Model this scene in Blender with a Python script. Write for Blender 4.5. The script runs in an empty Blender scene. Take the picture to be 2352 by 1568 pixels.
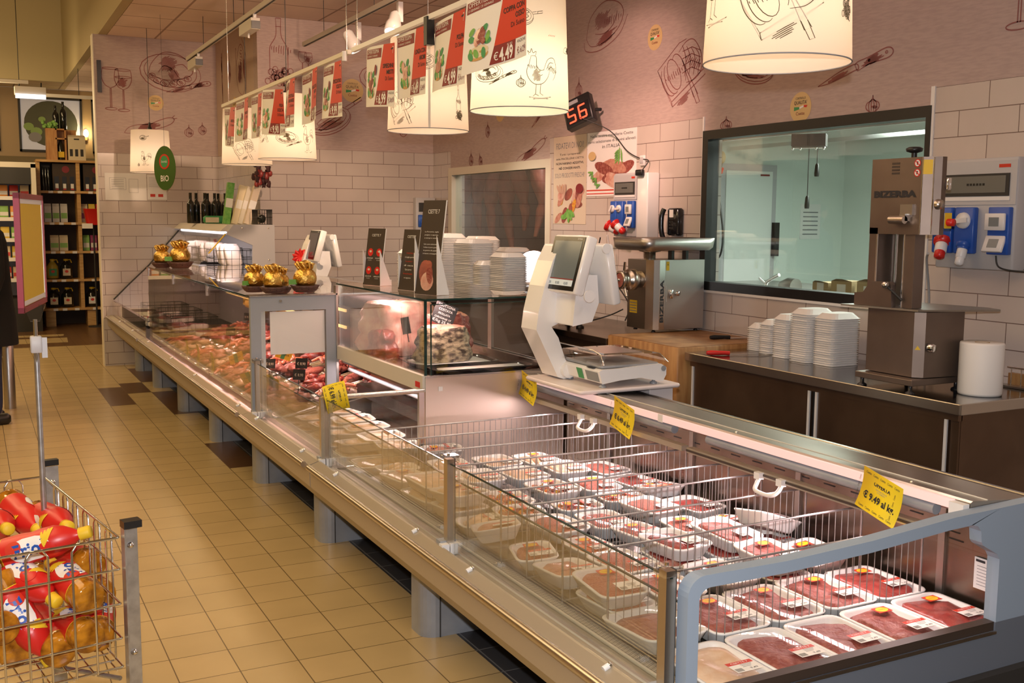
import bpy, math, random
from mathutils import Matrix, Vector, noise
R = random.Random(7)
PI = math.pi
C = bpy.context.scene.collection
S = bpy.context.scene

# ------------------------------------------------------------------ camera
cam_d = bpy.data.cameras.new('camera')
cam = bpy.data.objects.new('camera', cam_d)
C.objects.link(cam)
yaw, pit, rol = math.radians(27.388), math.radians(-6.727), math.radians(0.402)
fw = Vector((math.sin(yaw)*math.cos(pit), math.cos(yaw)*math.cos(pit), math.sin(pit)))
rt = Vector((math.cos(yaw), -math.sin(yaw), 0))
up = rt.cross(fw)
r2 = math.cos(rol)*rt + math.sin(rol)*up
u2 = -math.sin(rol)*rt + math.cos(rol)*up
cam.matrix_world = Matrix(((r2.x, u2.x, -fw.x, 0), (r2.y, u2.y, -fw.y, 0), (r2.z, u2.z, -fw.z, 1.57), (0, 0, 0, 1)))
cam_d.sensor_width = 36
cam_d.lens = 2394/2352*36
cam_d.clip_start = .02
S.camera = cam

# ------------------------------------------------------------------ exposure, world, lights
S.view_settings.view_transform = 'Standard'
S.view_settings.look = 'None'
S.view_settings.gamma = 1
S.view_settings.exposure = 0.0
S.cycles.use_denoising = True
S.cycles.max_bounces = 8
S.cycles.transparent_max_bounces = 24
S.cycles.caustics_reflective = False
S.cycles.caustics_refractive = False
S.cycles.sample_clamp_indirect = 4
W = bpy.data.worlds.new('world'); S.world = W
W.use_nodes = True
W.node_tree.nodes['Background'].inputs[0].default_value = (.60, .42, .27, 1)
W.node_tree.nodes['Background'].inputs[1].default_value = .26

def area(name, loc, size, power, col, rot=(0, 0, 0), sy=None, spread=None):
    d = bpy.data.lights.new(name, 'AREA'); d.energy = power; d.color = col
    d.shape = 'RECTANGLE'; d.size = size; d.size_y = sy or size
    if spread: d.spread = spread
    o = bpy.data.objects.new(name, d); C.objects.link(o); o.location = loc; o.rotation_euler = rot
    return o
def point(name, loc, power, col, r=.05):
    d = bpy.data.lights.new(name, 'POINT'); d.energy = power; d.color = col; d.shadow_soft_size = r
    o = bpy.data.objects.new(name, d); C.objects.link(o); o.location = loc
    return o
# camera flash, mounted just above the lens
fl = bpy.data.lights.new('camera_flash', 'SPOT'); fl.energy = 245; fl.color = (1, .97, .99)
fl.shadow_soft_size = .02; fl.spot_size = math.radians(100); fl.spot_blend = .6
flo = bpy.data.objects.new('camera_flash', fl); C.objects.link(flo)
flo.matrix_world = cam.matrix_world.copy(); flo.location = cam.location + u2*.11 - fw*.02
# shop lighting out of view: hall luminaires over the aisle and behind the photographer, plus added fills
area('hall_light', (-1.6, 4.5, 4.6), 2.5, 210, (1, .72, .38), sy=7)
point('hall_far_fill', (-3.0, 9.0, 4.5), 120, (1, .70, .36), .5)  # added fill without a luminaire, lifts the dark fascia beside the dropped ceiling
area('hall_light', (1.2, -1.5, 4.4), 3, 90, (1, .80, .55))
area('aisle_far_fill', (-1.2, 13, 3.8), 2.0, 110, (1, .70, .36), sy=4)  # added fill kept out of frame, for the far shelves
area('prep_fill_rear', (2.5, 4.6, 3.35), .8, 15, (1, .66, .48), sy=2.4)  # fill put in to brighten the back wall, no fixture there
def beam(name, loc, to, power, col, ang, blend=.6, r=.1):
    d = bpy.data.lights.new(name, 'SPOT'); d.energy = power; d.color = col; d.spot_size = math.radians(ang); d.spot_blend = blend; d.shadow_soft_size = r
    o = bpy.data.objects.new(name, d); C.objects.link(o); o.location = loc; o.rotation_euler = (Vector(to)-Vector(loc)).to_track_quat('-Z', 'Y').to_euler()
beam('wall_fill', (2.5, 3.6, 3.3), (3.1, 9.8, 1.7), 620, (1, .66, .44), 42)  # added spot without a fitting, brightens the back wall
beam('wall_fill', (2.2, 5.0, 3.3), (4.17, 6.3, 2.1), 340, (1, .58, .47), 46, .95)  # second added spot, brightens the middle of the right wall
beam('ceiling_fill', (2.2, 4.6, 2.6), (2.0, 9.6, 3.4), 80, (1, .60, .42), 75, .9)  # no such source: spot added to lighten the far ceiling
area('prep_fill', (3.2, 1.2, 3.35), 1.2, 5, (1, .74, .66), sy=1.6)  # unseen fill added over the counter, not a fitting

# ------------------------------------------------------------------ materials
MATS = {}
def P(name, col, rough=.5, metal=0, emis=0, ecol=None, noise2=None, nscale=20, bump=0, bscale=40, stretch=None, spec=None, coat=0, sss=0, detail=3, ndist=(.35, .65), trans=0):
    m = bpy.data.materials.new(name); m.use_nodes = True
    nt = m.node_tree; N = nt.nodes; L = nt.links; b = N['Principled BSDF']
    b.inputs['Base Color'].default_value = (*col, 1); b.inputs['Roughness'].default_value = rough
    b.inputs['Metallic'].default_value = metal
    if spec is not None: b.inputs['Specular IOR Level'].default_value = spec
    if coat: b.inputs['Coat Weight'].default_value = coat; b.inputs['Coat Roughness'].default_value = .05
    if sss: b.inputs['Subsurface Weight'].default_value = sss; b.inputs['Subsurface Radius'].default_value = (.02, .008, .005)
    if trans: b.inputs['Transmission Weight'].default_value = trans
    if emis:
        b.inputs['Emission Color'].default_value = (*(ecol or col), 1); b.inputs['Emission Strength'].default_value = emis
    if noise2 or bump:
        tc = N.new('ShaderNodeTexCoord'); mp = N.new('ShaderNodeMapping'); L.new(tc.outputs['Object'], mp.inputs[0])
        if stretch: mp.inputs['Scale'].default_value = stretch
    if noise2:
        n = N.new('ShaderNodeTexNoise'); n.inputs['Scale'].default_value = nscale; n.inputs['Detail'].default_value = detail
        cr = N.new('ShaderNodeValToRGB'); L.new(mp.outputs[0], n.inputs[0]); L.new(n.outputs[0], cr.inputs[0])
        cr.color_ramp.elements[0].position = ndist[0]; cr.color_ramp.elements[1].position = ndist[1]
        cr.color_ramp.elements[0].color = (*col, 1); cr.color_ramp.elements[1].color = (*noise2, 1)
        L.new(cr.outputs[0], b.inputs['Base Color'])
    if bump:
        n = N.new('ShaderNodeTexNoise'); n.inputs['Scale'].default_value = bscale; n.inputs['Detail'].default_value = 3
        bp = N.new('ShaderNodeBump'); bp.inputs['Strength'].default_value = bump; bp.inputs['Distance'].default_value = .01
        L.new(mp.outputs[0], n.inputs[0]); L.new(n.outputs[0], bp.inputs['Height']); L.new(bp.outputs[0], b.inputs['Normal'])
    MATS[name] = m
    return m
def brick(name, ax, c1, c2, mortar, w, h, off=.5, msize=.006, rough=.3, z0=0, x0=0, bump=.15):
    m = P(name, c1, rough); nt = m.node_tree; N = nt.nodes; L = nt.links; b = N['Principled BSDF']
    tc = N.new('ShaderNodeTexCoord'); sp = N.new('ShaderNodeSeparateXYZ'); cb = N.new('ShaderNodeCombineXYZ')
    L.new(tc.outputs['Object'], sp.inputs[0])
    mp = N.new('ShaderNodeMapping'); mp.inputs['Location'].default_value = (-x0, -z0, 0)
    L.new(sp.outputs[ax[0]], cb.inputs[0]); L.new(sp.outputs[ax[1]], cb.inputs[1]); L.new(cb.outputs[0], mp.inputs[0])
    t = N.new('ShaderNodeTexBrick'); L.new(mp.outputs[0], t.inputs[0])
    t.inputs['Scale'].default_value = 1; t.inputs['Brick Width'].default_value = w; t.inputs['Row Height'].default_value = h
    t.inputs['Mortar Size'].default_value = msize; t.inputs['Mortar Smooth'].default_value = .1; t.offset = off; t.offset_frequency = 2
    t.inputs['Color1'].default_value = (*c1, 1); t.inputs['Color2'].default_value = (*c2, 1); t.inputs['Mortar'].default_value = (*mortar, 1)
    n = N.new('ShaderNodeTexNoise'); n.inputs['Scale'].default_value = 2.5; n.inputs['Detail'].default_value = 4
    L.new(tc.outputs['Object'], n.inputs[0])
    mx = N.new('ShaderNodeMixRGB'); mx.blend_type = 'MULTIPLY'; mx.inputs[0].default_value = .25
    L.new(t.outputs['Color'], mx.inputs[1]); L.new(n.outputs[0], mx.inputs[2]); L.new(mx.outputs[0], b.inputs['Base Color'])
    bp = N.new('ShaderNodeBump'); bp.inputs['Strength'].default_value = bump; bp.inputs['Distance'].default_value = .002; bp.invert = True
    L.new(t.outputs['Fac'], bp.inputs['Height']); L.new(bp.outputs[0], b.inputs['Normal'])
    return m
def glassy(name, tint, f0=.04, gain=.9, rough=0.0, gcol=(1, 1, 1)):
    m = bpy.data.materials.new(name); m.use_nodes = True; nt = m.node_tree; N = nt.nodes; L = nt.links
    N.remove(N['Principled BSDF']); out = N['Material Output']
    t = N.new('ShaderNodeBsdfTransparent'); t.inputs[0].default_value = (*tint, 1)
    g = N.new('ShaderNodeBsdfGlossy'); g.inputs['Roughness'].default_value = rough; g.inputs[0].default_value = (*gcol, 1)
    lw = N.new('ShaderNodeLayerWeight'); lw.inputs[0].default_value = .5
    mr = N.new('ShaderNodeMath'); mr.operation = 'POWER'; mr.inputs[1].default_value = 3.0
    mm = N.new('ShaderNodeMath'); mm.operation = 'MULTIPLY_ADD'; mm.inputs[1].default_value = gain; mm.inputs[2].default_value = f0
    mm.use_clamp = True
    mx = N.new('ShaderNodeMixShader'); L.new(lw.outputs['Facing'], mr.inputs[0]); L.new(mr.outputs[0], mm.inputs[0])
    L.new(mm.outputs[0], mx.inputs[0]); L.new(t.outputs[0], mx.inputs[1]); L.new(g.outputs[0], mx.inputs[2]); L.new(mx.outputs[0], out.inputs[0])
    MATS[name] = m; return m
def shade_mat(name, col):
    m = bpy.data.materials.new(name); m.use_nodes = True; nt = m.node_tree; N = nt.nodes; L = nt.links
    N.remove(N['Principled BSDF']); out = N['Material Output']
    d = N.new('ShaderNodeBsdfDiffuse'); d.inputs[0].default_value = (*col, 1)
    t = N.new('ShaderNodeBsdfTranslucent'); t.inputs[0].default_value = (*col, 1)
    mx = N.new('ShaderNodeMixShader'); mx.inputs[0].default_value = .5
    L.new(d.outputs[0], mx.inputs[1]); L.new(t.outputs[0], mx.inputs[2]); L.new(mx.outputs[0], out.inputs[0])
    MATS[name] = m; return m

P('steel', (.52, .50, .48), .34, 1, bump=.03, bscale=60, stretch=(1, 1, 12))
P('steel_panel', (.78, .70, .62), .42, 1, bump=.03, bscale=60, stretch=(12, 12, 1))
P('saw_steel', (.19, .145, .12), .45, .8, noise2=(.23, .18, .15), nscale=4)
P('led_warm', (.8, .6, .25), .4, emis=.7, ecol=(1, .72, .25))
P('sign_green', (.045, .12, .012), .5)
P('steel_top', (.42, .38, .35), .14, 1)
P('steel_dark', (.24, .185, .15), .27, 1, noise2=(.31, .245, .20), nscale=4)
P('steel_bright', (.72, .71, .70), .22, 1)
P('steel_warm', (.60, .54, .47), .30, 1)
P('chrome', (.85, .85, .86), .12, 1)
P('champagne', (.46, .40, .31), .42, .55)
P('galv', (.55, .56, .57), .38, .9, noise2=(.42, .42, .43), nscale=35)
P('grey_blue', (.27, .34, .43), .45)
P('grey_blue_dark', (.13, .15, .185), .4)
P('alu', (.75, .76, .78), .5, .3)
P('grey_frame', (.30, .33, .37), .45)
P('grey_panel', (.50, .49, .50), .5)
P('leg_grey', (.36, .38, .41), .42, .2, noise2=(.30, .32, .35), nscale=9)
P('white', (.80, .78, .76), .35)
P('white_gloss', (.86, .85, .84), .22, coat=.3)
P('foam', (.86, .84, .82), .4)
P('cream', (.72, .66, .54), .5)
P('beige_metal', (.62, .58, .50), .5)
P('black', (.012, .012, .013), .35)
P('black_gloss', (.01, .01, .012), .12)
P('dark', (.03, .028, .026), .6)
P('dark_brown', (.045, .030, .022), .5)
P('red', (.62, .02, .015), .35)
P('red_orange', (.60, .035, .012), .5)
P('maroon', (.22, .015, .02), .5)
P('yellow', (.78, .52, .02), .55)
P('yellow_card', (.90, .66, .015), .6)
P('green', (.05, .30, .10), .5)
P('green_leaf', (.10, .34, .05), .5, noise2=(.22, .48, .10), nscale=30)
P('blue', (.02, .09, .42), .35)
P('ink', (.02, .02, .025), .6)
P('ink_grey', (.25, .25, .26), .6)
P('paper', (.83, .81, .78), .6)
P('paper_cream', (.66, .55, .42), .6)
P('sketch', (.27, .10, .09), .8)
P('sketch_lamp', (.10, .075, .03), .8)
P('badge', (.66, .47, .22), .7)
P('gold', (.72, .46, .12), .3, 1, bump=.5, bscale=70)
P('basket_brown', (.10, .045, .035), .6)
P('basket_stripe', (.28, .14, .10), .6)
P('wood_block', (.50, .27, .10), .45, noise2=(.34, .15, .05), nscale=6, stretch=(5, 5, .6))
P('wood_top', (.42, .22, .09), .5, noise2=(.25, .11, .04), nscale=9)
P('pine', (.62, .38, .14), .5, noise2=(.50, .28, .09), nscale=7, stretch=(1, 1, 6))
P('shelf_back', (.05, .032, .022), .7)
P('crate', (.60, .32, .11), .5, noise2=(.45, .20, .06), nscale=8, stretch=(4, 4, .7))
P('carton', (.45, .32, .17), .7)
P('bottle_glass', (.012, .014, .012), .08, coat=.5)
P('oil', (.17, .05, .003), .05, noise2=(.55, .22, .015), nscale=26, detail=4)
P('frame_red', (.26, .008, .025), .4)
P('oil_light', (.50, .38, .06), .1, coat=.5)
P('denim', (.02, .03, .08), .8)
P('coat', (.006, .006, .006), .9)
P('skin', (.55, .33, .24), .5, sss=.1)
P('beef', (.25, .050, .040), .42, noise2=(.42, .15, .12), nscale=44, bump=.5, bscale=80, coat=0, ndist=(.42, .75))
P('beef_dark', (.20, .022, .022), .28, noise2=(.36, .06, .05), nscale=30, bump=.35, bscale=50, coat=.2)
P('mince', (.50, .085, .060), .35, noise2=(.68, .26, .20), nscale=240, bump=.9, bscale=260)
P('pork', (.46, .17, .12), .4, noise2=(.60, .30, .22), nscale=30, bump=.3, bscale=50, coat=.2)
P('chicken', (.72, .47, .30), .3, noise2=(.80, .60, .44), nscale=25, bump=.3, bscale=40, coat=.2)
P('sausage', (.58, .11, .06), .22, noise2=(.74, .30, .18), nscale=90, coat=.3)
P('veg', (.70, .50, .05), .3, noise2=(.65, .10, .03), nscale=120)
P('rib_fat', (.72, .48, .38), .3, noise2=(.56, .22, .17), nscale=14, bump=.5, bscale=30, coat=.2)
P('aged_crust', (.50, .40, .27), .5, noise2=(.07, .05, .04), nscale=24, bump=1.0, bscale=30, detail=8, ndist=(.42, .60), stretch=(1, 1, 1.8))
P('hung_meat', (.40, .11, .07), .5, noise2=(.20, .05, .04), nscale=9, bump=.5, bscale=20)
P('cheese', (.80, .55, .12), .5)
P('mesh_grille', (.40, .38, .35), .4, .8)
P('screen', (.06, .07, .065), .12, emis=.16, ecol=(.42, .42, .36))
P('screen_dark', (.06, .05, .05), .12, emis=.05, ecol=(.5, .3, .3))
P('screen_light', (.5, .55, .55), .2, emis=.35)
P('lcd', (.22, .24, .24), .3)
P('led', (.9, .03, .01), .4, emis=4, ecol=(1, .05, .02))
P('bulb', (1, 1, 1), .3, emis=9, ecol=(1, .93, .8))
P('tube_pink', (.75, .55, .52), .4, emis=.42, ecol=(1, .70, .66))
P('tube_white', (1, 1, 1), .3, emis=1.6, ecol=(.85, .88, 1))
P('ceil_main', (.44, .36, .20), .8)
P('bulkhead', (.50, .42, .24), .8)
P('mural', (.50, .39, .355), .8, noise2=(.44, .34, .31), nscale=16, stretch=(1, 1, 6), bump=.1, bscale=90)
P('mural_light', (.52, .40, .33), .8)
P('cold_room', (.72, .79, .73), .5, emis=.0)
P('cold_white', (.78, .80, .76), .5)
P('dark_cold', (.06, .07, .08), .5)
P('window_decal', (.55, .54, .55), .5, emis=.12, ecol=(.8, .8, .85))
P('decal_dark', (.09, .095, .06), .7)
P('decal_green', (.25, .38, .12), .7)
P('alu_frame', (.42, .29, .14), .5)
P('far_wall', (.22, .17, .09), .8)
P('cabinet_brown', (.16, .10, .065), .36, .85, noise2=(.22, .14, .09), nscale=3)
P('cable', (.02, .02, .02), .4)
P('cable_grey', (.35, .35, .36), .4)
P('pink_board', (.78, .70, .68), .3)
P('flower', (.06, .02, .02), .7)
P('meat_paper', (.85, .74, .70), .5)
P('gloss_dark_panel', (.15, .11, .09), .15)
for nm, c in dict(pk_yellow=(.75, .55, .08), pk_orange=(.75, .30, .06), pk_red=(.60, .05, .04), pk_green=(.25, .50, .12), pk_cream=(.72, .62, .42), pk_purple=(.30, .05, .15), pk_white=(.75, .74, .70)).items():
    P(nm, c, .5)
glassy('glass', (.97, .98, .97), .035, .75)
glassy('glass_warm', (.94, .91, .84), .045, .75)
glassy('glass_big', (.90, .95, .92), .05, .6)
glassy('film', (.97, .97, .97), .014, .14, .04)
glassy('acrylic', (.90, .88, .85), .07, .8, .02)
P('glass_edge', (.01, .035, .03), .1)
shade_mat('lamp_shade', (.88, .79, .67))
shade_mat('plastic_clip', (.8, .75, .75))
TILE = (.66, .575, .52); TILE2 = (.63, .55, .50); MORT = (.19, .13, .11)
for nm, ax in (('tile_x', (0, 2)), ('tile_y', (1, 2))):
    brick(nm, ax, TILE, TILE2, MORT, .322, .122, z0=2.212 - 20*.122, x0=.1, msize=.0022, rough=.18, bump=.3)
brick('floor_tile', (0, 1), (.62, .455, .225), (.57, .42, .205), (.18, .125, .06), .205, .205, off=0, x0=.558 - 40*.205, z0=3.508 - 40*.205, msize=.0022, rough=.27, bump=.2)
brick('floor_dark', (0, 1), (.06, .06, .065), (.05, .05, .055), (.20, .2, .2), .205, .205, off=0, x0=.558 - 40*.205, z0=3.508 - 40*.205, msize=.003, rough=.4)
brick('floor_brown', (0, 1), (.14, .07, .035), (.12, .06, .03), (.2, .13, .07), .205, .41, off=0, x0=.558 - 40*.205, z0=3.508 - 40*.205, msize=.002, rough=.3)
brick('floor_wood', (1, 0), (.20, .105, .045), (.155, .08, .035), (.08, .04, .02), 1.2, .12, off=.4, msize=.003, rough=.28)
brick('ceil_tile', (0, 1), (.88, .70, .60), (.86, .68, .585), (.42, .28, .22), .6, .6, off=0, x0=1.2-.6*40, z0=.2-.6*40, msize=.011, rough=.85)
brick('ceil_tile_far', (0, 1), (.60, .44, .26), (.58, .43, .25), (.30, .2, .12), .6, .6, off=0, x0=.05-.6*40, z0=.2-.6*40, msize=.01, rough=.85)
# steel grille: a fine grid of openings
m = brick('grille', (1, 0), (.02, .02, .02), (.02, .02, .02), (.50, .46, .42), .016, .010, off=.5, msize=.0026, rough=.35)

# ------------------------------------------------------------------ mesh builder
class MB:
    def __init__(s): s.v = []; s.f = []; s.mi = []; s.sm = []; s.mats = []; s.T = None
    def mid(s, m):
        if m not in s.mats: s.mats.append(m)
        return s.mats.index(m)
    def add(s, vs, fs, m, smooth=False):
        o = len(s.v)
        if s.T is not None: vs = [s.T @ Vector(p) for p in vs]
        s.v += [tuple(p) for p in vs]; k = s.mid(m)
        for f in fs: s.f.append([i+o for i in f]); s.mi.append(k); s.sm.append(smooth)
        return s
    def box(s, x0, x1, y0, y1, z0, z1, m):
        v = [(x, y, z) for x in (x0, x1) for y in (y0, y1) for z in (z0, z1)]
        return s.add(v, [(0, 1, 3, 2), (4, 6, 7, 5), (0, 4, 5, 1), (2, 3, 7, 6), (0, 2, 6, 4), (1, 5, 7, 3)], m)
    def rbox(s, x0, x1, y0, y1, z0, z1, m, r=.01, n=3):      # box with rounded vertical edges and a small top bevel
        cx, cy = (x0+x1)/2, (y0+y1)/2; w, h = x1-x0, y1-y0; b = min(r*.5, (z1-z0)*.3)
        L = []
        for z, i in ((z0, b), (z0+b, 0), (z1-b, 0), (z1, b)):
            L.append([(cx+p[0], cy+p[1], z) for p in rrect(w-2*i, h-2*i, max(r-i, .0005), n)])
        return s.loft(L, m, True, True)
    def poly(s, pts, m): return s.add(pts, [list(range(len(pts)))], m)
    def quad(s, o, u, v, m):
        o, u, v = Vector(o), Vector(u), Vector(v); return s.add([o, o+u, o+u+v, o+v], [(0, 1, 2, 3)], m)
    def loft(s, loops, m, c0=False, c1=False, smooth=True, closed=True):
        n = len(loops[0]); vs = [p for l in loops for p in l]; fs = []
        for i in range(len(loops)-1):
            for j in range(n if closed else n-1):
                k = (j+1) % n; fs.append((i*n+j, i*n+k, (i+1)*n+k, (i+1)*n+j))
        s.add(vs, fs, m, smooth)
        if c0: s.add(loops[0], [list(range(n))[::-1]], m)
        if c1: s.add(loops[-1], [list(range(n))], m)
        return s
    def tube(s, pts, r, m, n=8, caps=True, closed=False, rs=None):
        pts = [Vector(p) for p in pts]; loops = []; N = len(pts)
        prev = None
        for i, p in enumerate(pts):
            a = pts[i-1] if (i or closed) else p; b = pts[(i+1) % N] if (i < N-1 or closed) else p
            t = (b-a); t = t.normalized() if t.length > 1e-9 else Vector((0, 0, 1))
            if prev is None:
                q = Vector((0, 0, 1)) if abs(t.z) < .9 else Vector((1, 0, 0))
                u = t.cross(q).normalized()
            else: u = (prev - t*prev.dot(t)).normalized()
            prev = u; w = t.cross(u); rr = rs[i] if rs else r
            loops.append([p+u*(rr*math.cos(2*PI*k/n))+w*(rr*math.sin(2*PI*k/n)) for k in range(n)])
        if closed: loops.append(loops[0])
        return s.loft(loops, m, caps and not closed, caps and not closed)
    def lathe(s, prof, m, c=(0, 0, 0), n=24, axis='z', caps=True):
        L = []
        for r, z in prof:
            l = []
            for k in range(n):
                a = 2*PI*k/n; x, y = r*math.cos(a), r*math.sin(a)
                p = (x, y, z) if axis == 'z' else ((z, x, y) if axis == 'x' else (y, z, x))
                l.append((c[0]+p[0], c[1]+p[1], c[2]+p[2]))
            L.append(l)
        return s.loft(L, m, caps and prof[0][0] > 1e-5, caps and prof[-1][0] > 1e-5)
    def prism(s, poly, ax, a0, a1, m, smooth=False):     # ax = axis of extrusion; poly in the other two axes
        def mk(p, a): return {'x': (a, p[0], p[1]), 'y': (p[0], a, p[1]), 'z': (p[0], p[1], a)}[ax]
        n = len(poly); A = [mk(p, a0) for p in poly]; B = [mk(p, a1) for p in poly]
        s.loft([A, B], m, False, False, smooth)
        s.add(A, [list(range(n))], m); s.add(B, [list(range(n))[::-1]], m)
        return s
    def sph(s, c, r, m, n=12, k=8, d=0, seed=0):
        if not hasattr(r, '__len__'): r = (r, r, r)
        L = []
        for i in range(k+1):
            t = PI*i/k; l = []
            for j in range(n):
                a = 2*PI*j/n; q = Vector((math.sin(t)*math.cos(a), math.sin(t)*math.sin(a), math.cos(t)))
                f = 1 + (d*noise.noise(q*1.7+Vector((seed, seed*.7, 0))) if d else 0)
                l.append((c[0]+q.x*r[0]*f, c[1]+q.y*r[1]*f, c[2]+q.z*r[2]*f))
            L.append(l)
        return s.loft(L, m)
    def text(s, t, o, u, v, h, m, w=None, align='l', bold=0, off=.0006):
        """text on the plane through o with unit directions u (reading) and v (up)"""
        vs, fs, wd = glyphs(t, bold)
        if not vs: return s
        u, v, o = Vector(u).normalized(), Vector(v).normalized(), Vector(o); nrm = u.cross(v)
        k = h/.72; kx = k if w is None else w/wd
        x0 = {'l': 0, 'c': -wd*kx/2, 'r': -wd*kx}[align]
        return s.add([o+u*(p[0]*kx+x0)+v*(p[1]*k)+nrm*off for p in vs], fs, m)
    def build(s, name, parent=None, label=None, cat=None, group=None, kind=None, bevel=0, rec=True):
        me = bpy.data.meshes.new(name); me.from_pydata(s.v, [], s.f)
        for m in s.mats: me.materials.append(MATS[m])
        me.polygons.foreach_set('material_index', s.mi); me.polygons.foreach_set('use_smooth', s.sm)
        me.update()
        o = bpy.data.objects.new(name, me); C.objects.link(o)
        if parent: o.parent = parent
        if bevel:
            b = o.modifiers.new('bevel', 'BEVEL'); b.width = bevel; b.segments = 2; b.limit_method = 'ANGLE'; b.angle_limit = math.radians(50)
        tag(o, label, cat, group, kind)
        return o
def tag(o, label=None, cat=None, group=None, kind=None):
    if label: o['label'] = label
    if cat: o['category'] = cat
    if group: o['group'] = group
    if kind: o['kind'] = kind
    return o
def thing(name, label, cat, loc=(0, 0, 0), rz=0, group=None):
    o = bpy.data.objects.new(name, None); C.objects.link(o); o.location = loc; o.rotation_euler = (0, 0, rz)
    o.empty_display_size = .05
    return tag(o, label, cat, group)
def dup(root, loc, rot=(0, 0, 0), label=None, scale=None):
    r = root.copy(); C.objects.link(r); r.location = loc; r.rotation_euler = rot
    if scale: r.scale = scale
    if label: r['label'] = label
    for ch in list(root.children):
        c = ch.copy(); C.objects.link(c); c.parent = r
        for g in ch.children:
            d = g.copy(); C.objects.link(d); d.parent = c
    return r
_gl = {}
def glyphs(t, bold=0):
    if (t, bold) in _gl: return _gl[(t, bold)]
    cu = bpy.data.curves.new('t', 'FONT'); cu.body = t; cu.size = 1; cu.resolution_u = 2; cu.offset = bold
    ob = bpy.data.objects.new('t', cu); 
    me = bpy.data.meshes.new_from_object(ob)
    vs = [tuple(v.co) for v in me.vertices]; fs = [list(p.vertices) for p in me.polygons]
    if vs:
        x0 = min(p[0] for p in vs); wd = max(p[0] for p in vs)-x0; vs = [(p[0]-x0, p[1], 0) for p in vs]
    else: wd = 1
    bpy.data.objects.remove(ob); bpy.data.curves.remove(cu); bpy.data.meshes.remove(me)
    _gl[(t, bold)] = (vs, fs, wd); return _gl[(t, bold)]
def rrect(w, h, r, n=4):
    r = min(r, w/2-1e-4, h/2-1e-4); o = []
    for cx, cy, a in ((w/2-r, h/2-r, 0), (-w/2+r, h/2-r, 90), (-w/2+r, -h/2+r, 180), (w/2-r, -h/2+r, 270)):
        for i in range(n+1):
            t = math.radians(a+90*i/n); o.append((cx+r*math.cos(t), cy+r*math.sin(t)))
    return o
def arc(cx, cy, rx, ry=None, a0=0, a1=360, n=18, rot=0):
    ry = rx if ry is None else ry; o = []; c, s_ = math.cos(math.radians(rot)), math.sin(math.radians(rot))
    for i in range(n+1):
        a = math.radians(a0+(a1-a0)*i/n); x, y = rx*math.cos(a), ry*math.sin(a); o.append((cx+x*c-y*s_, cy+x*s_+y*c))
    return o
def bez(pts, n=6):                                     # Catmull-Rom through points
    o = []; P_ = [pts[0]]+list(pts)+[pts[-1]]
    for i in range(1, len(P_)-2):
        a, b, c, d = [Vector(p) for p in P_[i-1:i+3]]
        for k in range(n):
            t = k/n; o.append(tuple(.5*((2*b)+(c-a)*t+(2*a-5*b+4*c-d)*t*t+(3*b-a-3*c+d)*t**3)))
    o.append(tuple(pts[-1])); return o
# ------------------------------------------------------------------ printed drawings (unit size, origin centre)
def hatch(cx, cy, rx, ry, ang, n, j=0):
    o = []; a = math.radians(ang); c, s_ = math.cos(a), math.sin(a); rr = random.Random(n+int(cx*100))
    for i in range(n):
        t = -1+2*(i+.5)/n; h = math.sqrt(1-t*t)*(.6+.4*rr.random())
        p = (-h*.9, t); q = (h*(.3+.6*rr.random()), t)
        o.append([(cx+(x*rx)*c-(y*ry)*s_, cy+(x*rx)*s_+(y*ry)*c) for x, y in (p, (0, t+.03), q)])
    return o
def sk_glass():
    L = []
    for dx, dy in ((-.18, .02), (.1, 0)):
        L += [arc(dx, .38+dy, .17, .02), bez([(dx-.17, .38+dy), (dx-.19, .2+dy), (dx-.12, .06+dy), (dx, 0+dy)]), bez([(dx+.17, .38+dy), (dx+.19, .2+dy), (dx+.12, .06+dy), (dx, 0+dy)]),
              [(dx-.012, dy), (dx-.015, -.38+dy)], [(dx+.012, dy), (dx+.015, -.38+dy)], arc(dx, -.4+dy, .13, .025)]
    L += [arc(.1, .24, .18, .02)] + hatch(.1, .14, .15, .09, 20, 12)
    return L
def sk_platter():
    L = [arc(0, 0, .5, .32, rot=-6), arc(0, .02, .43, .26, 150, 390, rot=-6)]
    L += [bez([(-.36, -.02), (-.3, .16), (-.12, .34), (.12, .33), (.3, .2), (.36, .02), (.2, -.08), (-.1, -.12), (-.36, -.02)]), bez([(-.2, .0), (-.1, .12), (.05, .05), (.12, -.06)]), bez([(.05, .12), (.2, .16), (.3, .06)])]
    for x, y, r in ((-.22, -.14, .06), (-.1, -.18, .07), (.04, -.18, .06), (.17, -.15, .07), (.28, -.08, .06), (-.3, -.06, .05)):
        L += [arc(x, y, r, r*.8)] + hatch(x, y, r*.7, r*.6, 50, 4)
    return L + hatch(-.02, .17, .24, .12, 35, 14) + hatch(.05, -.02, .2, .08, 120, 9)
def sk_knife():
    L = [bez([(-.5, -.16), (-.3, -.13), (0, -.02), (.06, .0), (.02, .07), (-.2, .0), (-.5, -.16)]), bez([(.05, -.03), (.2, .04), (.45, .09), (.5, .17), (.42, .22), (.2, .14), (.02, .08), (.05, -.03)])]
    return L + hatch(.26, .1, .2, .05, 22, 8) + hatch(-.2, -.06, .25, .03, 22, 4) + [arc(.42, .16, .015), arc(.2, .09, .012)]
def sk_garlic():
    L = [bez([(0, .45), (-.06, .2), (-.32, .05), (-.36, -.2), (-.12, -.4), (.12, -.4), (.36, -.2), (.32, .05), (.06, .2), (0, .45)])]
    for k in (-.2, -.07, .07, .2): L.append(bez([(k*.2, .25), (k*1.1, 0), (k*.9, -.36)]))
    return L + hatch(.12, -.15, .14, .18, 80, 6)
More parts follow.
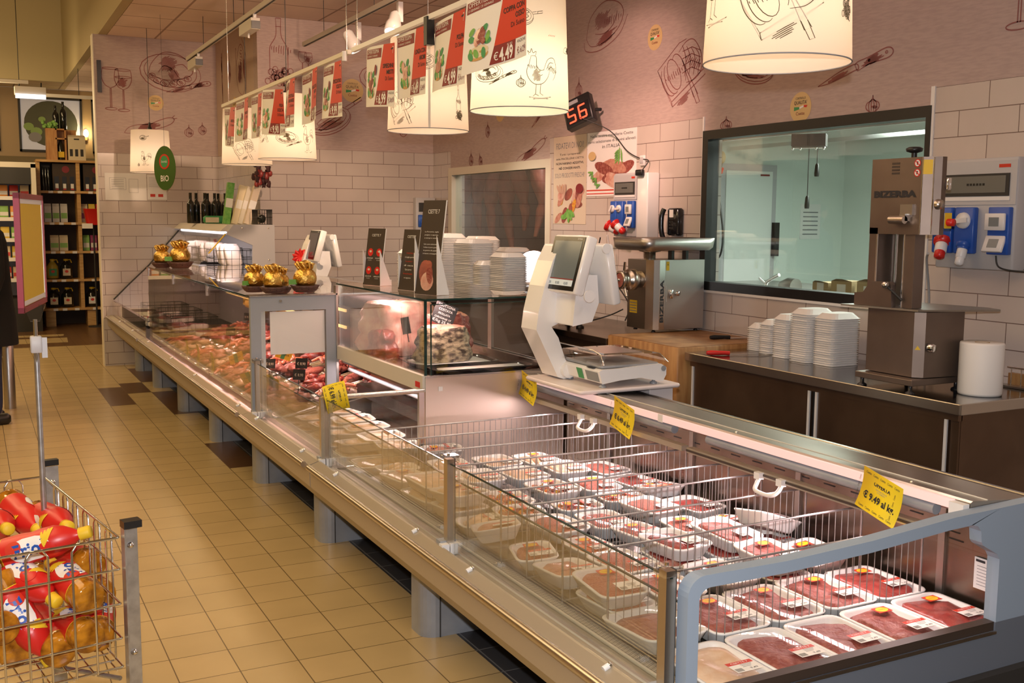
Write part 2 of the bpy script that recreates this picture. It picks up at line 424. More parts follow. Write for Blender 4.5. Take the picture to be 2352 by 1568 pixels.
def sk_sausage():
    L = [bez([(-.5, -.16), (-.4, .0), (-.2, .06), (0, .04), (.2, .14), (.4, .2), (.5, .14), (.42, -.02), (.15, -.14), (-.15, -.18), (-.4, -.2), (-.5, -.16)])]
    return L + hatch(0, -.04, .38, .12, 12, 12) + [[(.46, .18), (.52, .26)], [(.48, .14), (.56, .16)]]
def sk_bottle():
    L = [bez([(-.05, .5), (-.05, .25), (-.16, .08), (-.17, -.1), (-.17, -.32)]), bez([(.05, .5), (.05, .25), (.16, .08), (.17, -.1), (.17, -.3)]), [(-.05, .5), (.05, .5)], [(-.055, .38), (.055, .38)]]
    rr = random.Random(3)
    for i in range(30):
        x, y = -.22+rr.random()*.5, -.24-rr.random()*.22; L.append(arc(x, y, .05, .045, n=9))
    return L + hatch(.05, .05, .1, .2, 85, 9) + hatch(0, -.35, .25, .1, 20, 10)
def sk_roast():
    L = [[(-.5, .1), (-.16, -.5), (.5, -.08), (.46, .0), (-.18, -.42), (-.5, .1), (-.05, .46), (.1, .5)], [(-.16, -.5), (-.18, -.42)]]
    L += [arc(-.14, .0, .12, .26, rot=24), arc(-.2, -.06, .12, .26, 100, 290, rot=26), arc(-.26, -.1, .12, .25, 110, 280, rot=28), arc(-.04, .06, .12, .26, -60, 130, rot=22)]
    L += [bez([(-.05, .32), (.1, .46), (.26, .46), (.4, .25), (.42, .02), (.3, -.12), (.12, -.16)])]
    for k in range(4):
        x = .06+k*.09; L.append(bez([(x-.04, .42-k*.03), (x+.04, .2), (x+.02, -.06)])); L.append([(.03, .32-k*.11), (.22, .36-k*.1), (.4, .28-k*.1)])
    L += [[(.02, .2), (.28, -.4), (.36, -.36), (.08, .1), (.02, .2)], [(.24, -.3), (.34, -.5), (.4, -.48), (.31, -.28)]]
    return L + hatch(-.14, 0, .08, .2, 110, 9) + hatch(.25, .15, .12, .18, 60, 9) + hatch(.1, -.4, .2, .05, 30, 5)
def sk_pan():
    L = [arc(-.12, 0, .36, .24, rot=-4), arc(-.12, -.03, .36, .26, 170, 370, rot=-4), arc(-.12, .01, .3, .19, rot=-4), [(.22, .06), (.5, .14), (.5, .2), (.2, .12)], [(.36, .1), (.36, .15)]]
    for dy in (.05, -.07):
        L += [bez([(-.32, dy-.04), (-.2, dy+.02), (-.02, dy+.06), (.06, dy+.1), (.1, dy+.05), (0, dy), (-.18, dy-.05), (-.3, dy-.08), (-.32, dy-.04)])]
    return L + hatch(-.12, -.1, .28, .08, 0, 7)
def sk_rooster():
    L = [bez([(-.25, .36), (-.3, .2), (-.36, .05), (-.3, -.1), (-.15, -.2), (.05, -.18), (.2, -.05), (.26, .1)]), bez([(-.25, .36), (-.12, .34), (-.1, .15), (0, .08), (.1, .1)]), bez([(-.3, .38), (-.34, .46), (-.28, .42), (-.24, .5), (-.2, .42), (-.12, .45), (-.14, .36)])]
    L += [bez([(.08, .08), (.2, .3), (.38, .34), (.46, .2), (.44, .02), (.36, -.1)]), bez([(.16, .1), (.26, .24), (.38, .24)]), bez([(.2, .08), (.3, .16), (.4, .1)])]
    L += [[(-.12, -.2), (-.14, -.4), (-.2, -.44)], [(-.14, -.4), (-.06, -.43)], [(.0, -.2), (-.02, -.38), (.06, -.42)], [(-.3, -.46), (.2, -.48)], [(-.2, -.5), (.28, -.44)]]
    return L + hatch(-.08, -.02, .18, .12, 30, 12) + hatch(.34, .12, .1, .16, 70, 9) + hatch(-.2, .15, .07, .15, 80, 7)
def sk_chicken():
    L = [bez([(-.4, -.1), (-.3, .25), (-.1, .42), (.1, .44), (.34, .25), (.42, 0), (.3, -.25), (0, -.38), (-.3, -.32), (-.4, -.1)]), bez([(-.2, -.1), (0, -.2), (.2, -.12), (.3, .1)]), bez([(.1, .44), (.25, .5), (.4, .5), (.36, .4)]), bez([(-.46, -.14), (-.42, -.36), (-.1, -.5), (.3, -.4), (.5, -.1)])]
    return L + hatch(0, .1, .25, .2, 40, 16) + hatch(.05, -.3, .3, .1, 15, 12) + hatch(.2, 0, .15, .2, 80, 8)
SK = dict(glass=sk_glass, platter=sk_platter, knife=sk_knife, garlic=sk_garlic, sausage=sk_sausage, bottle=sk_bottle, roast=sk_roast, pan=sk_pan, rooster=sk_rooster, chicken=sk_chicken)
def ribbon(mb, pl, w, fn, mat):
    n = len(pl); vs = []; fs = []
    for i in range(n):
        a = Vector(pl[max(i-1, 0)]); b = Vector(pl[min(i+1, n-1)]); t = b-a
        if t.length < 1e-7: t = Vector((1, 0))
        t.normalize(); q = Vector((-t.y, t.x))*(w/2)*(.55+.45*math.sin(PI*(i+.5)/n)); p = Vector(pl[i]); vs += [fn(*(p+q)), fn(*(p-q))]
        if i: fs.append((2*i-2, 2*i-1, 2*i+1, 2*i))
    mb.add(vs, fs, mat)
def draw(mb, name, fn, cx, cy, sx, sy, rot=0, w=.006, mat='sketch', flip=1):
    c, s_ = math.cos(math.radians(rot)), math.sin(math.radians(rot))
    for pl in SK[name]():
        ribbon(mb, [(cx+(x*flip*sx)*c-(y*sy)*s_, cy+(x*flip*sx)*s_+(y*sy)*c) for x, y in pl], w, fn, mat)
def badge(mb, fn, cx, cy, r, ud, vd):
    mb.poly([fn(*p) for p in arc(cx, cy, r, r, n=26)[:-1]], 'badge')
    g = lambda x, y: (fn(cx+x*r, cy+y*r))
    def off(p): return Vector(p)+Vector(ud).cross(Vector(vd))*.0012
    for q, m_ in (([(-.6, -.2), (-.6, .05), (-.1, .02), (-.1, -.12)], 'green'), ([(-.1, -.12), (-.1, .02), (.3, .12), (.3, 0)], 'paper'), ([(.3, 0), (.3, .12), (.65, .1), (.55, -.05)], 'red')):
        mb.poly([off(g(*p)) for p in q], m_)
    mb.text('QUALITA\'', off(g(0, .2)), ud, vd, r*.24, 'ink', align='c', w=r*1.2)
    mb.text('CONTROLLO', off(g(0, .52)), ud, vd, r*.15, 'ink', align='c', w=r*.95)
    mb.text('Csette', off(g(0, -.5)), ud, vd, r*.22, 'maroon', align='c', w=r*.8)

# ------------------------------------------------------------------ setting
WX, YB, YA, ZT, ZC = 4.17, 9.8, 11.6, 2.212, 3.4
def st(mb, name, parent=None, label=None): return mb.build(name, parent, label, kind=None if parent else 'structure')
f = MB()
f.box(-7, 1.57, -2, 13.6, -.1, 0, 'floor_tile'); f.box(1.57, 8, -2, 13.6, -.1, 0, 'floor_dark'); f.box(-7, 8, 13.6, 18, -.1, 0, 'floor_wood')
for x0, x1, y0, y1 in ((1.171, 1.376, 9.69, 10.31), (.966, 1.171, 9.10, 10.10), (1.376, 1.57, 8.5, 9.69), (1.376, 1.57, 10.31, 11.3), (1.376, 1.57, 6.5, 7.3)):
    f.add([(x0, y0, .0006), (x1, y0, .0006), (x1, y1, .0006), (x0, y1, .0006)], [(0, 1, 2, 3)], 'floor_brown')
for y0, y1 in ((14.0, 14.55), (14.75, 15.0)): f.add([(-1.5, y0, .001), (1.02, y0, .001), (1.05, y1, .001), (-1.5, y1, .001)], [(0, 1, 2, 3)], 'floor_tile')
st(f, 'floor')
c = MB(); c.box(1.335, 8.2, -2, 16.9, ZC-.001, ZC+.05, 'ceil_tile'); c.box(-7, 1.245, 16.035, 16.9, ZC-.001, ZC+.05, 'ceil_tile_far'); c.box(1.245, 1.335, 16.035, 16.9, ZC-.001, ZC+.05, 'ceil_tile_far')
st(c, 'ceiling')
c = MB(); c.box(-7, 1.3, -3, 18, 6.0, 6.1, 'ceil_main'); st(c, 'ceiling')
c = MB(); c.box(1.25, 1.33, -2, 15.95, ZC, 6, 'ceil_main'); st(c, 'trim_1')
c = MB(); c.box(-7, 1.25, 15.95, 16.03, ZC, 6, 'bulkhead'); c.box(.28, .286, 15.945, 15.951, ZC, 6, 'far_wall'); st(c, 'trim_2')
# right wall with two window openings
w = MB(); T = .15
def seg(y0, y1, z0, z1):
    if z0 < ZT < z1: w.box(WX, WX+T, y0, y1, z0, ZT, 'tile_y'); w.box(WX, WX+T, y0, y1, ZT, z1, 'mural')
    else: w.box(WX, WX+T, y0, y1, z0, z1, 'tile_y' if z1 <= ZT+.01 else 'mural')
seg(-1.5, 3.63, 0, ZC); seg(3.63, 5.42, 0, 1.12); seg(5.42, 7.41, 0, ZC); seg(7.41, 9.37, 0, .95); seg(9.37, YB+.15, 0, ZC)
w.box(WX, WX+T, 3.63, 5.42, 2.13, ZC, 'mural'); w.box(WX, WX+T, 7.41, 9.37, 2.02, ZC, 'mural')
fr = lambda u, v: (WX-.0015, -u, v)            # u = -y so the drawing reads left to right
for a in (('chicken', -6.63, 2.98, .62, .34, 10), ('garlic', -6.97, 2.55, .13, .2, 0), ('roast', -5.68, 2.52, .52, .42, 0), ('knife', -4.16, 2.36, .52, .38, 0), ('pan', -4.9, 2.45, .5, .3, -10), ('garlic', -4.02, 2.17, .12, .1, 0),
          ('garlic', -8.9, 2.12, .12, .16, 0), ('garlic', -8.7, 2.1, .1, .14, 20), ('sausage', -7.75, 2.12, .55, .24, 12), ('garlic', -8.55, 2.36, .12, .16, 0), ('knife', -7.5, 2.45, .5, .3, 20), ('garlic', -5.2, 2.16, .14, .1, 0), ('bottle', -9.3, 2.75, .4, .7, 0), ('rooster', -8.0, 2.85, .6, .6, 0), ('glass', -3.1, 2.7, .5, .7, 0)):
    draw(w, a[0], fr, *a[1:6], w=.007)
badge(w, fr, -5.98, 2.79, .085, (0, -1, 0), (0, 0, 1)); badge(w, fr, -4.55, 2.20, .085, (0, -1, 0), (0, 0, 1)); badge(w, fr, -8.3, 2.5, .09, (0, -1, 0), (0, 0, 1))
st(w, 'wall_right')
b = MB(); b.box(2.42, WX+.15, YB, YB+.15, 0, ZT, 'tile_x'); b.box(2.42, WX+.15, YB, YB+.15, ZT, ZC, 'mural')
fb = lambda u, v: (u, YB-.0015, v)
draw(b, 'bottle', fb, 2.62, 3.08, .5, .62, w=.008); draw(b, 'glass', fb, 2.88, 3.0, .2, .26, w=.005); draw(b, 'pan', fb, 3.16, 2.52, .62, .46, 22, w=.009)
draw(b, 'platter', fb, 3.75, 2.9, .7, .5, w=.008); draw(b, 'garlic', fb, 3.85, 2.45, .13, .2, w=.007)
badge(b, fb, 3.33, 2.78, .11, (1, 0, 0), (0, 0, 1))
st(b, 'wall_back')
b = MB(); b.box(2.42, 2.5, YB+.15, YA+.15, 0, ZT, 'tile_y'); b.box(2.42, 2.5, YB+.15, YA+.15, ZT, ZC, 'mural_light'); b.box(2.419, 2.421, YB-.001, YB+.15, 0, ZT, 'tile_y')
f2 = lambda u, v: (2.4185, -u, v)
draw(b, 'chicken', f2, -10.45, 2.98, .6, .44, 90, w=.009); draw(b, 'knife', f2, -11.3, 3.0, .5, .3, 80, w=.009); draw(b, 'garlic', f2, -10.95, 3.05, .16, .3, w=.008)
badge(b, f2, -10.75, 2.66, .1, (0, -1, 0), (0, 0, 1))
st(b, 'wall_recess')
b = MB(); b.box(1.2, 2.42, YA, YA+.15, 0, ZT, 'tile_x'); b.box(1.2, 2.42, YA, YA+.15, ZT, ZC, 'mural'); b.box(1.19, 1.2, YA-.004, YA+.154, 0, ZC, 'cream')
fa = lambda u, v: (u, YA-.0015, v)
draw(b, 'glass', fa, 1.43, 2.86, .44, .52, w=.008); draw(b, 'platter', fa, 1.95, 3.06, .62, .6, w=.009); draw(b, 'knife', fa, 2.13, 2.92, .46, .36, w=.008)
draw(b, 'sausage', fa, 1.72, 2.51, .52, .3, 8, w=.008); draw(b, 'garlic', fa, 2.12, 2.47, .12, .15, w=.006); draw(b, 'garlic', fa, 2.26, 2.5, .11, .15, w=.006)
badge(b, fa, 1.79, 2.745, .08, (1, 0, 0), (0, 0, 1))
b.box(1.225, 1.265, YA-.02, YA, 2.82, 3.14, 'black')
st(b, 'wall_partition')
# far wall of the hall and the hidden left part
b = MB(); b.box(-7, 8, 16.95, 17.1, 0, 2.42, 'far_wall'); b.box(-7, 8, 16.95, 17.1, 2.42, ZC, 'alu_frame'); st(b, 'wall_far')
b = MB(); b.box(-7.1, -7, -2, 18, 0, 6, 'ceil_main'); st(b, 'wall_left')
# windows with printed film in the far wall
for k, (x0, x1, tx) in enumerate(((-.6, .42, 0), (.73, 1.53, 1), (1.72, 2.5, 0))):
    b = MB(); fy = 16.94
    b.box(x0, x1, fy-.01, fy+.01, 2.52, 3.25, 'window_decal')
    for a0, a1, z0, z1 in ((x0-.03, x0, 2.49, 3.28), (x1, x1+.03, 2.49, 3.28), (x0-.03, x1+.03, 3.25, 3.28), (x0-.03, x1+.03, 2.49, 2.52)): b.box(a0, a1, fy-.03, fy+.01, z0, z1, 'dark')
    if tx:
        g = lambda x, y: (1.13+x, fy-.0115, 2.9+y)
        b.poly([g(*p) for p in arc(0, 0, .36, .33, n=30)[:-1]], 'decal_dark')
        for i, (p, q, r_, m_) in enumerate(((-.3, -.05, .07, 'decal_green'), (-.2, -.12, .08, 'decal_green'), (-.22, -.2, .09, 'ink_grey'), (-.12, .06, .05, 'decal_green'))):
            b.poly([(1.13+p+x, fy-.013-i*.001, 2.9+q+y) for x, y in arc(0, 0, r_, r_*.8, n=12)[:-1]], m_)
    elif k == 0:
        b.text('Bontà', (.05, fy-.011, 3.05), (1, 0, 0), (0, 0, 1), .10, 'ink'); b.text('e gusto', (.0, fy-.011, 2.72), (1, 0, 0), (0, 0, 1), .10, 'ink')
    st(b, 'window_%d' % (k+3))
# window 1: black framed, into the lit cutting room
b = MB(); y0, y1, z0, z1 = 3.635, 5.415, 1.125, 2.128; t = .055
for a in ((y0, y1, z1-t, z1), (y0, y1, z0, z0+t), (y0, y0+.03, z0+t, z1-t), (y1-t, y1, z0+t, z1-t)): b.box(WX-.012, WX+.08, a[0], a[1], a[2], a[3], 'black')
w1 = st(b, 'window_1')
b = MB(); b.box(WX+.03, WX+.038, y0+.02, y1-.04, z0+.04, z1-.04, 'glass_big'); st(b, 'pane', w1)
b = MB()
for yy in (y0, y1): b.box(WX-.008, WX+.01, yy-.009+(.004 if yy > 4 else -.004), yy+.009, z0-.02, z1+.09, 'white')
b.box(WX-.012, WX+.02, y0-.01, y1+.01, z0-.015, z0, 'white'); st(b, 'trim_3')
# window 2: cold store
b = MB(); y0, y1, z0, z1 = 7.41, 9.37, .95, 2.03
for a in ((y0-.03, y1+.03, z1-.05, z1+.02), (y0-.03, y0+.05, z0+.03, z1-.05), (y1-.05, y1+.03, z0+.03, z1-.05), (y0-.03, y1+.03, z0-.03, z0+.03)): b.box(WX-.012, WX+.1, *a, 'cream')
w2 = st(b, 'window_2')
b = MB(); b.box(WX+.03, WX+.038, y0+.04, y1-.04, z0+.02, z1-.04, 'glass_big'); st(b, 'pane', w2)
# cutting room behind window 1
b = MB(); X0, X1, Y0, Y1, Z1 = WX+T, 7.3, 2.6, 7.35, 2.32
b.box(X0, X1, Y1, Y1+.05, 0, Z1, 'cold_room'); b.box(X1, X1+.05, Y0, Y1+.05, 0, Z1+.05, 'cold_room'); b.box(X0, X1, Y0-.05, Y0, 0, Z1, 'cold_room')
for y_ in (6.2, 5.0, 3.8): b.box(X1-.004, X1, y_, y_+.01, 0, Z1, 'grey_panel')
st(b, 'wall_cutting_room')
b = MB(); b.box(X0, X1, Y0, Y1, Z1, Z1+.05, 'cold_white'); st(b, 'ceiling')
area('cutting_room_light', (5.6, 4.6, 2.28), .5, 95, (.95, 1, .93), sy=2.6)
b = MB(); b.box(5.82, 6.46, Y1-.03, Y1, 0, 2.06, 'grey_panel'); b.box(5.88, 6.4, Y1-.045, Y1-.02, 0, 2.0, 'cold_white'); b.box(6.26, 6.36, Y1-.05, Y1-.045, 1.96, 1.975, 'maroon')
dr = st(b, 'door_1'); b = MB(); b.box(6.42, 6.46, Y1-.09, Y1-.03, 1.25, 1.55, 'black'); st(b, 'door_handle', dr)
# cold store behind window 2
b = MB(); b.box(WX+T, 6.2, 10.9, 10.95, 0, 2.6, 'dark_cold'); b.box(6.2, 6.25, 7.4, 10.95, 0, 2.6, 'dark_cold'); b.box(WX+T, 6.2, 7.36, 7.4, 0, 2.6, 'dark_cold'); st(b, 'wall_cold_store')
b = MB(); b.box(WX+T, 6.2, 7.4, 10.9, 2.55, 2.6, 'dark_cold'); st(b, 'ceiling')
point('cold_store_light', (4.7, 8.0, 2.3), 34, (1, .9, .85), .15)
b = MB()
for x in (4.6, 5.0, 5.4): b.tube([(x, 7.45, 2.2), (x, 10.85, 2.2)], .012, 'chrome', 6)
for y in (7.6, 9.2, 10.7): b.box(4.5, 5.5, y, y+.03, 2.2, 2.55, 'dark_cold')
tag(b.build('meat_rail'), 'overhead steel rails behind the dark cold store window', 'rail')
cuts = [(4.75, 10.35, .75), (4.8, 10.05, .7), (4.8, 9.72, .85), (4.85, 9.42, .95), (4.85, 9.18, .7), (4.8, 8.75, .75), (4.85, 8.45, .8), (4.75, 8.05, .7), (5.2, 9.9, .8)]
cp = ['rightmost, nearest the wall posters', 'second from the right', 'third from the right', 'centre right', 'exact middle', 'centre left', 'third from the left', 'second from the left', 'behind the others']
for i, (x, y, h) in enumerate(cuts[:8]):
    r = thing('hanging_carcass', 'long cut of reddish meat hanging behind the dark window, ' + ['leftmost', 'second from the left', 'third from the left', 'fourth from the left', 'fifth from the left', 'third from the right', 'second from the right', 'rightmost'][i], 'meat', (x, y, 2.19), group='carcasses hanging in the cold store')
    b = MB(); L = []
    for k in range(13):
        t = k/12; z = -.04-h*t; rad = .035+.085*math.sin(PI*min(1, t*1.5+.08))*(1-.35*t) if t < .65 else .075*(1-t)*1.6+.02
        l = []
        for j in range(14):
            a = 2*PI*j/14; d_ = 1+.35*noise.noise(Vector((math.cos(a)*1.5+i*3, math.sin(a)*1.5, t*4)))
            l.append((rad*.8*d_*math.cos(a)+.03*math.sin(t*5+i), rad*d_*math.sin(a)+.04*math.sin(t*3+i*2), z))
        L.append(l)
    b.loft(L, 'hung_meat', True, True); b.build('carcass_body', r)
    b = MB(); b.tube([(0, 0, .02), (.02, 0, .0), (0, 0, -.03), (0, 0, -.08)], .006, 'chrome', 6); b.build('hook', r)
# ------------------------------------------------------------------ helper: part given in world coordinates
def wp(mb, name, parent, **k):
    o = mb.build(name, parent, **k)
    l = parent.location
    if parent.parent is None and parent.type == 'EMPTY': o.matrix_parent_inverse = (Matrix.Translation(l) @ Matrix.Rotation(parent.rotation_euler.z, 4, 'Z')).inverted()
    return o
def leg(root, y, x1=2.35):
    L = []
    for z in (0, .31):
        pr = [(1.438, y+.07), (1.438, y+.05)] + [(1.503-.065*math.cos(math.radians(a)), y-.055*math.sin(math.radians(a))+.0) for a in range(0, 91, 15)] + [(x1, y-.055), (x1, y+.07)]
        L.append([(p[0], p[1], z) for p in pr])
    b = MB(); b.loft(L, 'leg_grey', True, True, smooth=False); b.box(1.502, 1.506, y-.058, y-.0545, 0, .31, 'dark'); wp(b, 'leg', root)
def front_body(root, y0, y1, pegs, legs, x1=2.5, r1=None):
    b = MB(); b.prism([(1.232, .524), (1.272, .538), (1.280, .538), (1.286, .512), (1.335, .505), (1.335, .48), (1.45, .30), (1.30, .350), (1.235, .43)], 'y', y0, y1, 'champagne')
    wp(b, 'front_panel', root)
    b = MB(); b.tube([(1.222, r1 or y0, .519), (1.222, y1-.02, .519)], .0135, 'steel_warm', 12); wp(b, 'bumper_rail', root)
    b = MB(); b.prism([(1.45, .29), (x1, .27), (x1, .40), (1.45, .40), (1.335, .50), (1.335, .47)], 'y', y0, y1, 'dark'); wp(b, 'base_tub', root)
    for y in pegs:
        b = MB(); b.tube([(1.254, y, .535), (1.268, y, .541)], .008, 'white', 8); b.sph((1.27, y, .542), .008, 'chrome', 8, 6); wp(b, 'peg', root)
    for y in legs: leg(root, y)
def post(root, y, zt=.815, cap=True):
    b = MB(); b.box(1.300, 1.325, y-.014, y+.014, .52, zt, 'steel_warm'); b.box(1.325, 1.330, y-.01, y+.01, .52, zt, 'dark'); q = wp(b, 'glass_post', root)
    if cap:
        b = MB(); b.rbox(1.288, 1.342, y-.022, y+.022, zt-.012, zt+.012, 'acrylic', .006); b.tube([(1.31, y, zt+.01), (1.31, y, zt+.017)], .005, 'chrome', 8); wp(b, 'clip_cap', q)
    b = MB(); b.box(1.275, 1.30, y-.03, y-.005, .515, .545, 'white'); b.box(1.305, 1.33, y-.03, y-.005, .51, .545, 'white'); b.box(1.28, 1.335, y-.004, y+.03, .505, .55, 'leg_grey'); wp(b, 'foot_clip', q)
def pane(root, y0, y1, zb, zt, x=1.31, m='glass', name='front_glass', t=.006):
    b = MB(); b.box(x, x+t, y0, y1, zb, zt, m); b.box(x-.0003, x+t+.0003, y0, y1, zt-.0025, zt+.0003, 'glass_edge'); return wp(b, name, root)

# ------------------------------------------------------------------ case A: low self-service case, y 1.75 - 4.25
A = thing('self_service_case', 'long low refrigerated meat case with grey-blue end frame, nearest the camera', 'refrigerated case', (1.9, 3.0, 0))
front_body(A, 1.72, 4.235, (1.95, 2.7, 3.13, 3.98), (2.25, 3.53), 2.56)
b = MB(); b.add([(1.335, 1.76, .495), (1.40, 1.76, .488), (1.40, 4.235, .488), (1.335, 4.235, .495)], [(0, 1, 2, 3)], 'champagne')
b.tube([(1.342, 1.76, .50), (1.342, 4.235, .50)], .005, 'beige_metal', 6); b.tube([(1.398, 1.76, .492), (1.398, 4.235, .492)], .005, 'beige_metal', 6); wp(b, 'glass_channel', A)
b = MB(); b.add([(1.402, 1.76, .487), (1.47, 1.76, .468), (1.47, 4.235, .468), (1.402, 4.235, .487)], [(0, 1, 2, 3)], 'grille'); b.add([(1.47, 1.76, .468), (1.50, 1.76, .435), (1.50, 4.235, .435), (1.47, 4.235, .468)], [(0, 1, 2, 3)], 'grille'); wp(b, 'air_grille', A)
b = MB(); b.box(1.335, 1.50, 1.785, 4.235, .40, .434, 'steel'); b.box(1.50, 2.49, 1.785, 4.235, .425, .445, 'steel'); wp(b, 'deck', A)
b = MB(); b.box(2.49, 2.52, 1.785, 4.235, .40, .83, 'steel_dark')
for k in range(20):
    y = 1.86+k*.12
    for dz in (0, .022, .044): b.box(2.4885, 2.49, y+(dz*.6), y+.05+(dz*.6), .655+dz, .659+dz, 'black')
for y in (2.05, 2.65, 3.25, 3.85): b.box(2.48, 2.49, y-.012, y+.012, .42, .8, 'steel'); b.box(2.478, 2.48, y-.004, y+.004, .45, .47, 'black')
wp(b, 'back_panel', A)
b = MB(); b.prism([(2.26, .824), (2.26, .849), (2.268, .853), (2.325, .848), (2.42, .840), (2.53, .828), (2.545, .80), (2.50, .79), (2.34, .79), (2.30, .81)], 'y', 1.783, 4.235, 'steel_warm')
for y in (2.0, 2.75, 3.5): b.lathe([(.006, 0), (.006, .002), (.002, .004)], 'chrome', (2.29, y, .851), 8)
b.box(2.531, 2.542, 1.783, 4.235, .8, .831, 'steel_bright'); b.tube([(2.326, 1.785, .849), (2.326, 4.23, .849)], .0022, 'beige_metal', 6); wp(b, 'top_ledge', A)
b = MB(); b.box(2.249, 2.259, 1.83, 4.22, .824, .849, 'tube_pink'); b.box(2.247, 2.249, 3.12, 3.15, .822, .851, 'white'); b.box(2.235, 2.258, 1.785, 1.83, .80, .846, 'white'); wp(b, 'light_strip', A)
b = MB(); b.tube([(2.275, 1.9, .803), (2.275, 2.88, .803)], .017, 'leg_grey', 10); b.tube([(2.275, 3.08, .803), (2.275, 4.22, .803)], .017, 'leg_grey', 10); wp(b, 'night_blind', A)
b = MB(); b.box(2.255, 2.285, 1.95, 2.98, .737, .756, 'champagne'); b.box(2.252, 2.255, 1.95, 2.98, .743, .750, 'dark_brown'); b.box(2.255, 2.285, 3.01, 4.22, .737, .756, 'champagne'); wp(b, 'blind_rail', A)
for y0, y1 in ((2.475, 2.58), (3.60, 3.70)):
    b = MB(); b.tube(bez([(2.252, y0, .742), (2.238, y0, .718), (2.222, y0+.012, .702), (2.219, (y0+y1)/2, .698), (2.222, y1-.012, .702), (2.238, y1, .718), (2.252, y1, .742)], 4), .007, 'white', 8)
    for y in (y0, y1): b.box(2.236, 2.256, y-.013, y+.013, .733, .755, 'white')
    wp(b, 'blind_handle', A)
b = MB(); b.box(2.483, 2.487, 1.805, 1.935, .54, .63, 'paper')
for i in range(7): b.box(2.4822, 2.483, 1.815+.01*(i % 3), 1.925, .552+i*.009, .5535+i*.009, 'ink_grey')
b.box(2.4822, 2.483, 1.90, 1.93, .618, .625, 'ink'); b.box(2.4822, 2.483, 1.83, 1.86, .60, .606, 'ink'); wp(b, 'rating_plate', A)
pane(A, 1.775, 2.945, .510, .80); pane(A, 2.975, 4.235, .510, .80)
pane(A, 1.775, 2.945, .510, .735, 1.345, name='inner_glass'); pane(A, 2.975, 4.235, .510, .735, 1.345, name='inner_glass')
post(A, 1.79); post(A, 2.96)
# end panel: grey-blue frame round a pane, solid panel below
def strip(path, w, y0, y1, mat, mb):
    for i in range(len(path)-1):
        a, b2 = Vector(path[i]), Vector(path[i+1]); 
        t0 = (Vector(path[min(i+1, len(path)-1)])-Vector(path[max(i-1, 0)])).normalized(); t1 = (Vector(path[min(i+2, len(path)-1)])-a).normalized()
        n0, n1 = Vector((-t0.y, t0.x))*w, Vector((-t1.y, t1.x))*w
        q = [a, b2, b2-n1, a-n0]; mb.prism([tuple(x) for x in q], 'y', y0, y1, mat)
b = MB(); path = [(1.335, .53), (1.335, .755)]+[(1.382-.047*math.cos(math.radians(a)), .760+.045*math.sin(math.radians(a))) for a in range(0, 91, 15)]+[(1.61, .803), (1.875, .813), (2.16, .834), (2.33, .838)]
ins = [(1.366, .53), (1.366, .745)]+[(1.396-.030*math.cos(math.radians(a)), .748+.028*math.sin(math.radians(a))) for a in range(0, 91, 15)]+[(1.61, .775), (1.875, .784), (2.14, .803), (2.225, .805)]
n = len(path); FY0, FY1 = 1.745, 1.782
vs = [(q[0], FY, q[1]) for FY in (FY0, FY1) for p_ in (path, ins) for q in p_]
fs = []
for i in range(n-1): fs += [(i, i+1, n+i+1, n+i), (2*n+i, 3*n+i, 3*n+i+1, 2*n+i+1), (i, 2*n+i, 2*n+i+1, i+1), (n+i, n+i+1, 3*n+i+1, 3*n+i)]
b.add(vs, fs, 'grey_blue')
b.prism([(2.22, .806), (2.33, .838), (2.50, .842), (2.66, .842), (2.66, .53), (2.335, .53), (2.335, .70), (2.325, .715), (2.27, .745), (2.262, .755), (2.258, .785), (2.245, .80)], 'y', FY0, FY1, 'grey_blue')
wp(b, 'end_frame', A)
b = MB(); b.prism([(1.335, .50), (1.24, .50), (1.24, .36), (1.33, .25), (2.66, .20), (2.66, .53), (2.335, .53), (2.335, .506)], 'y', FY0, FY1, 'grey_blue_dark'); wp(b, 'end_panel', A)
b = MB(); b.box(1.366, 2.335, 1.75, 1.778, .506, .53, 'dark_brown'); b.box(1.366, 2.335, 1.740, 1.745, .500, .507, 'steel_warm'); wp(b, 'gasket', A)
b = MB(); b.add([(1.36, 1.762, .52), (2.33, 1.762, .52), (2.33, 1.762, .70), (2.262, 1.762, .76), (2.225, 1.762, .81), (1.8, 1.762, .785), (1.38, 1.762, .78)], [tuple(range(7))], 'glass'); wp(b, 'end_glass', A)

# wire dividers standing in case A
dv = [2.065, 2.30, 2.545, 2.765, 2.945, 3.20, 3.33, 3.575, 3.825, 4.05]
b = MB(); x0, x1, z0, z1 = 1.49, 2.42, .447, .69
b.tube([(x0, 0, z0), (x0, 0, z1-.012), (x0+.004, 0, z1-.004), (x0+.012, 0, z1), (x1-.012, 0, z1), (x1-.004, 0, z1-.004), (x1, 0, z1-.012), (x1, 0, z0)], .0035, 'galv', 8)
b.tube([(x0, 0, z0+.012), (x1, 0, z0+.012)], .003, 'galv', 6)
k = x0+.026
while k < x1-.01: b.tube([(k, 0, z0+.01), (k, 0, z1)], .0014, 'galv', 5, caps=False); k += .0265
me_div = b
first = None
ordn = ['first', 'second', 'third', 'fourth', 'fifth', 'sixth', 'seventh', 'eighth', 'ninth', 'tenth', 'eleventh']
for i, y in enumerate(dv):
    lab = 'tall wire divider between meat trays, %s from the grey-blue end frame' % ordn[i]
    if first is None: first = b.build('wire_divider', None, lab, 'divider', 'wire dividers in the low meat case'); o = first
    else: o = first.copy(); C.objects.link(o); o['label'] = lab
    o.location = (0, y, 0); o.rotation_euler = (0, 0, 0)

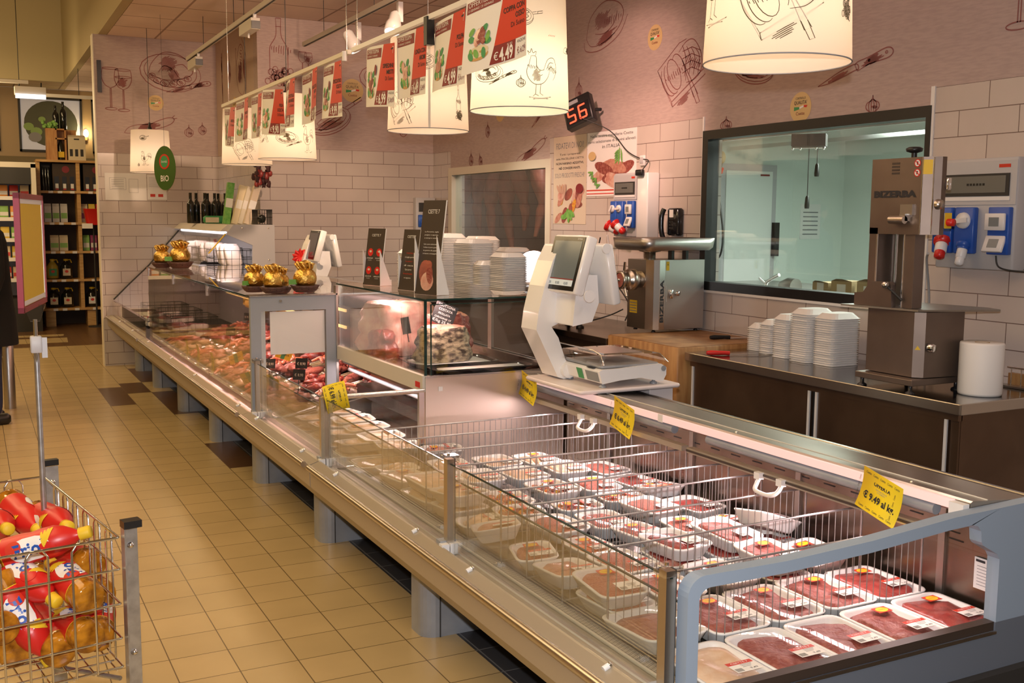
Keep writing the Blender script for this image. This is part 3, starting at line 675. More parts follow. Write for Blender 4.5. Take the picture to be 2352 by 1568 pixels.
# ------------------------------------------------------------------ case B: low front with glass box behind, y 4.25 - 5.5
B = thing('display_case', 'middle low meat case with square glass box on steel base behind it', 'refrigerated case', (1.9, 4.9, 0))
front_body(B, 4.245, 5.49, (4.46, 5.29), (4.81,), 2.4, 4.29)
b = MB(); b.box(1.335, 1.40, 4.25, 5.49, .47, .497, 'steel_warm'); b.box(1.40, 1.49, 4.25, 5.49, .44, .465, 'grille'); b.box(1.49, 1.76, 4.25, 5.49, .41, .42, 'steel'); b.box(1.76, 2.1, 4.30, 5.49, .41, .42, 'steel'); wp(b, 'deck', B)
pane(B, 4.275, 5.455, .510, .80); pane(B, 4.275, 5.455, .510, .735, 1.345, name='inner_glass')
post(B, 5.455); post(B, 4.262, .83)
b = MB(); b.tube([(1.29, 4.25, .806), (1.76, 4.25, .806)], .011, 'steel_bright', 10); b.box(1.285, 1.30, 4.238, 4.262, .44, .81, 'steel_bright'); b.box(1.735, 1.76, 4.24, 4.26, .44, .80, 'steel_bright'); wp(b, 'partition_rail', B)
b = MB(); b.box(1.325, 1.735, 4.248, 4.254, .5, .797, 'glass'); wp(b, 'partition_glass', B)
b = MB(); b.box(1.768, 2.48, 4.245, 4.262, .42, .865, 'steel_panel'); b.box(1.83, 1.85, 4.243, 4.245, .80, .82, 'white'); b.box(1.768, 2.48, 4.24, 4.262, .862, .870, 'steel_bright'); wp(b, 'side_panel', B)
b = MB(); b.box(1.755, 1.775, 4.25, 5.47, .80, .872, 'beige_metal'); b.box(1.752, 1.755, 4.28, 4.33, .815, .84, 'red'); wp(b, 'front_rail', B)
b = MB(); b.box(1.95, 1.97, 4.26, 5.47, .42, .80, 'steel_dark'); b.box(1.78, 1.96, 4.26, 5.47, .78, .80, 'steel_dark'); b.tube([(1.82, 4.3, .74), (1.82, 5.45, .74)], .012, 'leg_grey', 8); b.box(1.86, 1.95, 4.28, 5.45, .60, .66, 'black'); wp(b, 'air_duct', B)
b = MB(); b.box(1.775, 2.38, 4.262, 5.47, .855, .862, 'steel_dark'); b.box(2.36, 2.40, 4.25, 5.49, .42, .90, 'steel_dark'); wp(b, 'box_floor', B)
b = MB(); b.box(1.768, 1.774, 4.252, 5.47, .872, 1.205, 'glass'); b.box(1.765, 1.777, 4.250, 4.256, .872, 1.207, 'glass_edge'); wp(b, 'front_glass', B)
b = MB(); b.box(1.774, 2.42, 4.250, 4.256, .872, 1.19, 'glass'); b.box(1.80, 2.42, 4.2495, 4.2565, 1.187, 1.191, 'glass_edge'); b.box(1.795, 1.80, 4.25, 4.256, .872, 1.19, 'glass_edge'); wp(b, 'side_glass', B)
b = MB(); b.box(1.762, 2.42, 4.245, 5.49, 1.206, 1.214, 'glass_warm'); b.box(1.761, 1.763, 4.244, 5.49, 1.206, 1.2142, 'glass_edge'); b.box(1.762, 2.42, 4.243, 4.246, 1.206, 1.2142, 'glass_edge'); wp(b, 'glass_top', B)
b = MB(); b.box(2.385, 2.40, 4.26, 4.28, .87, 1.2, 'steel_bright'); b.box(2.385, 2.40, 4.84, 4.88, .87, 1.2, 'steel'); b.box(2.385, 2.41, 4.26, 5.48, .87, .90, 'steel'); b.box(2.385, 2.41, 4.26, 5.48, 1.19, 1.205, 'steel'); wp(b, 'sliding_door_frame', B)

# ------------------------------------------------------------------ case C: tall glass serve-over case, y 5.5 - 9.27
Cc = thing('serve_over_case', 'tall glass-fronted butcher counter full of meat with grey steel end frame', 'refrigerated case', (1.9, 7.3, 0))
front_body(Cc, 5.495, 9.24, (5.71, 6.95, 7.85, 8.96), (6.08, 7.36, 8.63), 2.4, 5.55)
b = MB()
for a in ((1.29, 1.345, .52, 1.155), (1.70, 1.76, .44, 1.155), (1.345, 1.70, 1.073, 1.155)): b.box(a[0], a[1], 5.485, 5.515, a[2], a[3], 'grey_frame')
b.box(1.285, 1.765, 5.48, 5.56, 1.150, 1.158, 'steel_bright'); b.lathe([(.008, 0), (.008, .003), (.004, .007)], 'chrome', (1.45, 5.478, 1.125), 10, 'y'); b.box(1.755, 1.768, 5.48, 5.52, .44, 1.2, 'steel'); wp(b, 'end_frame', Cc)
b = MB(); b.box(1.345, 1.70, 5.5, 5.506, .52, 1.075, 'glass'); wp(b, 'end_glass', Cc)
b = MB(); b.box(1.35, 1.375, 5.515, 5.53, .5, 1.07, 'white'); wp(b, 'corner_strip', Cc)
for y0, y1 in ((5.52, 6.76), (6.765, 8.0), (8.005, 9.22)):
    pane(Cc, y0, y1, .53, 1.135, 1.315, 'glass_warm')
for y in (5.56, 6.76, 8.0, 9.2):
    b = MB(); b.lathe([(.012, 0), (.012, .006), (0, .008)], 'chrome', (1.318, y, 1.10), 10, 'x'); b.box(1.305, 1.33, y-.018, y+.018, 1.118, 1.142, 'chrome'); b.box(1.308, 1.325, y-.006, y+.006, 1.07, 1.12, 'chrome'); wp(b, 'glass_clamp', Cc)
b = MB(); b.box(1.315, 2.25, 5.52, 9.22, 1.138, 1.146, 'glass_warm'); b.box(1.313, 1.316, 5.52, 9.22, 1.138, 1.1465, 'glass_edge'); wp(b, 'top_glass', Cc)
b = MB(); b.box(1.335, 2.3, 5.5, 9.24, .44, .455, 'steel'); b.prism([(1.42, .455), (2.2, .455), (2.2, .62)], 'y', 5.53, 9.2, 'steel'); wp(b, 'deck', Cc)
b = MB(); b.box(2.27, 2.30, 5.5, 9.24, .44, 1.1, 'gloss_dark_panel'); b.box(2.24, 2.36, 5.5, 9.24, 1.09, 1.135, 'steel'); wp(b, 'back_panel', Cc)
for z in (.92, 1.02):
    b = MB(); b.box(1.95, 2.26, 5.9, 9.15, z, z+.008, 'glass_warm'); b.box(1.945, 1.955, 5.9, 9.15, z-.006, z+.010, 'led_warm'); wp(b, 'shelf', Cc)
b = MB(); b.box(1.65, 1.70, 5.56, 9.2, 1.118, 1.136, 'tube_pink'); wp(b, 'light_strip', Cc)
for y in (6.3, 7.6):
    b = MB(); b.box(1.955, 1.975, y, y+.03, .46, 1.135, 'steel'); wp(b, 'upright', Cc)
for o_ in ('',):
    d = area('case_light', (1.75, 7.3, 1.11), .1, 24, (1, .56, .50), sy=3.4)
d = area('case_light', (1.95, 4.87, 1.18), .06, 6.0, (1, .62, .56), sy=1.1)
d = area('case_light', (2.272, 3.0, .730), .03, 11, (1, .72, .70), (0, math.radians(17), 0), sy=2.2)
d = area('case_light', (1.78, 4.87, .775), .03, 3.4, (1, .72, .68), (0, math.radians(17), 0), sy=1.1)

# ------------------------------------------------------------------ case D: tall corner case against the partition, y 9.27 - 11.58
D = thing('corner_case', 'far corner refrigerated case with sloping glass and grey side panel', 'refrigerated case', (1.9, 10.4, 0))
front_body(D, 9.255, 11.585, (9.9, 10.8), (9.95, 11.1), 2.38, 9.3)
b = MB(); b.prism([(1.285, .53), (1.285, .69), (1.292, .69), (1.292, .53)], 'y', 9.27, 11.58, 'glass_warm'); wp(b, 'low_glass', D)
b = MB(); pr = [(1.30, .70), (1.46, .86), (1.66, 1.05), (1.83, 1.25), (1.98, 1.42)]
b.loft([[(x, y, z) for x, z in pr] for y in (9.27, 11.58)], 'glass_warm', closed=False); b.tube([(x, 11.57, z) for x, z in pr], .008, 'dark', 6); b.tube([(x, 9.27, z) for x, z in pr[3:]], .006, 'yellow', 6); wp(b, 'sloping_glass', D)
b = MB(); b.prism([(1.98, 1.416), (2.045, 1.5), (2.405, 1.5), (2.405, .45), (2.2, .45), (2.203, 1.105), (2.208, 1.32)], 'y', 9.245, 9.27, 'grey_panel')
for x, z in ((2.12, 1.47), (2.35, 1.47), (2.35, 1.19)): b.lathe([(.008, 0), (.008, -.003), (0, -.006)], 'chrome', (x, 9.244, z), 8, 'y')
wp(b, 'side_panel', D)
b = MB(); b.prism([(1.93, 1.44), (2.0, 1.5), (2.41, 1.5), (2.41, 1.46), (2.0, 1.44)], 'y', 9.27, 11.59, 'beige_metal'); wp(b, 'canopy', D)
b = MB(); b.box(2.39, 2.41, 9.27, 11.59, .44, 1.46, 'grey_panel'); wp(b, 'back_panel', D)
b = MB(); b.tube([(2.0, 9.35, 1.425), (2.0, 11.5, 1.425)], .014, 'tube_white', 8); wp(b, 'light_tube', D)
b = MB(); b.box(1.75, 2.39, 9.3, 11.55, 1.10, 1.115, 'black'); b.box(1.74, 1.75, 9.3, 11.55, 1.10, 1.14, 'beige_metal'); wp(b, 'upper_deck', D)
b = MB(); b.box(1.335, 2.39, 9.26, 11.58, .44, .46, 'dark'); wp(b, 'lower_deck', D)
d = area('case_light', (2.05, 10.4, 1.40), .06, 5, (1, .84, .82), sy=2.1)
d = area('case_light', (1.86, 10.4, 1.09), .05, 7, (1, .60, .55), sy=2.1)  # extra light added so the low baskets show, no lamp sits here
# black wire baskets
def wire_basket(root, x0, x1, y0, y1, z0, z1, name='wire_basket', nx=6, ny=14, mat='black'):
    b = MB()
    for z in (z0, (z0+z1)/2, z1): b.tube([(x0, y0, z), (x1, y0, z), (x1, y1, z), (x0, y1, z)], .003, mat, 4, closed=True)
    for i in range(ny+1):
        y = y0+(y1-y0)*i/ny; b.tube([(x0, y, z1), (x0, y, z0), (x1, y, z0), (x1, y, z1)], .0018, mat, 4)
    for i in range(1, nx):
        x = x0+(x1-x0)*i/nx; b.tube([(x, y0, z1), (x, y0, z0), (x, y1, z0), (x, y1, z1)], .0018, mat, 4)
    return b
wb = wire_basket(None, -.2, .2, -.22, .22, 0, .15)
fw_ = None
for i, (x, y, z, lb) in enumerate(((2.13, 9.65, 1.118, 'black wire basket of wrapped meat under the lamp, nearest the grey side panel'), (2.13, 10.4, 1.118, 'black wire basket of pale packs in the middle of the corner case'), (2.13, 11.15, 1.118, 'black wire basket of packs by the tiled partition wall'),
                                 (1.72, 9.6, .462, 'low black wire basket of red meat, next to the tall glass counter'), (1.72, 10.3, .462, 'low black wire basket of red meat, middle of three'), (1.72, 11.0, .462, 'low black wire basket of red meat at the far end'))):
    if fw_ is None: o = fw_ = wb.build('wire_basket', None, lb, 'basket', 'wire baskets in the corner case')
    else: o = fw_.copy(); C.objects.link(o); o['label'] = lb
    o.location = (x, y, z)
    if z < 1: o.scale = (1, 1, 1.5)
pk = MB(); L = [[(p[0], p[1], z) for p in rrect(w_, h_, .02)] for z, w_, h_ in ((0, .10, .03), (.02, .14, .045), (.17, .15, .05), (.2, .13, .03))]
pk.loft(L, 'meat_paper', True, True)
fp = None
for bi, (by, nm) in enumerate(((9.65, 'nearest basket'), (10.4, 'middle basket'), (11.15, 'far basket'))):
    for j in range(7):
        y = by-.17+j*.056
        lb = 'pale wrapped pack in the upper %s, %s from its near end' % (nm, ['first', 'second', 'third', 'fourth', 'fifth', 'sixth', 'seventh'][j])
        if fp is None: o = fp = pk.build('wrapped_pack', None, lb, 'pack', 'wrapped packs in the upper %s' % nm)
        else: o = fp.copy(); C.objects.link(o); o['label'] = lb; o['group'] = 'wrapped packs in the upper %s' % nm
        o.location = (2.13+R.uniform(-.08, .08), y, 1.13); o.rotation_euler = (math.radians(R.uniform(-34, -20)), 0, PI/2*0+R.uniform(-.2, .2))

rp = MB(); rp.loft([[(p[0], p[1], z) for p in rrect(w_, h_, .02)] for z, w_, h_ in ((0, .15, .11), (.03, .16, .12), (.04, .14, .10))], 'foam', True, False); rp.loft([[(p[0], p[1], z) for p in rrect(w_, h_, .02)] for z, w_, h_ in ((.035, .14, .10), (.048, .11, .08), (.05, .01, .01))], 'beef', False, True)
fr_ = None
for bi, (by, nm) in enumerate(((9.6, 'near basket'), (10.3, 'middle basket'), (11.0, 'far basket'))):
    for j in range(9):
        lb = 'red meat pack in low %s of corner case, %s from its near end' % (nm, ordn[j])
        if fr_ is None: o = fr_ = rp.build('meat_pack', None, lb, 'meat pack', 'meat packs in the low %s' % nm)
        else: o = fr_.copy(); C.objects.link(o); o['label'] = lb; o['group'] = 'meat packs in the low %s' % nm
        o.location = (1.62+.18*(j % 2), by-.15+(j//2)*.075, .47+.045*(j % 3)); o.rotation_euler = (R.uniform(-.2, .2), R.uniform(-.1, .1), R.uniform(-.4, .4))
# ------------------------------------------------------------------ foam meat trays
def tray_mesh(w, l, h):
    b = MB(); L = []
    for (iw, z) in ((.036, 0), (.030, .004), (.004, h-.004), (0, h), (.002, h+.003), (.012, h+.002), (.016, h-.004), (.034, .010), (.040, .007)):
        L.append([(p[0], p[1], z) for p in rrect(w-2*iw*.75, l-2*iw*.75, .034-iw*.3, 4)])
    return b.loft(L, 'foam', True, True)
def meat_mesh(w, l, h, kind, seed):
    b = MB(); rr = random.Random(seed)
    wi, li = w-.042, l-.042
    if kind in ('beef', 'beef_dark', 'mince', 'pork', 'chicken'):
        L = []; ring = [rrect(1, 1, .24, 6)]; n = len(ring[0])
        for s_, z in ((.96, .010), (1.0, h*.55), (.985, h*.80), (.91, h*.94), (.70, h*1.0), (.44, h*1.03), (.22, h*1.04), (.02, h*1.03)):
            l_ = []
            for p in ring[0]:
                x, y = p[0]*wi*s_, p[1]*li*s_
                q = Vector((x*16+seed, y*16, z*9)); e = 1+.10*noise.noise(q*1.2) if s_ > .6 else 1
                amp = {'mince': .006, 'chicken': .012, 'pork': .011}.get(kind, .012)
                fold = math.sin((x*.5+y)*55+seed)*.0035 if kind in ('beef', 'beef_dark', 'pork') else 0
                l_.append((x*e, y*e, z+(noise.noise(q)*amp+fold if z > .012 else 0)))
            L.append(l_)
        b.loft(L, kind, True, True)
    elif kind == 'sausage':
        nn = 4
        for i in range(nn):
            x = -wi/2+wi*(i+.5)/nn; pts = [(x+.006*math.sin(t*3+i+seed), -li/2*.92+li*.92*t, h*.72+.006*math.sin(t*4+i)) for t in [k/8 for k in range(9)]]
            b.tube(pts, .014, 'sausage', 8, rs=[.005, .012, .014, .0145, .014, .0145, .014, .012, .005])
    elif kind == 'burger':
        for i, (x, y) in enumerate(((-.0, -li*.24), (.0, li*.24))):
            b.lathe([(.004, .012), (wi*.42, .012), (wi*.47, .022), (wi*.46, h*.85), (wi*.40, h), (.003, h*1.02)], 'mince', (x, y, 0), 20)
    elif kind == 'skewer':
        for i in range(3):
            x = -wi/2+wi*(i+.5)/3; b.tube([(x, -li*.5, h*.7), (x, li*.5, h*.7)], .0016, 'pine', 5)
            for k in range(6): b.sph((x, -li*.38+li*.76*k/5, h*.65), (.018, .014, .013), ('pork', 'veg', 'beef', 'sausage')[(k+i+seed) % 4], 8, 6, .4, k+i)
    elif kind == 'drum':
        for i in range(4):
            x = -wi/2+wi*(i+.5)/4; s_ = 1 if i % 2 else -1; b.tube([(x, -s_*li*.36, h*.7), (x+.004, -s_*li*.1, h*.8), (x, s_*li*.15, h*.7), (x, s_*li*.38, h*.65)], .02, 'chicken', 9, rs=[.013, .022, .016, .007])
    return b
def film_mesh(w, l, h):
    b = MB(); L = []
    for s_, z in ((0, h+.0035), (.012, h+.0045), (.04, h+.006+.0), (.08, h+.0065)):
        L.append([(p[0], p[1], z) for p in rrect(max(w-2*s_-.004, .01), max(l-2*s_-.004, .01), .032, 4)])
    b.loft(L, 'film', False, True); return b
def label_mesh(style=0):
    b = MB(); b.box(-.034, .034, -.022, .022, 0, .0006, 'paper')
    if style == 0:
        b.box(-.034, .034, .010, .022, .0006, .0010, 'red_orange'); b.text('CSETTE 7', (0, .0125, .0011), (1, 0, 0), (0, 1, 0), .0065, 'paper', align='c', w=.046, off=.0003)
    for i in range(9): b.box(-.031+i*.0021, -.0302+i*.0021, -.019, -.006, .0006, .0009, 'ink')
    b.text('9,49', (.006, -.017, .0007), (1, 0, 0), (0, 1, 0), .007, 'ink', w=.020, off=.0003)
    for i in range(3): b.box(-.005, .025-.004*i, .006-i*.005, .0075-i*.005, .0006, .0009, 'ink_grey')
    return b
def sticker_mesh():
    b = MB(); b.box(-.021, .021, -.015, .015, 0, .0006, 'red_orange'); b.poly([(x, y, .0009) for x, y in arc(0, 0, .0175, .0125, n=20)[:-1]], 'yellow')
    b.text('OFFERTA', (0, -.002, .001), (1, 0, 0), (0, 1, 0), .004, 'red_orange', align='c', w=.024, off=.0002); return b
def make_tray(w, l, h, kind, seed, lab, sticker, group, size_='M'):
    r = thing('meat_tray', 'x', 'meat tray', (0, 0, 0), 0, group)
    tray_mesh(w, l, h).build('foam_base', r); meat_mesh(w, l, h, kind, seed).build('meat', r); film_mesh(w, l, h).build('film', r)
    q = h+.0085
    if lab is not None:
        o = label_mesh(lab).build('price_label', r); o.location = (w*.5-.056, -l*.5+(.082 if size_ == 'L' else .052), q); o.scale = (1.12, 1.2, 1)
    if sticker:
        o = sticker_mesh().build('promo_sticker', r); o.location = (w*.5-.07, l*.5-.055, q); o.scale = (1.15, 1.15, 1)
    return r
KN = dict(beef='red beef slices', beef_dark='dark red beef cuts', mince='minced meat', pork='pink pork slices', chicken='pale poultry pieces', sausage='sausages', burger='burger patties', skewer='mixed skewers', drum='pale drumsticks')
protos = {}
def tray(kind, size, lab, st_, loc, rot, label, group='wrapped meat trays in the low case'):
    key = (kind, size, lab, st_)
    w, l, h = {'L': (.194, .255, .045), 'M': (.165, .215, .045), 'S': (.140, .185, .040)}[size]
    if key not in protos: r = protos[key] = make_tray(w, l, h, kind, len(protos)*3+1, lab, st_, group, size); r.location = loc; r.rotation_euler = rot
    else: r = dup(protos[key], loc, rot)
    r['label'] = label; r['group'] = group
    return r
d2 = math.radians
cols = ['against the front glass', 'second from the glass', 'third from the glass', 'fourth from the glass', 'against the back wall']
X5 = [1.575, 1.775, 1.972, 2.168, 2.365]
def T(row, col, kind, size='L', y=0, dx=0, dy=0, dz=0, rz=0, rx=0, ry=0, lab=0, stk=1, extra=''):
    z = .447+dz
    lb = '%s tray, %s, %s compartment from grey frame%s' % (KN[kind], cols[col].replace('against the ', 'by '), ordn[row], extra)
    return tray(kind, size, lab, stk, (X5[col]+dx, y+dy, z), (d2(rx), d2(ry), d2(rz)), lb)
# first compartment (between end frame and first divider): five trays in a row, label corner towards the shopper
yy = 1.925
T(0, 0, 'chicken', y=yy, dx=-.005, dz=.0, stk=0); T(0, 1, 'beef', y=yy, dx=-.005, stk=0); T(0, 2, 'beef', y=yy, dx=-.005, stk=0); T(0, 3, 'beef', y=yy, stk=1); T(0, 4, 'beef_dark', y=yy, stk=1, dz=.0)
yy = 2.188
T(1, 0, 'beef', y=yy, dx=-.01, dz=.012, rx=-4, stk=0, lab=1); T(1, 1, 'beef', y=yy, stk=1, dz=.002); T(1, 2, 'beef', y=yy, stk=1, dz=.002); T(1, 3, 'beef', y=yy, stk=1, dz=.004); T(1, 4, 'beef_dark', y=yy, stk=1)
# third: stack of two at the glass, then burger, mince ...
yy = 2.42
T(2, 0, 'mince', 'M', y=yy, dx=.02, dz=.0, rz=4, stk=0, lab=1, extra=', bottom one'); T(2, 0, 'mince', 'M', y=yy, dx=.0, dz=.052, rz=-3, rx=3, stk=1, lab=1, extra=', top one')
T(2, 1, 'mince', 'M', y=yy, rz=-2, dz=.01, lab=1); T(2, 2, 'beef', 'M', y=yy, rz=3, dz=.02, lab=1); T(2, 3, 'beef', 'M', y=yy, rz=2, dz=.055, rx=3, lab=1); T(2, 3, 'beef_dark', 'M', y=yy, rz=0, lab=0, stk=0, extra=', underneath'); T(2, 4, 'beef', 'M', y=yy, rz=-6, dx=-.03, dz=.03, ry=-8, lab=1)
yy = 2.655
T(3, 0, 'pork', 'M', y=yy, rz=-3, dz=.02, rx=-6, stk=0); T(3, 1, 'burger', 'M', y=yy, rz=5, dz=.012, stk=0); T(3, 2, 'beef_dark', 'M', y=yy, rz=7, dz=.055, stk=0, lab=1); T(3, 2, 'beef_dark', 'M', y=yy, rz=-7, stk=0, extra=', underneath')
T(3, 3, 'beef', 'M', y=yy, rz=8, dz=.06, dx=.01, rx=5, stk=0, lab=1); T(3, 3, 'beef_dark', 'M', y=yy, rz=-4, lab=1, stk=0, extra=', underneath'); T(3, 4, 'beef_dark', 'M', y=yy, rz=-12, dx=-.02, dz=.085, rx=-12, ry=18, stk=1, extra=', tipped up'); T(3, 4, 'beef_dark', 'M', y=yy, rz=3, stk=0, extra=', underneath')
yy = 2.855
T(4, 0, 'mince', 'S', y=yy, dx=-.01, dz=.02, rz=-16, ry=-4); T(4, 1, 'sausage', 'S', y=yy, dz=.01, rz=3); T(4, 2, 'mince', 'S', y=yy, rz=8, dz=.035); T(4, 3, 'mince', 'S', y=yy, rz=-4, dz=.03); T(4, 4, 'beef_dark', 'S', y=yy, rz=14, dz=.02, rx=-8)
yy = 3.072
T(5, 0, 'pork', 'M', y=yy, dx=-.035, dz=.045, rz=-20, ry=-8, rx=-10, stk=0); T(5, 1, 'burger', 'M', y=yy, rz=5, dz=.02, lab=1, stk=0); T(5, 2, 'mince', 'M', y=yy, rz=-3, dz=.01, stk=0); T(5, 3, 'mince', 'M', y=yy, rz=5, dz=.04, lab=1, stk=0); T(5, 4, 'beef_dark', 'M', y=yy, rz=9, dz=.02, stk=0)
yy = 3.265
T(6, 1, 'skewer', 'S', y=yy, rz=80, dz=.03, dx=-.05, stk=1); T(6, 2, 'skewer', 'S', y=yy, rz=86, dz=.02, stk=1); T(6, 3, 'sausage', 'S', y=yy, rz=84, dz=.03, stk=1); T(6, 4, 'sausage', 'S', y=yy, rz=75, dz=.05, ry=10, stk=1, dx=-.02); T(6, 0, 'drum', 'S', y=yy, rz=88, dz=.01, stk=0)
yy = 3.455
T(7, 0, 'chicken', 'M', y=yy, rz=3, dz=.015, rx=-3); T(7, 0, 'chicken', 'M', y=yy, rz=8, dz=.07, rx=-4, lab=0, extra=', top one'); T(7, 1, 'skewer', 'M', y=yy, rz=-3, dz=.02); T(7, 2, 'skewer', 'M', y=yy, rz=4, dz=.04, lab=0); T(7, 3, 'burger', 'M', y=yy, rz=-5, dz=.03); T(7, 4, 'beef_dark', 'M', y=yy, rz=7, dz=.02)
yy = 3.70
T(8, 0, 'chicken', 'L', y=yy, rz=6, dz=.0, stk=0, extra=', bottom one'); T(8, 0, 'chicken', 'L', y=yy, rz=2, dx=.01, dz=.055, stk=0, extra=', top one'); T(8, 1, 'chicken', 'M', y=yy, rz=-2, dz=.05, stk=0); T(8, 2, 'chicken', 'M', y=yy, rz=3, dz=.04, stk=0); T(8, 3, 'chicken', 'M', y=yy, rz=-3, dz=.045, stk=0); T(8, 4, 'burger', 'M', y=yy, rz=6, dz=.02, stk=0)
yy = 3.94
T(9, 0, 'chicken', 'M', y=yy, rz=10, dz=.02, dx=-.02, stk=1); T(9, 1, 'chicken', 'M', y=yy, rz=-6, dz=.045, dx=-.02, stk=0); T(9, 2, 'chicken', 'M', y=yy, rz=3, dz=.04, stk=0); T(9, 3, 'drum', 'M', y=yy, rz=3, dz=.03, stk=1)
yy = 4.145
T(10, 0, 'drum', 'S', y=yy, rz=88, dz=.01, dx=.02, stk=0, lab=None); T(10, 1, 'pork', 'S', y=yy, rz=80, dz=.075, dx=.03, stk=1)
# deli packs in case B
g2 = 'pale poultry packs in the middle low case'
for r_ in range(5):
    for c_ in range(2):
        for lv in range(2 if r_ > 0 or c_ else 1):
            y = 4.40+r_*.225; x = 1.60+c_*.1+R.uniform(-.01, .01)
            if c_ and lv == 0: continue
            lb = 'pack of pale poultry, %s row from price card, %s' % (ordn[r_], ('lower, by front glass' if lv == 0 else 'upper, by front glass') if c_ == 0 else 'towards the steel duct')
            tray('chicken', 'M', 0 if lv else None, 1 if (r_+c_) % 3 == 0 and lv else 0, (x if c_ else 1.59, y, .423+lv*.052+(.02 if c_ else 0)), (d2(R.uniform(-5, 5)), d2(R.uniform(-4, 4)), d2(90+R.uniform(-6, 6))), lb, g2)

# ------------------------------------------------------------------ yellow price cards
def card(loc, rz, tilt, price, label, w=.135, h=.125, lean=0):
    """card standing in the plane of local x (width) and z (height)"""
    r = MB(); L = []
    n = 6
    for j in range(n+1):
        t = j/n; bow = .010*math.sin(PI*t)
        L.append([(-w/2, bow, h*t), (w/2, bow, h*t), (w/2, bow+.0006, h*t), (-w/2, bow+.0006, h*t)])
    r.loft(L, 'yellow_card', True, True)
    def tx(s_, x, z, hh, ww, mat='ink', al='c'):
        bo = .035 if hh > .009 else .01
        bow = .010*math.sin(PI*z/h); r.text(s_, (x, bow-.0012, z), (1, 0, 0), (0, 0, 1), hh, mat, w=ww, align=al, off=.0004, bold=bo)
    tx('OFFERTA', 0, h*.66, .0125, w*.42); tx(price, 0, h*.28, .021, w*.80); tx('FETTINE SCELTE', 0, h*.57, .004, w*.28, 'ink_grey'); tx('DI SUINO', 0, h*.52, .004, w*.2, 'ink_grey')
    for i in range(5):
        x = -w*.36+i*w*.18; tx('Csette', x, h*.87, .007, w*.13); tx('Csette', x, h*.06, .007, w*.13)
    for i in range(4):
        for s_ in (-1, 1): r.text('Csette', (s_*w*.44, -.011, h*(.18+.17*i)), (0, 0, 1), (-1, 0, 0), .006, 'ink', w=h*.12, off=.0004)
    o = r.build('price_card', None, label, 'price card', 'yellow price cards')
    o.matrix_world = Matrix.Translation(loc) @ Matrix.Rotation(rz, 4, 'Z') @ Matrix.Rotation(lean, 4, 'X') @ Matrix.Rotation(tilt, 4, 'Y')
    o.location = o.matrix_world.translation
    return o
card((2.228, 2.075, .742), -PI/2, d2(14), '€ 9.49 al kg.', 'yellow card reading € 9.49 al kg clipped to the ledge nearest the camera', .147, .124)
card((2.228, 3.38, .742), -PI/2, d2(14), '€ 6.49 al kg.', 'yellow card reading € 6.49 al kg on the ledge below the big scale', .147, .124)
card((2.228, 4.16, .745), -PI/2, d2(14), '€ 4.49 al kg.', 'yellow card reading € 4.49 al kg at the far end of the ledge', .147, .118)
c_ = card((1.36, 4.235, .74), 0, d2(8), '€ 6.99 al kg.', 'yellow card seen turned sideways on the glass partition', .12, .10)
c_.matrix_world = Matrix.Translation((1.30, 4.225, .80)) @ Matrix.Rotation(d2(-12), 4, 'Y') @ Matrix.Rotation(PI/2, 4, 'Y') @ Matrix.Translation((0, 0, 0))
for i, (y, lb) in enumerate(((7.75, 'nearest the chocolates of the far cluster'), (7.33, 'middle one of three behind the tall glass'), (6.85, 'nearest the grey end frame'))):
    o = card((1.35, y, .545), -PI/2, 0, '€ 5.99 al kg.', 'yellow tag standing inside the tall counter, ' + lb, .085, .15)

# ------------------------------------------------------------------ counter meat in case C
def deckz(x): return .455 + max(0, (x-1.42))*.212+.004
cm = [('sausage links', 'sausage'), ('red steaks', 'beef'), ('pork chops', 'pork'), ('minced meat', 'mince'), ('dark beef cuts', 'beef_dark'), ('chicken parts', 'chicken')]
k = 0
slots = []
yv = 5.56
while yv < 9.0:
    slots.append(yv); yv += .30
nmx = ['front row', 'middle row', 'back row']
for j, y in enumerate(slots):
    for q, x in enumerate((1.56, 1.83, 2.08)):
        kind = ('chicken', 'pork', 'sausage')[j % 3] if q == 0 and j > 1 else ('pork' if q == 0 else (('beef', 'sausage', 'beef_dark', 'mince')[(j+q) % 4]))
        r = thing('meat_platter', 'dish of %s in tall counter, %s, %s from grey frame' % (KN[kind], nmx[q], (ordn+['twelfth', 'thirteenth'])[j]), 'meat', (x, y+.145, deckz(x)+.0), 0, 'meat dishes in the tall counter')
        b = MB(); b.T = Matrix.Rotation(-math.atan(.212), 4, 'Y'); b.loft([[(p[0], p[1], z) for p in rrect(w_, h_, .02, 3)] for w_, h_, z in ((.24, .27, 0), (.25, .28, .02), (.245, .275, .02), (.235, .265, .004))], 'steel_bright', True, True); b.build('dish', r)
        b = MB(); b.T = Matrix.Rotation(-math.atan(.212), 4, 'Y'); rr = random.Random(j*7+q)
        nn = 15 if kind != 'mince' else 8
        for i in range(nn):
            px, py = rr.uniform(-.085, .085), rr.uniform(-.10, .10); pz = .022+.012*(i % 4)+rr.random()*.01
            if kind == 'sausage':
                a = rr.random()*PI; l = .055; b.tube([(px-l*math.cos(a), py-l*math.sin(a), pz), (px, py, pz+.014), (px+l*math.cos(a), py+l*math.sin(a), pz)], .013, 'sausage', 7, rs=[.009, .014, .009])
            else: b.sph((px, py, pz), (rr.uniform(.03, .055), rr.uniform(.03, .05), rr.uniform(.014, .028)), kind, 9, 6, .7, i+j)
        b.build('meat', r)
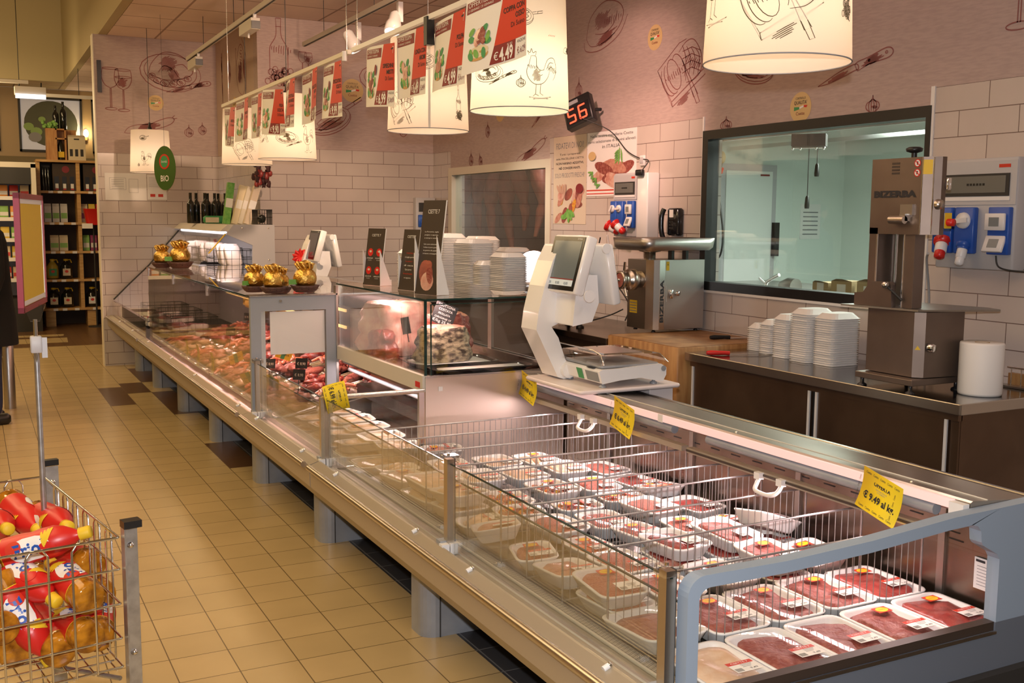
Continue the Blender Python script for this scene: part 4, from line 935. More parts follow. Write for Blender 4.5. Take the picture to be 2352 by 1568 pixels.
# small black price tags in the heaps
for i, (x, y, z) in enumerate(((1.60, 5.70, .62), (1.66, 5.86, .66), (1.60, 6.35, .60), (1.98, 5.95, .70), (2.0, 6.45, .72), (1.9, 7.3, .68), (1.7, 7.9, .64), (1.95, 8.4, .7))):
    b = MB(); b.box(-.035, .035, -.002, .002, .04, .10, 'black'); b.tube([(0, 0, -.04), (0, 0, .05)], .003, 'black', 5); b.text('€ 8,90', (0, -.0022, .06), (1, 0, 0), (0, 0, 1), .016, 'paper_cream', align='c', w=.05)
    o = b.build('meat_price_tag', None, 'small black price tag stuck in the meat, %s from the grey end frame' % ordn[i], 'price tag', 'black price tags in the tall counter'); o.location = (x, y, z); o.rotation_euler = (d2(-14), 0, d2(-35))
for i, (x, y, z) in enumerate(((1.5, 5.9, .60), (1.47, 6.25, .58), (1.75, 6.6, .66), (1.55, 7.0, .6))):
    b = MB(); b.box(-.05, .05, -.001, .001, 0, .07, 'yellow'); b.box(-.015, .01, -.0015, -.001, 0, .07, 'green'); b.text('FILIERA', (0, -.002, .03), (1, 0, 0), (0, 0, 1), .012, 'ink', align='c', w=.07)
    o = b.build('leaflet', None, 'yellow and green paper flag between the meats, %s from the grey frame' % ordn[i], 'flag', 'yellow flags in the tall counter'); o.location = (x, y, z); o.rotation_euler = (d2(20), d2(20*(-1)**i), d2(-50+i*20))
# cheeses on the glass shelves
for i, (y, z, w_) in enumerate(((9.0, 1.0, .10), (8.75, .84, .08), (8.4, .84, .12), (8.1, 1.0, .09), (7.7, .84, .08))):
    b = MB(); (b.lathe([(w_, 0), (w_, .055), (w_*.9, .06), (.002, .06)], 'cheese', n=24) if i % 2 else b.rbox(-w_, w_, -w_, w_, 0, .09, 'cheese', .01))
    o = b.build('cheese_piece', None, ('round' if i % 2 else 'square')+' yellow cheese on the counter glass shelf, %s from the far end' % ordn[i], 'cheese', 'cheeses on glass shelves'); o.location = (2.08, y, z)
# the white sheet taped inside the end glass
b = MB(); L = [[(x, 5.493-.004*math.sin(x*40), z) for x in (1.395, 1.47, 1.55, 1.62, 1.695)] for z in (.838, .90, .96, 1.068)]
b.loft(L, 'paper', closed=False); b.box(1.39, 1.70, 5.483, 5.485, .833, 1.071, 'film'); b.build('taped_sheet', None, 'blank white sheet in clear film on the grey end frame glass', 'sheet')

# ------------------------------------------------------------------ inside the glass box: aged beef, fat slab, platter, tag
r = thing('black_platter', 'black oval platter with white paper mat under the aged beef', 'platter', (2.03, 4.58, .863))
b = MB(); b.loft([[(p[0], p[1], z) for p in rrect(w_, h_, .07, 5)] for w_, h_, z in ((.36, .24, 0), (.42, .30, .03), (.44, .32, .03), (.37, .25, .008))], 'black_gloss', True, True); b.build('plate', r)
b = MB(); b.loft([[(p[0], p[1], z) for p in rrect(w_, h_, .03, 3)] for w_, h_, z in ((.34, .22, .012), (.36, .24, .022), (.02, .02, .023))], 'white', True, True); b.build('paper_mat', r)
r = thing('black_platter', 'empty black platter with white paper mat in front of the aged beef', 'platter', (2.09, 4.345, .863))
b = MB(); b.loft([[(p[0], p[1], z) for p in rrect(w_, h_, .05, 5)] for w_, h_, z in ((.44, .12, 0), (.50, .15, .025), (.52, .165, .025), (.45, .125, .008))], 'black_gloss', True, True); b.build('plate', r)
b = MB(); b.loft([[(p[0], p[1], z) for p in rrect(w_, h_, .03, 3)] for w_, h_, z in ((.41, .09, .009), (.43, .105, .018), (.02, .02, .019))], 'white', True, True); b.build('paper_mat', r)
def lump(name, loc, dims, mat, label, seed, cat='meat', capm=None, rz=0, taper=.0, d=.18, sm=True):
    b = MB(); L = []; n = 28
    for i in range(11):
        t = i/10; l = []
        for p in rrect(1, 1, .3, 6):
            s_ = (1-taper*t)*(1 if .05 < t < .93 else .90); q = Vector((p[0]*3+seed, p[1]*3, t*3))
            e = 1+d*noise.noise(q*1.4)
            l.append((p[0]*dims[0]*s_*e, p[1]*dims[1]*s_*e, t*dims[2]+(.02*noise.noise(q*2+Vector((5, 5, 5))) if t > .5 else 0)))
        L.append(l)
    b.loft(L, mat, True, False)
    top = L[-1]; cx = sum(p[0] for p in top)/len(top); cy = sum(p[1] for p in top)/len(top)
    b.loft([top, [((p[0]+cx)/2, (p[1]+cy)/2, p[2]+.008) for p in top], [(cx+(p[0]-cx)*.02, cy+(p[1]-cy)*.02, dims[2]+.01) for p in top]], capm or mat)
    o = b.build(name, None, label, cat); o.location = loc; o.rotation_euler = (0, 0, rz); return o
lump('aged_beef_block', (1.995, 4.575, .888), (.28, .17, .165), 'aged_crust', 'block of dry-aged beef with mottled grey and cream crust on the platter', 3, capm='rib_fat', taper=.18, d=.14, rz=.1)
lump('beef_rib_slab', (1.99, 5.16, .864), (.40, .38, .26), 'rib_fat', 'large pink slab of fatty beef behind the price tag in the glass box', 9, taper=.25, d=.3, rz=.2)
lump('beef_loin', (2.13, 4.83, .864), (.26, .14, .22), 'beef', 'red loin piece behind the mottled beef block', 15, capm='rib_fat', taper=.15, d=.2)
lump('dark_ham', (1.85, 5.02, .862), (.12, .26, .13), 'beef_dark', 'dark cured piece on the floor of the glass box, left of the fat slab', 21, taper=.3, d=.3)
b = MB(); b.box(-.055, .055, -.002, .002, 0, .105, 'black'); b.tube([(0, .003, -.05), (0, .003, .05)], .003, 'black', 5)
for i, (s_, hh, ww) in enumerate((('SCOTTONA', .013, .085), ('COSTATA', .012, .07), ('FROLLATA', .010, .06), ('ORIGINE IT', .009, .085), ('€/kg 25,90', .014, .095))): b.text(s_, (0, -.0022, .086-i*.0195), (1, 0, 0), (0, 0, 1), hh, 'paper', align='c', w=ww)
o = b.build('slate_price_tag', None, 'black tag hand lettered SCOTTONA COSTATA above the aged beef', 'price tag'); o.location = (1.985, 4.58, 1.062); o.rotation_euler = (d2(-8), d2(22), d2(-18))
b = MB(); b.box(-.025, .025, -.002, .002, 0, .08, 'black'); b.tube([(0, .003, -.04), (0, .003, .04)], .003, 'black', 5); o = b.build('slate_tag_back', None, 'small blank black tag left of the aged beef block', 'price tag'); o.location = (1.83, 4.62, 1.02); o.rotation_euler = (0, d2(-12), d2(-60))

# ------------------------------------------------------------------ standing signs on the glass box
def sign(loc, w, h, rz, label, kind):
    r = thing('counter_sign', label, 'sign', loc, rz, 'black standing signs on the glass box'); lean = .16
    M_ = Matrix.Rotation(-d2(8), 4, 'X')
    b = MB(); b.T = M_; b.box(-w/2, w/2, -.0015, .0015, 0, h, 'dark_brown'); b.box(w/2-.0015, w/2+.0005, -.0025, .0025, 0, h, 'white'); b.box(-w/2, w/2, .0015, .003, 0, h, 'white')
    t = lambda s_, x, z, hh, ww, m_='paper': b.text(s_, (x, -.0018, z), (1, 0, 0), (0, 0, 1), hh, m_, align='c', w=ww)
    t('CSETTE 7', 0, h*.86, h*.045, w*.5)
    if kind == 0:
        for i, (x, z, a) in enumerate(((-.24, .58, 'HAMBURGER'), (.24, .58, 'POLPETTE'), (-.24, .26, 'SALSICCE'), (.24, .26, 'ARROSTI'))):
            b.poly([(x*w+p, -.0020, z*h+q) for p, q in arc(0, 0, w*.15, h*.07, n=16)[:-1]], 'red')
            b.poly([(x*w+p, -.0023, z*h+q) for p, q in arc(0, h*.015, w*.07, h*.02, n=10)[:-1]], 'paper_cream'); t(a, x*w, z*h-h*.115, h*.022, w*.34); t('di qualità', x*w, z*h-h*.145, h*.013, w*.2)
    elif kind == 1:
        for i, s_ in enumerate(('la bontà al banco', 'si sceglie perché', 'la carne è', 'di casa', 'Ogni giorno', 'freschezza', 'e sapore')): t(s_, 0, h*(.60-i*.068), h*.025, w*(.55 if i % 2 else .4), 'red_orange' if i in (2, 5, 0) else 'paper')
    else:
        for i, s_ in enumerate(('La Fiorentina, taglio', 'pregiato e saporito,', 'e sempre tenera', '', 'Solo carni selezionate', 'frollate al punto giusto', 'da gustare alla griglia', 'in buona compagnia')):
            if s_: t(s_, 0, h*(.66-i*.033), h*.013, w*.6)
        for i, (x, z, rx, rz_, m_) in enumerate(((-.08, .22, .3, .15, 'hung_meat'), (.0, .14, .28, .10, 'rib_fat'), (-.05, .30, .22, .06, 'hung_meat'), (.08, .20, .12, .09, 'beef'))):
            b.poly([(x*w+p, -.0019-i*.0003, z*h+q) for p, q in arc(0, 0, rx*w, rz_*h, n=16, rot=20)[:-1]], m_)
    b.build('printed_face', r)
    b = MB(); zt = h*.62; b.prism([(0, 0), (.0, zt), (.075, 0)], 'x', w/2-.0035, w/2-.0005, 'white'); b.prism([(0, 0), (.0, zt), (.075, 0)], 'x', -w/2+.0005, -w/2+.0035, 'white'); b.box(-w/2+.003, w/2-.003, .072, .075, 0, .03, 'white'); b.T = None
    b.build('strut', r); return r
sign((1.868, 5.22, 1.2155), .155, .30, d2(-74), 'smaller black sign with four red roundels, leftmost on the glass box', 0)
sign((1.897, 4.80, 1.2155), .145, .30, d2(-78), 'black sign with red and white lines of text, middle on the glass box', 1)
sign((1.872, 4.49, 1.2155), .16, .44, d2(-72), 'tallest black sign with a roast meat picture at its foot', 2)

# ------------------------------------------------------------------ golden chocolate balls in brown paper cups
def choc(loc, s_, label, leaf=False, rz=0):
    r = thing('chocolate_ball', label, 'chocolate', loc, rz, 'gold wrapped chocolates in paper cups')
    b = MB(); L = []
    for i, (rad, z) in enumerate(((.042, 0), (.055, .012), (.062, .022), (.070, .035), (.064, .034), (.05, .012))): L.append([(s_*rad*(1+.05*math.sin(a*12*PI*2/36*1.0+i))*math.cos(2*PI*a/36), s_*rad*(1+.05*math.sin(a*12*PI*2/36+i))*math.sin(2*PI*a/36), s_*z) for a in range(36)])
    b.loft(L, 'basket_brown', True, False)
    for z in (.008, .017, .026): b.lathe([(s_*(.0505+z*.55), s_*z), (s_*(.0515+z*.55), s_*(z+.002))], 'basket_stripe', n=30, caps=False)
    b.build('paper_cup', r)
    b = MB(); b.sph((0, 0, s_*.066), s_*.055, 'gold', 24, 16, .06, loc[1]); b.build('wrapped_ball', r)
    b = MB()
    for k_ in range(9):
        a = 2*PI*k_/9; b.tube([(0, 0, s_*.115), (s_*.022*math.cos(a), s_*.022*math.sin(a), s_*.142), (s_*.045*math.cos(a), s_*.045*math.sin(a), s_*(.135+.01*(k_ % 2))), (s_*.035*math.cos(a+.4), s_*.035*math.sin(a+.4), s_*.118), (0, 0, s_*.112)], s_*.007, 'gold', 6)
    b.sph((0, 0, s_*.135), (s_*.03, s_*.03, s_*.02), 'gold', 12, 8, .5, 3); b.build('gold_bow', r)
    if leaf: b = MB(); b.T = Matrix.Translation((-s_*.055, -s_*.02, s_*.05)); b.box(-s_*.03, s_*.025, -.001, .001, -.01*s_, s_*.014, 'green_leaf'); b.build('green_tag', r)
    return r
choc((1.375, 5.74, 1.159), 1.0, 'gold chocolate ball with a green tag, leftmost of the near cluster', True, .3)
choc((1.445, 5.60, 1.159), 1.04, 'gold chocolate ball in the middle of the near cluster')
choc((1.515, 5.74, 1.147), .98, 'gold chocolate ball half hidden behind the middle one of the near cluster')
choc((1.625, 5.62, 1.159), 1.14, 'largest gold chocolate ball with green tag, beside the grey steel frame', True)
choc((1.40, 9.0, 1.147), 1.25, 'gold chocolate ball, left of the pair at the far end of the tall glass')
choc((1.52, 8.86, 1.147), 1.5, 'gold chocolate ball, right of the pair at the far end of the tall glass', True)
# ------------------------------------------------------------------ weighing scales
def make_scale(dx, dy, dz, label, small=False, k=1):
    """retail scale in counter coordinates; the customer stands at -x"""
    r = thing('checkout_scale' if not small else 'counter_scale', label, 'scale', (2.24+dx, 3.55+dy, .918+dz), 0)
    M0 = Matrix.Translation((2.24+dx, 3.55+dy, .918+dz)) @ Matrix.Scale(k, 4) @ Matrix.Translation((-2.24, -3.55, -.918))
    def nb(): q = MB(); q.T = M0; return q
    b = nb(); b.prism([(2.10, .928), (2.13, .918), (2.175, .930), (2.134, 1.0), (2.10, 1.09), (2.068, 1.135), (2.14, 1.165), (2.155, 1.235), (2.16, 1.44), (2.135, 1.468), (2.105, 1.466), (2.07, 1.40), (2.034, 1.30), (2.008, 1.20), (1.998, 1.125)], 'y', 3.645, 3.775, 'white_gloss'); wp(b, 'arm', r, bevel=.007)
    b = nb(); b.lathe([(.030, 3.62), (.030, 3.80)], 'white_gloss', (2.14, 0, .955), 20, 'y'); wp(b, 'foot_hinge', r)
    b = nb(); b.prism([(2.08, 1.15), (2.17, 1.165), (2.20, 1.24), (2.19, 1.35), (2.10, 1.35)], 'y', 3.50, 3.66, 'white_gloss'); wp(b, 'neck_joint', r, bevel=.006)
    T1 = M0 @ Matrix.Translation((2.105, 3.57, 1.388)) @ Matrix.Rotation(-PI/2, 4, 'Z') @ Matrix.Rotation(d2(-15.5), 4, 'X')
    b = MB(); b.T = T1; b.rbox(-.130, .130, -.026, .022, -.116, .116, 'white_gloss', .012); wp(b, 'display_housing', r, bevel=.004)
    b = MB(); b.T = T1; b.box(-.122, .118, -.0285, -.026, -.108, .108, 'black_gloss'); b.box(-.105, .102, -.0295, -.0285, -.090, .090, 'screen' if not small else 'screen_dark')
    if not small:
        b.box(-.105, .102, -.030, -.0295, -.090, -.066, 'screen_light'); b.box(-.105, .102, -.0301, -.0295, -.065, -.061, 'maroon')
        for i in range(3): b.text('0,00', (-.09+i*.065, -.0302, -.085), (1, 0, 0), (0, 0, 1), .011, 'ink', w=.03)
    b.text('BIZERBA', (.065, -.0287, .096), (1, 0, 0), (0, 0, 1), .007, 'paper', w=.036); wp(b, 'customer_screen', r)
    b = nb(); b.T = M0 @ Matrix.Translation((2.225, 3.57, 1.355)) @ Matrix.Rotation(-PI/2, 4, 'Z') @ Matrix.Rotation(d2(11), 4, 'X'); b.rbox(-.130, .130, -.018, .022, -.122, .118, 'white_gloss', .012); b.box(-.1305, -.130, -.05, -.02, -.1, .1, 'white'); wp(b, 'operator_display', r, bevel=.004)
    b = nb(); b.lathe([(.024, 3.432), (.024, 3.44)], 'white_gloss', (2.115, 0, 1.272), 18, 'y'); wp(b, 'lower_pivot', r)
    b = nb(); b.lathe([(.020, 3.432), (.020, 3.44)], 'white_gloss', (2.19, 0, 1.455), 18, 'y'); wp(b, 'upper_pivot', r)
    b = nb(); b.prism([(2.14, .935), (2.125, .985), (2.14, .992), (2.22, .992), (2.34, .998), (2.415, 1.0), (2.44, .985), (2.44, .955), (2.425, .93), (2.39, .935), (2.32, .95), (2.22, .945)], 'y', 3.37, 3.68, 'white_gloss'); wp(b, 'base', r, bevel=.006)
    b = nb(); b.prism([(2.138, .94), (2.124, .982), (2.1225, .982), (2.1365, .94)], 'y', 3.50, 3.54, 'green'); b.prism([(2.138, .942), (2.1255, .98), (2.124, .98), (2.1365, .942)], 'y', 3.385, 3.475, 'lcd'); b.box(2.128, 2.14, 3.42, 3.47, .9915, .9935, 'black'); wp(b, 'customer_panel', r)
    b = nb(); b.lathe([(.011, 3.366), (.011, 3.37)], 'leg_grey', (2.425, 0, .982), 14, 'y'); wp(b, 'side_button', r)
    b = nb(); b.rbox(2.14, 2.42, 3.385, 3.67, .994, 1.004, 'leg_grey', .02)
    b.loft([[(2.285+p[0], 3.54+p[1], z) for p in rrect(w_, h_, .02)] for w_, h_, z in ((.33, .37, 1.008), (.28, .32, 1.04), (.26, .30, 1.041))], 'acrylic', False, True); b.box(2.19, 2.37, 3.44, 3.64, 1.0415, 1.044, 'steel_bright'); wp(b, 'weighing_plate', r)
    b = nb(); b.tube([(2.13, 3.70, 1.01), (2.13, 3.70, 1.065), (2.14, 3.44, 1.06), (2.15, 3.40, 1.045), (2.155, 3.385, 1.005)], .0028, 'chrome', 6); wp(b, 'wire_rail', r)
    for x, y in ((2.16, 3.40), (2.16, 3.65), (2.40, 3.40), (2.40, 3.65)):
        b = nb(); b.lathe([(.015, .9185), (.015, .924), (.007, .928), (.007, .945)], 'leg_grey', (x, y, 0), 12); wp(b, 'foot', r)
    return r
make_scale(.166, .263, -.047, 'large white customer-facing retail scale with tilted screen on the white board', False, 1.074)
r = thing('scale_board', 'thick white cutting board bridging the steel ledge under the big scale', 'board', (2.4, 3.8, .854))
b = MB(); b.rbox(2.18, 2.69, 3.60, 4.085, .854, .8705, 'pink_board', .02); wp(b, 'board_top', r)
b = MB(); b.box(2.565, 2.688, 3.66, 4.08, .64, .8535, 'pink_board'); wp(b, 'board_block', r, bevel=.003)
make_scale(.17, 4.0, -.03, 'smaller white scale with red ribbon bow standing behind the tall counter', True)
r = thing('scale_shelf', 'narrow steel shelf under the far scale', 'shelf', (2.52, 7.55, .9)); b = MB(); b.box(2.31, 2.75, 7.25, 7.9, .86, .887, 'steel'); wp(b, 'shelf_top', r); b = MB(); b.box(2.41, 2.72, 7.3, 7.85, 0, .86, 'gloss_dark_panel'); wp(b, 'shelf_body', r)
b = MB()
for k_ in range(11):
    a = 2*PI*k_/11; b.tube([(0, 0, 0), (-.02, .045*math.cos(a), .045*math.sin(a)), (-.035, .06*math.cos(a+.3), .06*math.sin(a+.3)), (-.03, .03*math.cos(a+.5), .03*math.sin(a+.5)), (-.01, 0, 0)], .011, 'red', 5)
b.tube([(0, 0, 0), (.0, -.06, .05), (.0, -.13, .09)], .007, 'red', 5)
o = b.build('ribbon_bow', None, 'shiny red ribbon bow tied to the far scale', 'bow'); o.location = (2.20, 7.72, 1.27); o.rotation_euler = (0, 0, d2(80))

# ------------------------------------------------------------------ back worktop, cabinet, butcher block
r = thing('steel_worktop', 'long steel worktop with brown sliding-door cabinet under the bandsaw', 'worktop', (3.83, 3.7, 0))
b = MB(); b.box(3.50, WX-.002, 2.84, 4.66, .80, .84, 'steel_top'); b.box(3.495, 3.502, 2.835, 4.66, .795, .841, 'steel_warm'); b.box(3.50, WX-.002, 2.833, 2.84, .795, .841, 'steel_warm'); wp(b, 'top', r, bevel=.004)
b = MB(); b.box(3.54, WX-.005, 2.86, 4.64, .10, .795, 'cabinet_brown'); wp(b, 'body', r)
for i, (y0, y1) in enumerate(((3.70, 4.62), (2.91, 3.665))):
    q = MB(); q.box(3.524, 3.54, y0, y1, .12, .765, 'cabinet_brown'); q = wp(q, 'sliding_door', r)
    b = MB(); b.box(3.516, 3.525, y0, y0+.014, .12, .765, 'alu'); wp(b, 'near_edge_trim', q); b = MB(); b.box(3.516, 3.525, y1-.014, y1, .12, .765, 'alu'); wp(b, 'far_edge_trim', q)
b = MB(); b.box(3.535, 3.54, 3.668, 3.698, .12, .765, 'black'); b.box(3.52, 3.545, 2.86, 4.64, .765, .795, 'cabinet_brown'); b.box(3.53, 3.545, 2.862, 2.90, .1, .77, 'cabinet_brown'); wp(b, 'frame', r)
for y in (2.95, 4.55):
    for x in (3.6, 4.1): b = MB(); b.lathe([(.02, 0), (.02, .1)], 'steel', (x, y, 0), 10); wp(b, 'foot', r)
r = thing('butcher_block', 'thick end-grain wooden butcher block between worktop and meat grinder', 'butcher block', (3.8, 5.0, 0))
b = MB(); b.rbox(3.45, 4.15, 4.665, 5.385, .46, .865, 'wood_block', .012); wp(b, 'block', r)
b = MB(); b.rbox(3.455, 4.145, 4.67, 5.38, .8655, .867, 'wood_top', .01); wp(b, 'top_face', r)
b = MB(); b.box(3.49, 4.12, 4.70, 5.35, .08, .455, 'cabinet_brown'); wp(b, 'stand', r)
for y in (4.75, 5.3):
    for x in (3.53, 4.08): b = MB(); b.lathe([(.025, 0), (.025, .08)], 'steel', (x, y, 0), 10); wp(b, 'leg', r)
r = thing('rear_worktop', 'brownish steel worktop against the wall beyond the butcher block', 'worktop', (3.8, 7.5, 0))
b = MB(); b.box(3.45, WX-.002, 5.40, 9.6, .80, .84, 'steel_dark'); wp(b, 'top', r, bevel=.004)
b = MB(); b.box(3.50, WX-.01, 5.42, 9.58, .0, .795, 'cabinet_brown'); wp(b, 'body', r)

# knives
def knife(label, loc, rz, hc, ln=.17):
    r = thing('butcher_knife', label, 'knife', loc, rz, 'knives on the worktop')
    b = MB(); b.prism([(0, -.014), (ln*.8, -.012), (ln, .002), (ln*.9, .014), (0, .016)], 'z', .004, .006, 'chrome'); b.build('blade', r)
    b = MB(); b.tube([(-.125, 0, .012), (-.10, 0, .012), (-.03, 0, .012), (0, 0, .010)], .013, hc, 8, rs=[.010, .014, .011, .012]); b.build('handle', r); return r
knife('red handled knife lying on the steel worktop edge', (3.63, 4.44, .842), d2(-25), 'red', .24)
knife('black handled knife lying on the butcher block', (3.98, 4.87, .868), d2(-15), 'black', .12)

# ------------------------------------------------------------------ stacks of foam trays
NUMW = 'first second third fourth fifth sixth seventh eighth ninth tenth eleventh twelfth thirteenth fourteenth fifteenth sixteenth seventeenth eighteenth nineteenth twentieth 21st 22nd 23rd 24th 25th 26th 27th 28th 29th 30th 31st'.split()
def stack_tray(w, l):
    b = MB(); L = []
    for iw, z in ((.026, 0), (.004, .026), (0, .027), (.001, .030), (.006, .030), (.03, .004)): L.append([(p[0], p[1], z) for p in rrect(w-2*iw, l-2*iw, .03, 3)])
    return b.loft(L, 'foam', True, True, smooth=False)
def stack(x, y, z, n, w, l, step, label, group, rz=0, lean=0, upside=True):
    base = stack_tray(w, l); f0 = None
    for i in range(n):
        if f0 is None: o = f0 = base.build('foam_tray', None, label, 'foam tray', group)
        else: o = f0.copy(); C.objects.link(o)
        o.location = (x+lean*i*.5+R.uniform(-.0015, .0015), y+lean*i, z+(step*i+(.030 if upside else 0))); o.rotation_euler = (PI if upside else 0, 0, rz+R.uniform(-.01, .01))
        o['label'] = label.replace('white foam tray in', 'foam tray, %s from the bottom of' % NUMW[i])
for i, (x, y, n, w, l, nm) in enumerate(((3.90, 3.93, 22, .15, .20, 'half hidden by the bandsaw'), (3.88, 4.085, 23, .15, .20, 'second from the bandsaw'), (3.90, 4.255, 19, .13, .19, 'third from the bandsaw'), (3.94, 4.42, 15, .12, .18, 'second nearest the butcher block'), (3.97, 4.56, 12, .12, .17, 'nearest the butcher block'))):
    stack(x, y, .841, n, l, w, .0112, 'white foam tray in the worktop stack %s' % nm, 'foam trays, stack %s' % nm, 0)
r = thing('steel_table', 'steel service table carrying foam tray stacks behind the glass box', 'table', (3.05, 6.6, 0))
b = MB(); b.box(2.6, 3.42, 5.95, 7.1, 1.06, 1.10, 'steel_dark'); b.box(2.595, 2.60, 5.95, 7.1, 1.05, 1.10, 'steel_warm'); wp(b, 'top', r)
b = MB(); b.box(2.65, 3.38, 6.0, 7.05, .05, 1.06, 'gloss_dark_panel'); wp(b, 'body', r)
for x in (2.68, 3.35):
    for y in (6.03, 7.02): b = MB(); b.lathe([(.02, 0), (.02, .05)], 'steel', (x, y, 0), 8); wp(b, 'foot', r)
for i, (x, y, n, w, l, ln, nm) in enumerate(((2.79, 6.86, 20, .2, .26, 0, 'far left'), (2.93, 6.62, 30, .2, .26, .0003, 'tallest leftmost'), (3.02, 6.42, 27, .2, .26, .0004, 'leaning, left centre'), (3.02, 6.22, 15, .14, .18, .0, 'small, centre'), (3.10, 6.05, 20, .19, .2, .0, 'nearest the slicer'), (3.27, 6.80, 28, .2, .24, .0003, 'rear centre'), (3.32, 6.40, 22, .2, .24, -.0002, 'rear right'))):
    stack(x, y, 1.101, n, w, l, .0115, 'white foam tray in the rear table stack, %s' % nm, 'foam trays on the rear table, %s stack' % nm, d2(R.uniform(-8, 8)), ln, True)
# slicer
r = thing('meat_slicer', 'small metal meat slicer beside the foam stacks on the rear table', 'slicer', (3.33, 6.08, 1.101), d2(-30))
b = MB(); b.rbox(-.14, .06, -.06, .1, 0, .05, 'steel', .02); b.build('base', r)
b = MB(); b.lathe([(.11, 0), (.115, .01), (.10, .02), (.02, .025)], 'steel_bright', (-.02, -.03, .15), 24, 'y'); b.build('blade_guard', r)
b = MB(); b.prism([(-.13, .04), (.06, .04), (.05, .24), (-.06, .22)], 'y', .02, .04, 'steel_bright'); b.build('carriage', r)
for x in (-.1, .04): b = MB(); b.lathe([(.014, 0), (.010, .02), (.012, .05)], 'chrome', (x, -.05, .04), 10); b.build('knob', r)
# bench scale
r = thing('bench_scale', 'low pinkish bench scale on black feet behind the big white scale', 'scale', (3.52, 6.12, .841), d2(-10))
b = MB(); b.rbox(-.2, .16, -.15, .15, .06, .15, 'pink_board', .02); b.build('body', r)
b = MB(); b.rbox(-.21, .17, -.16, .16, .152, .16, 'steel_warm', .02); b.build('plate', r)
b = MB(); b.box(-.15, .1, -.155, -.15, .08, .12, 'dark'); b.build('keypad', r)
for x in (-.15, .12):
    for y in (-.11, .11): b = MB(); b.lathe([(.028, 0), (.028, .012), (.014, .02), (.014, .06)], 'black', (x, y, 0), 12); b.build('foot', r)

# ------------------------------------------------------------------ meat grinder (head points at the shopper, -x)
r = thing('meat_grinder', 'stainless meat grinder with wide feed tray on the butcher block', 'grinder', (3.94, 5.45, .868))
b = MB(); b.box(3.83, 4.135, 5.33, 5.60, .885, 1.32, 'steel'); b.prism([(3.76, 5.345), (3.79, 5.33), (3.83, 5.33), (3.83, 5.60), (3.735, 5.60), (3.735, 5.40)], 'z', .885, 1.32, 'steel_warm'); wp(b, 'body', r)
b = MB(); b.prism([(3.757, 5.344), (3.79, 5.3275), (3.83, 5.3275), (3.83, 5.33), (3.79, 5.3305), (3.758, 5.347)], 'z', .886, 1.319, 'steel_bright'); b.text('BIZERBA', (3.822, 5.327, .93), (0, 0, 1), (-1, 0, 0), .026, 'ink', w=.265, bold=.03)
b.box(3.84, 3.862, 5.328, 5.33, 1.255, 1.31, 'yellow'); b.text('A', (3.851, 5.3275, 1.285), (1, 0, 0), (0, 0, 1), .012, 'ink', align='c'); wp(b, 'front_strip', r)
b = MB(); b.box(3.845, 3.95, 5.3285, 5.33, 1.06, 1.16, 'steel'); wp(b, 'control_plate', r)
b = MB(); b.rbox(3.865, 3.89, 5.312, 5.33, 1.08, 1.135, 'chrome', .008); wp(b, 'rocker_switch', r)
b = MB(); b.lathe([(.014, 5.33), (.014, 5.312), (.001, 5.311)], 'chrome', (3.925, 0, 1.11), 14, 'y'); wp(b, 'round_button', r)
b = MB(); b.box(3.7335, 3.735, 5.49, 5.57, .98, 1.06, 'yellow')
for i in range(4): b.box(3.7325, 3.7335, 5.495, 5.565, .99+i*.017, .997+i*.017, 'champagne')
wp(b, 'warning_label', r)
HC = (0, 5.455, 1.195)
b = MB(); b.lathe([(.052, 3.745), (.052, 3.69), (.066, 3.685), (.066, 3.64), (.05, 3.635), (.05, 3.60), (.057, 3.595), (.057, 3.575), (.047, 3.573)], 'steel_warm', HC, 28, 'x', caps=False); wp(b, 'mincing_head', r)
b = MB(); b.lathe([(.046, 3.578), (.001, 3.574)], 'mince', HC, 20, 'x', caps=False); wp(b, 'hole_plate', r)
b = MB(); b.lathe([(.001, 3.566), (.009, 3.568), (.009, 3.58)], 'steel_bright', HC, 10, 'x'); wp(b, 'centre_nut', r)
for a in (75, 185, 300):
    a = d2(a); b = MB(); b.tube([(3.60, 5.455-.05*math.cos(a), 1.195+.05*math.sin(a)), (3.595, 5.455-.115*math.cos(a), 1.195+.115*math.sin(a))], .008, 'chrome', 8); wp(b, 'ring_handle', r)
b = MB(); b.lathe([(.036, 1.31), (.036, 1.365), (.07, 1.372), (.07, 1.382)], 'steel_warm', (3.79, 5.44, 0), 20); wp(b, 'neck', r)
b = MB(); b.loft([[(3.865+p[0], 5.40+p[1], z) for p in rrect(w_, h_, rr_, 5)] for w_, h_, rr_, z in ((.50, .36, .06, 1.382), (.535, .40, .07, 1.40), (.55, .415, .07, 1.457), (.54, .405, .07, 1.457), (.50, .36, .05, 1.39))], 'steel', True, True); wp(b, 'feed_tray', r)
for x in (3.93, 4.04): b = MB(); b.box(x, x+.02, 5.40, 5.44, 1.318, 1.385, 'black'); wp(b, 'tray_support', r)
for x, y in ((3.78, 5.37), (3.78, 5.57), (4.10, 5.36), (4.10, 5.57)): b = MB(); b.lathe([(.014, .868), (.014, .873), (.009, .877), (.009, .888)], 'black', (x, y, 0), 10); wp(b, 'foot', r)

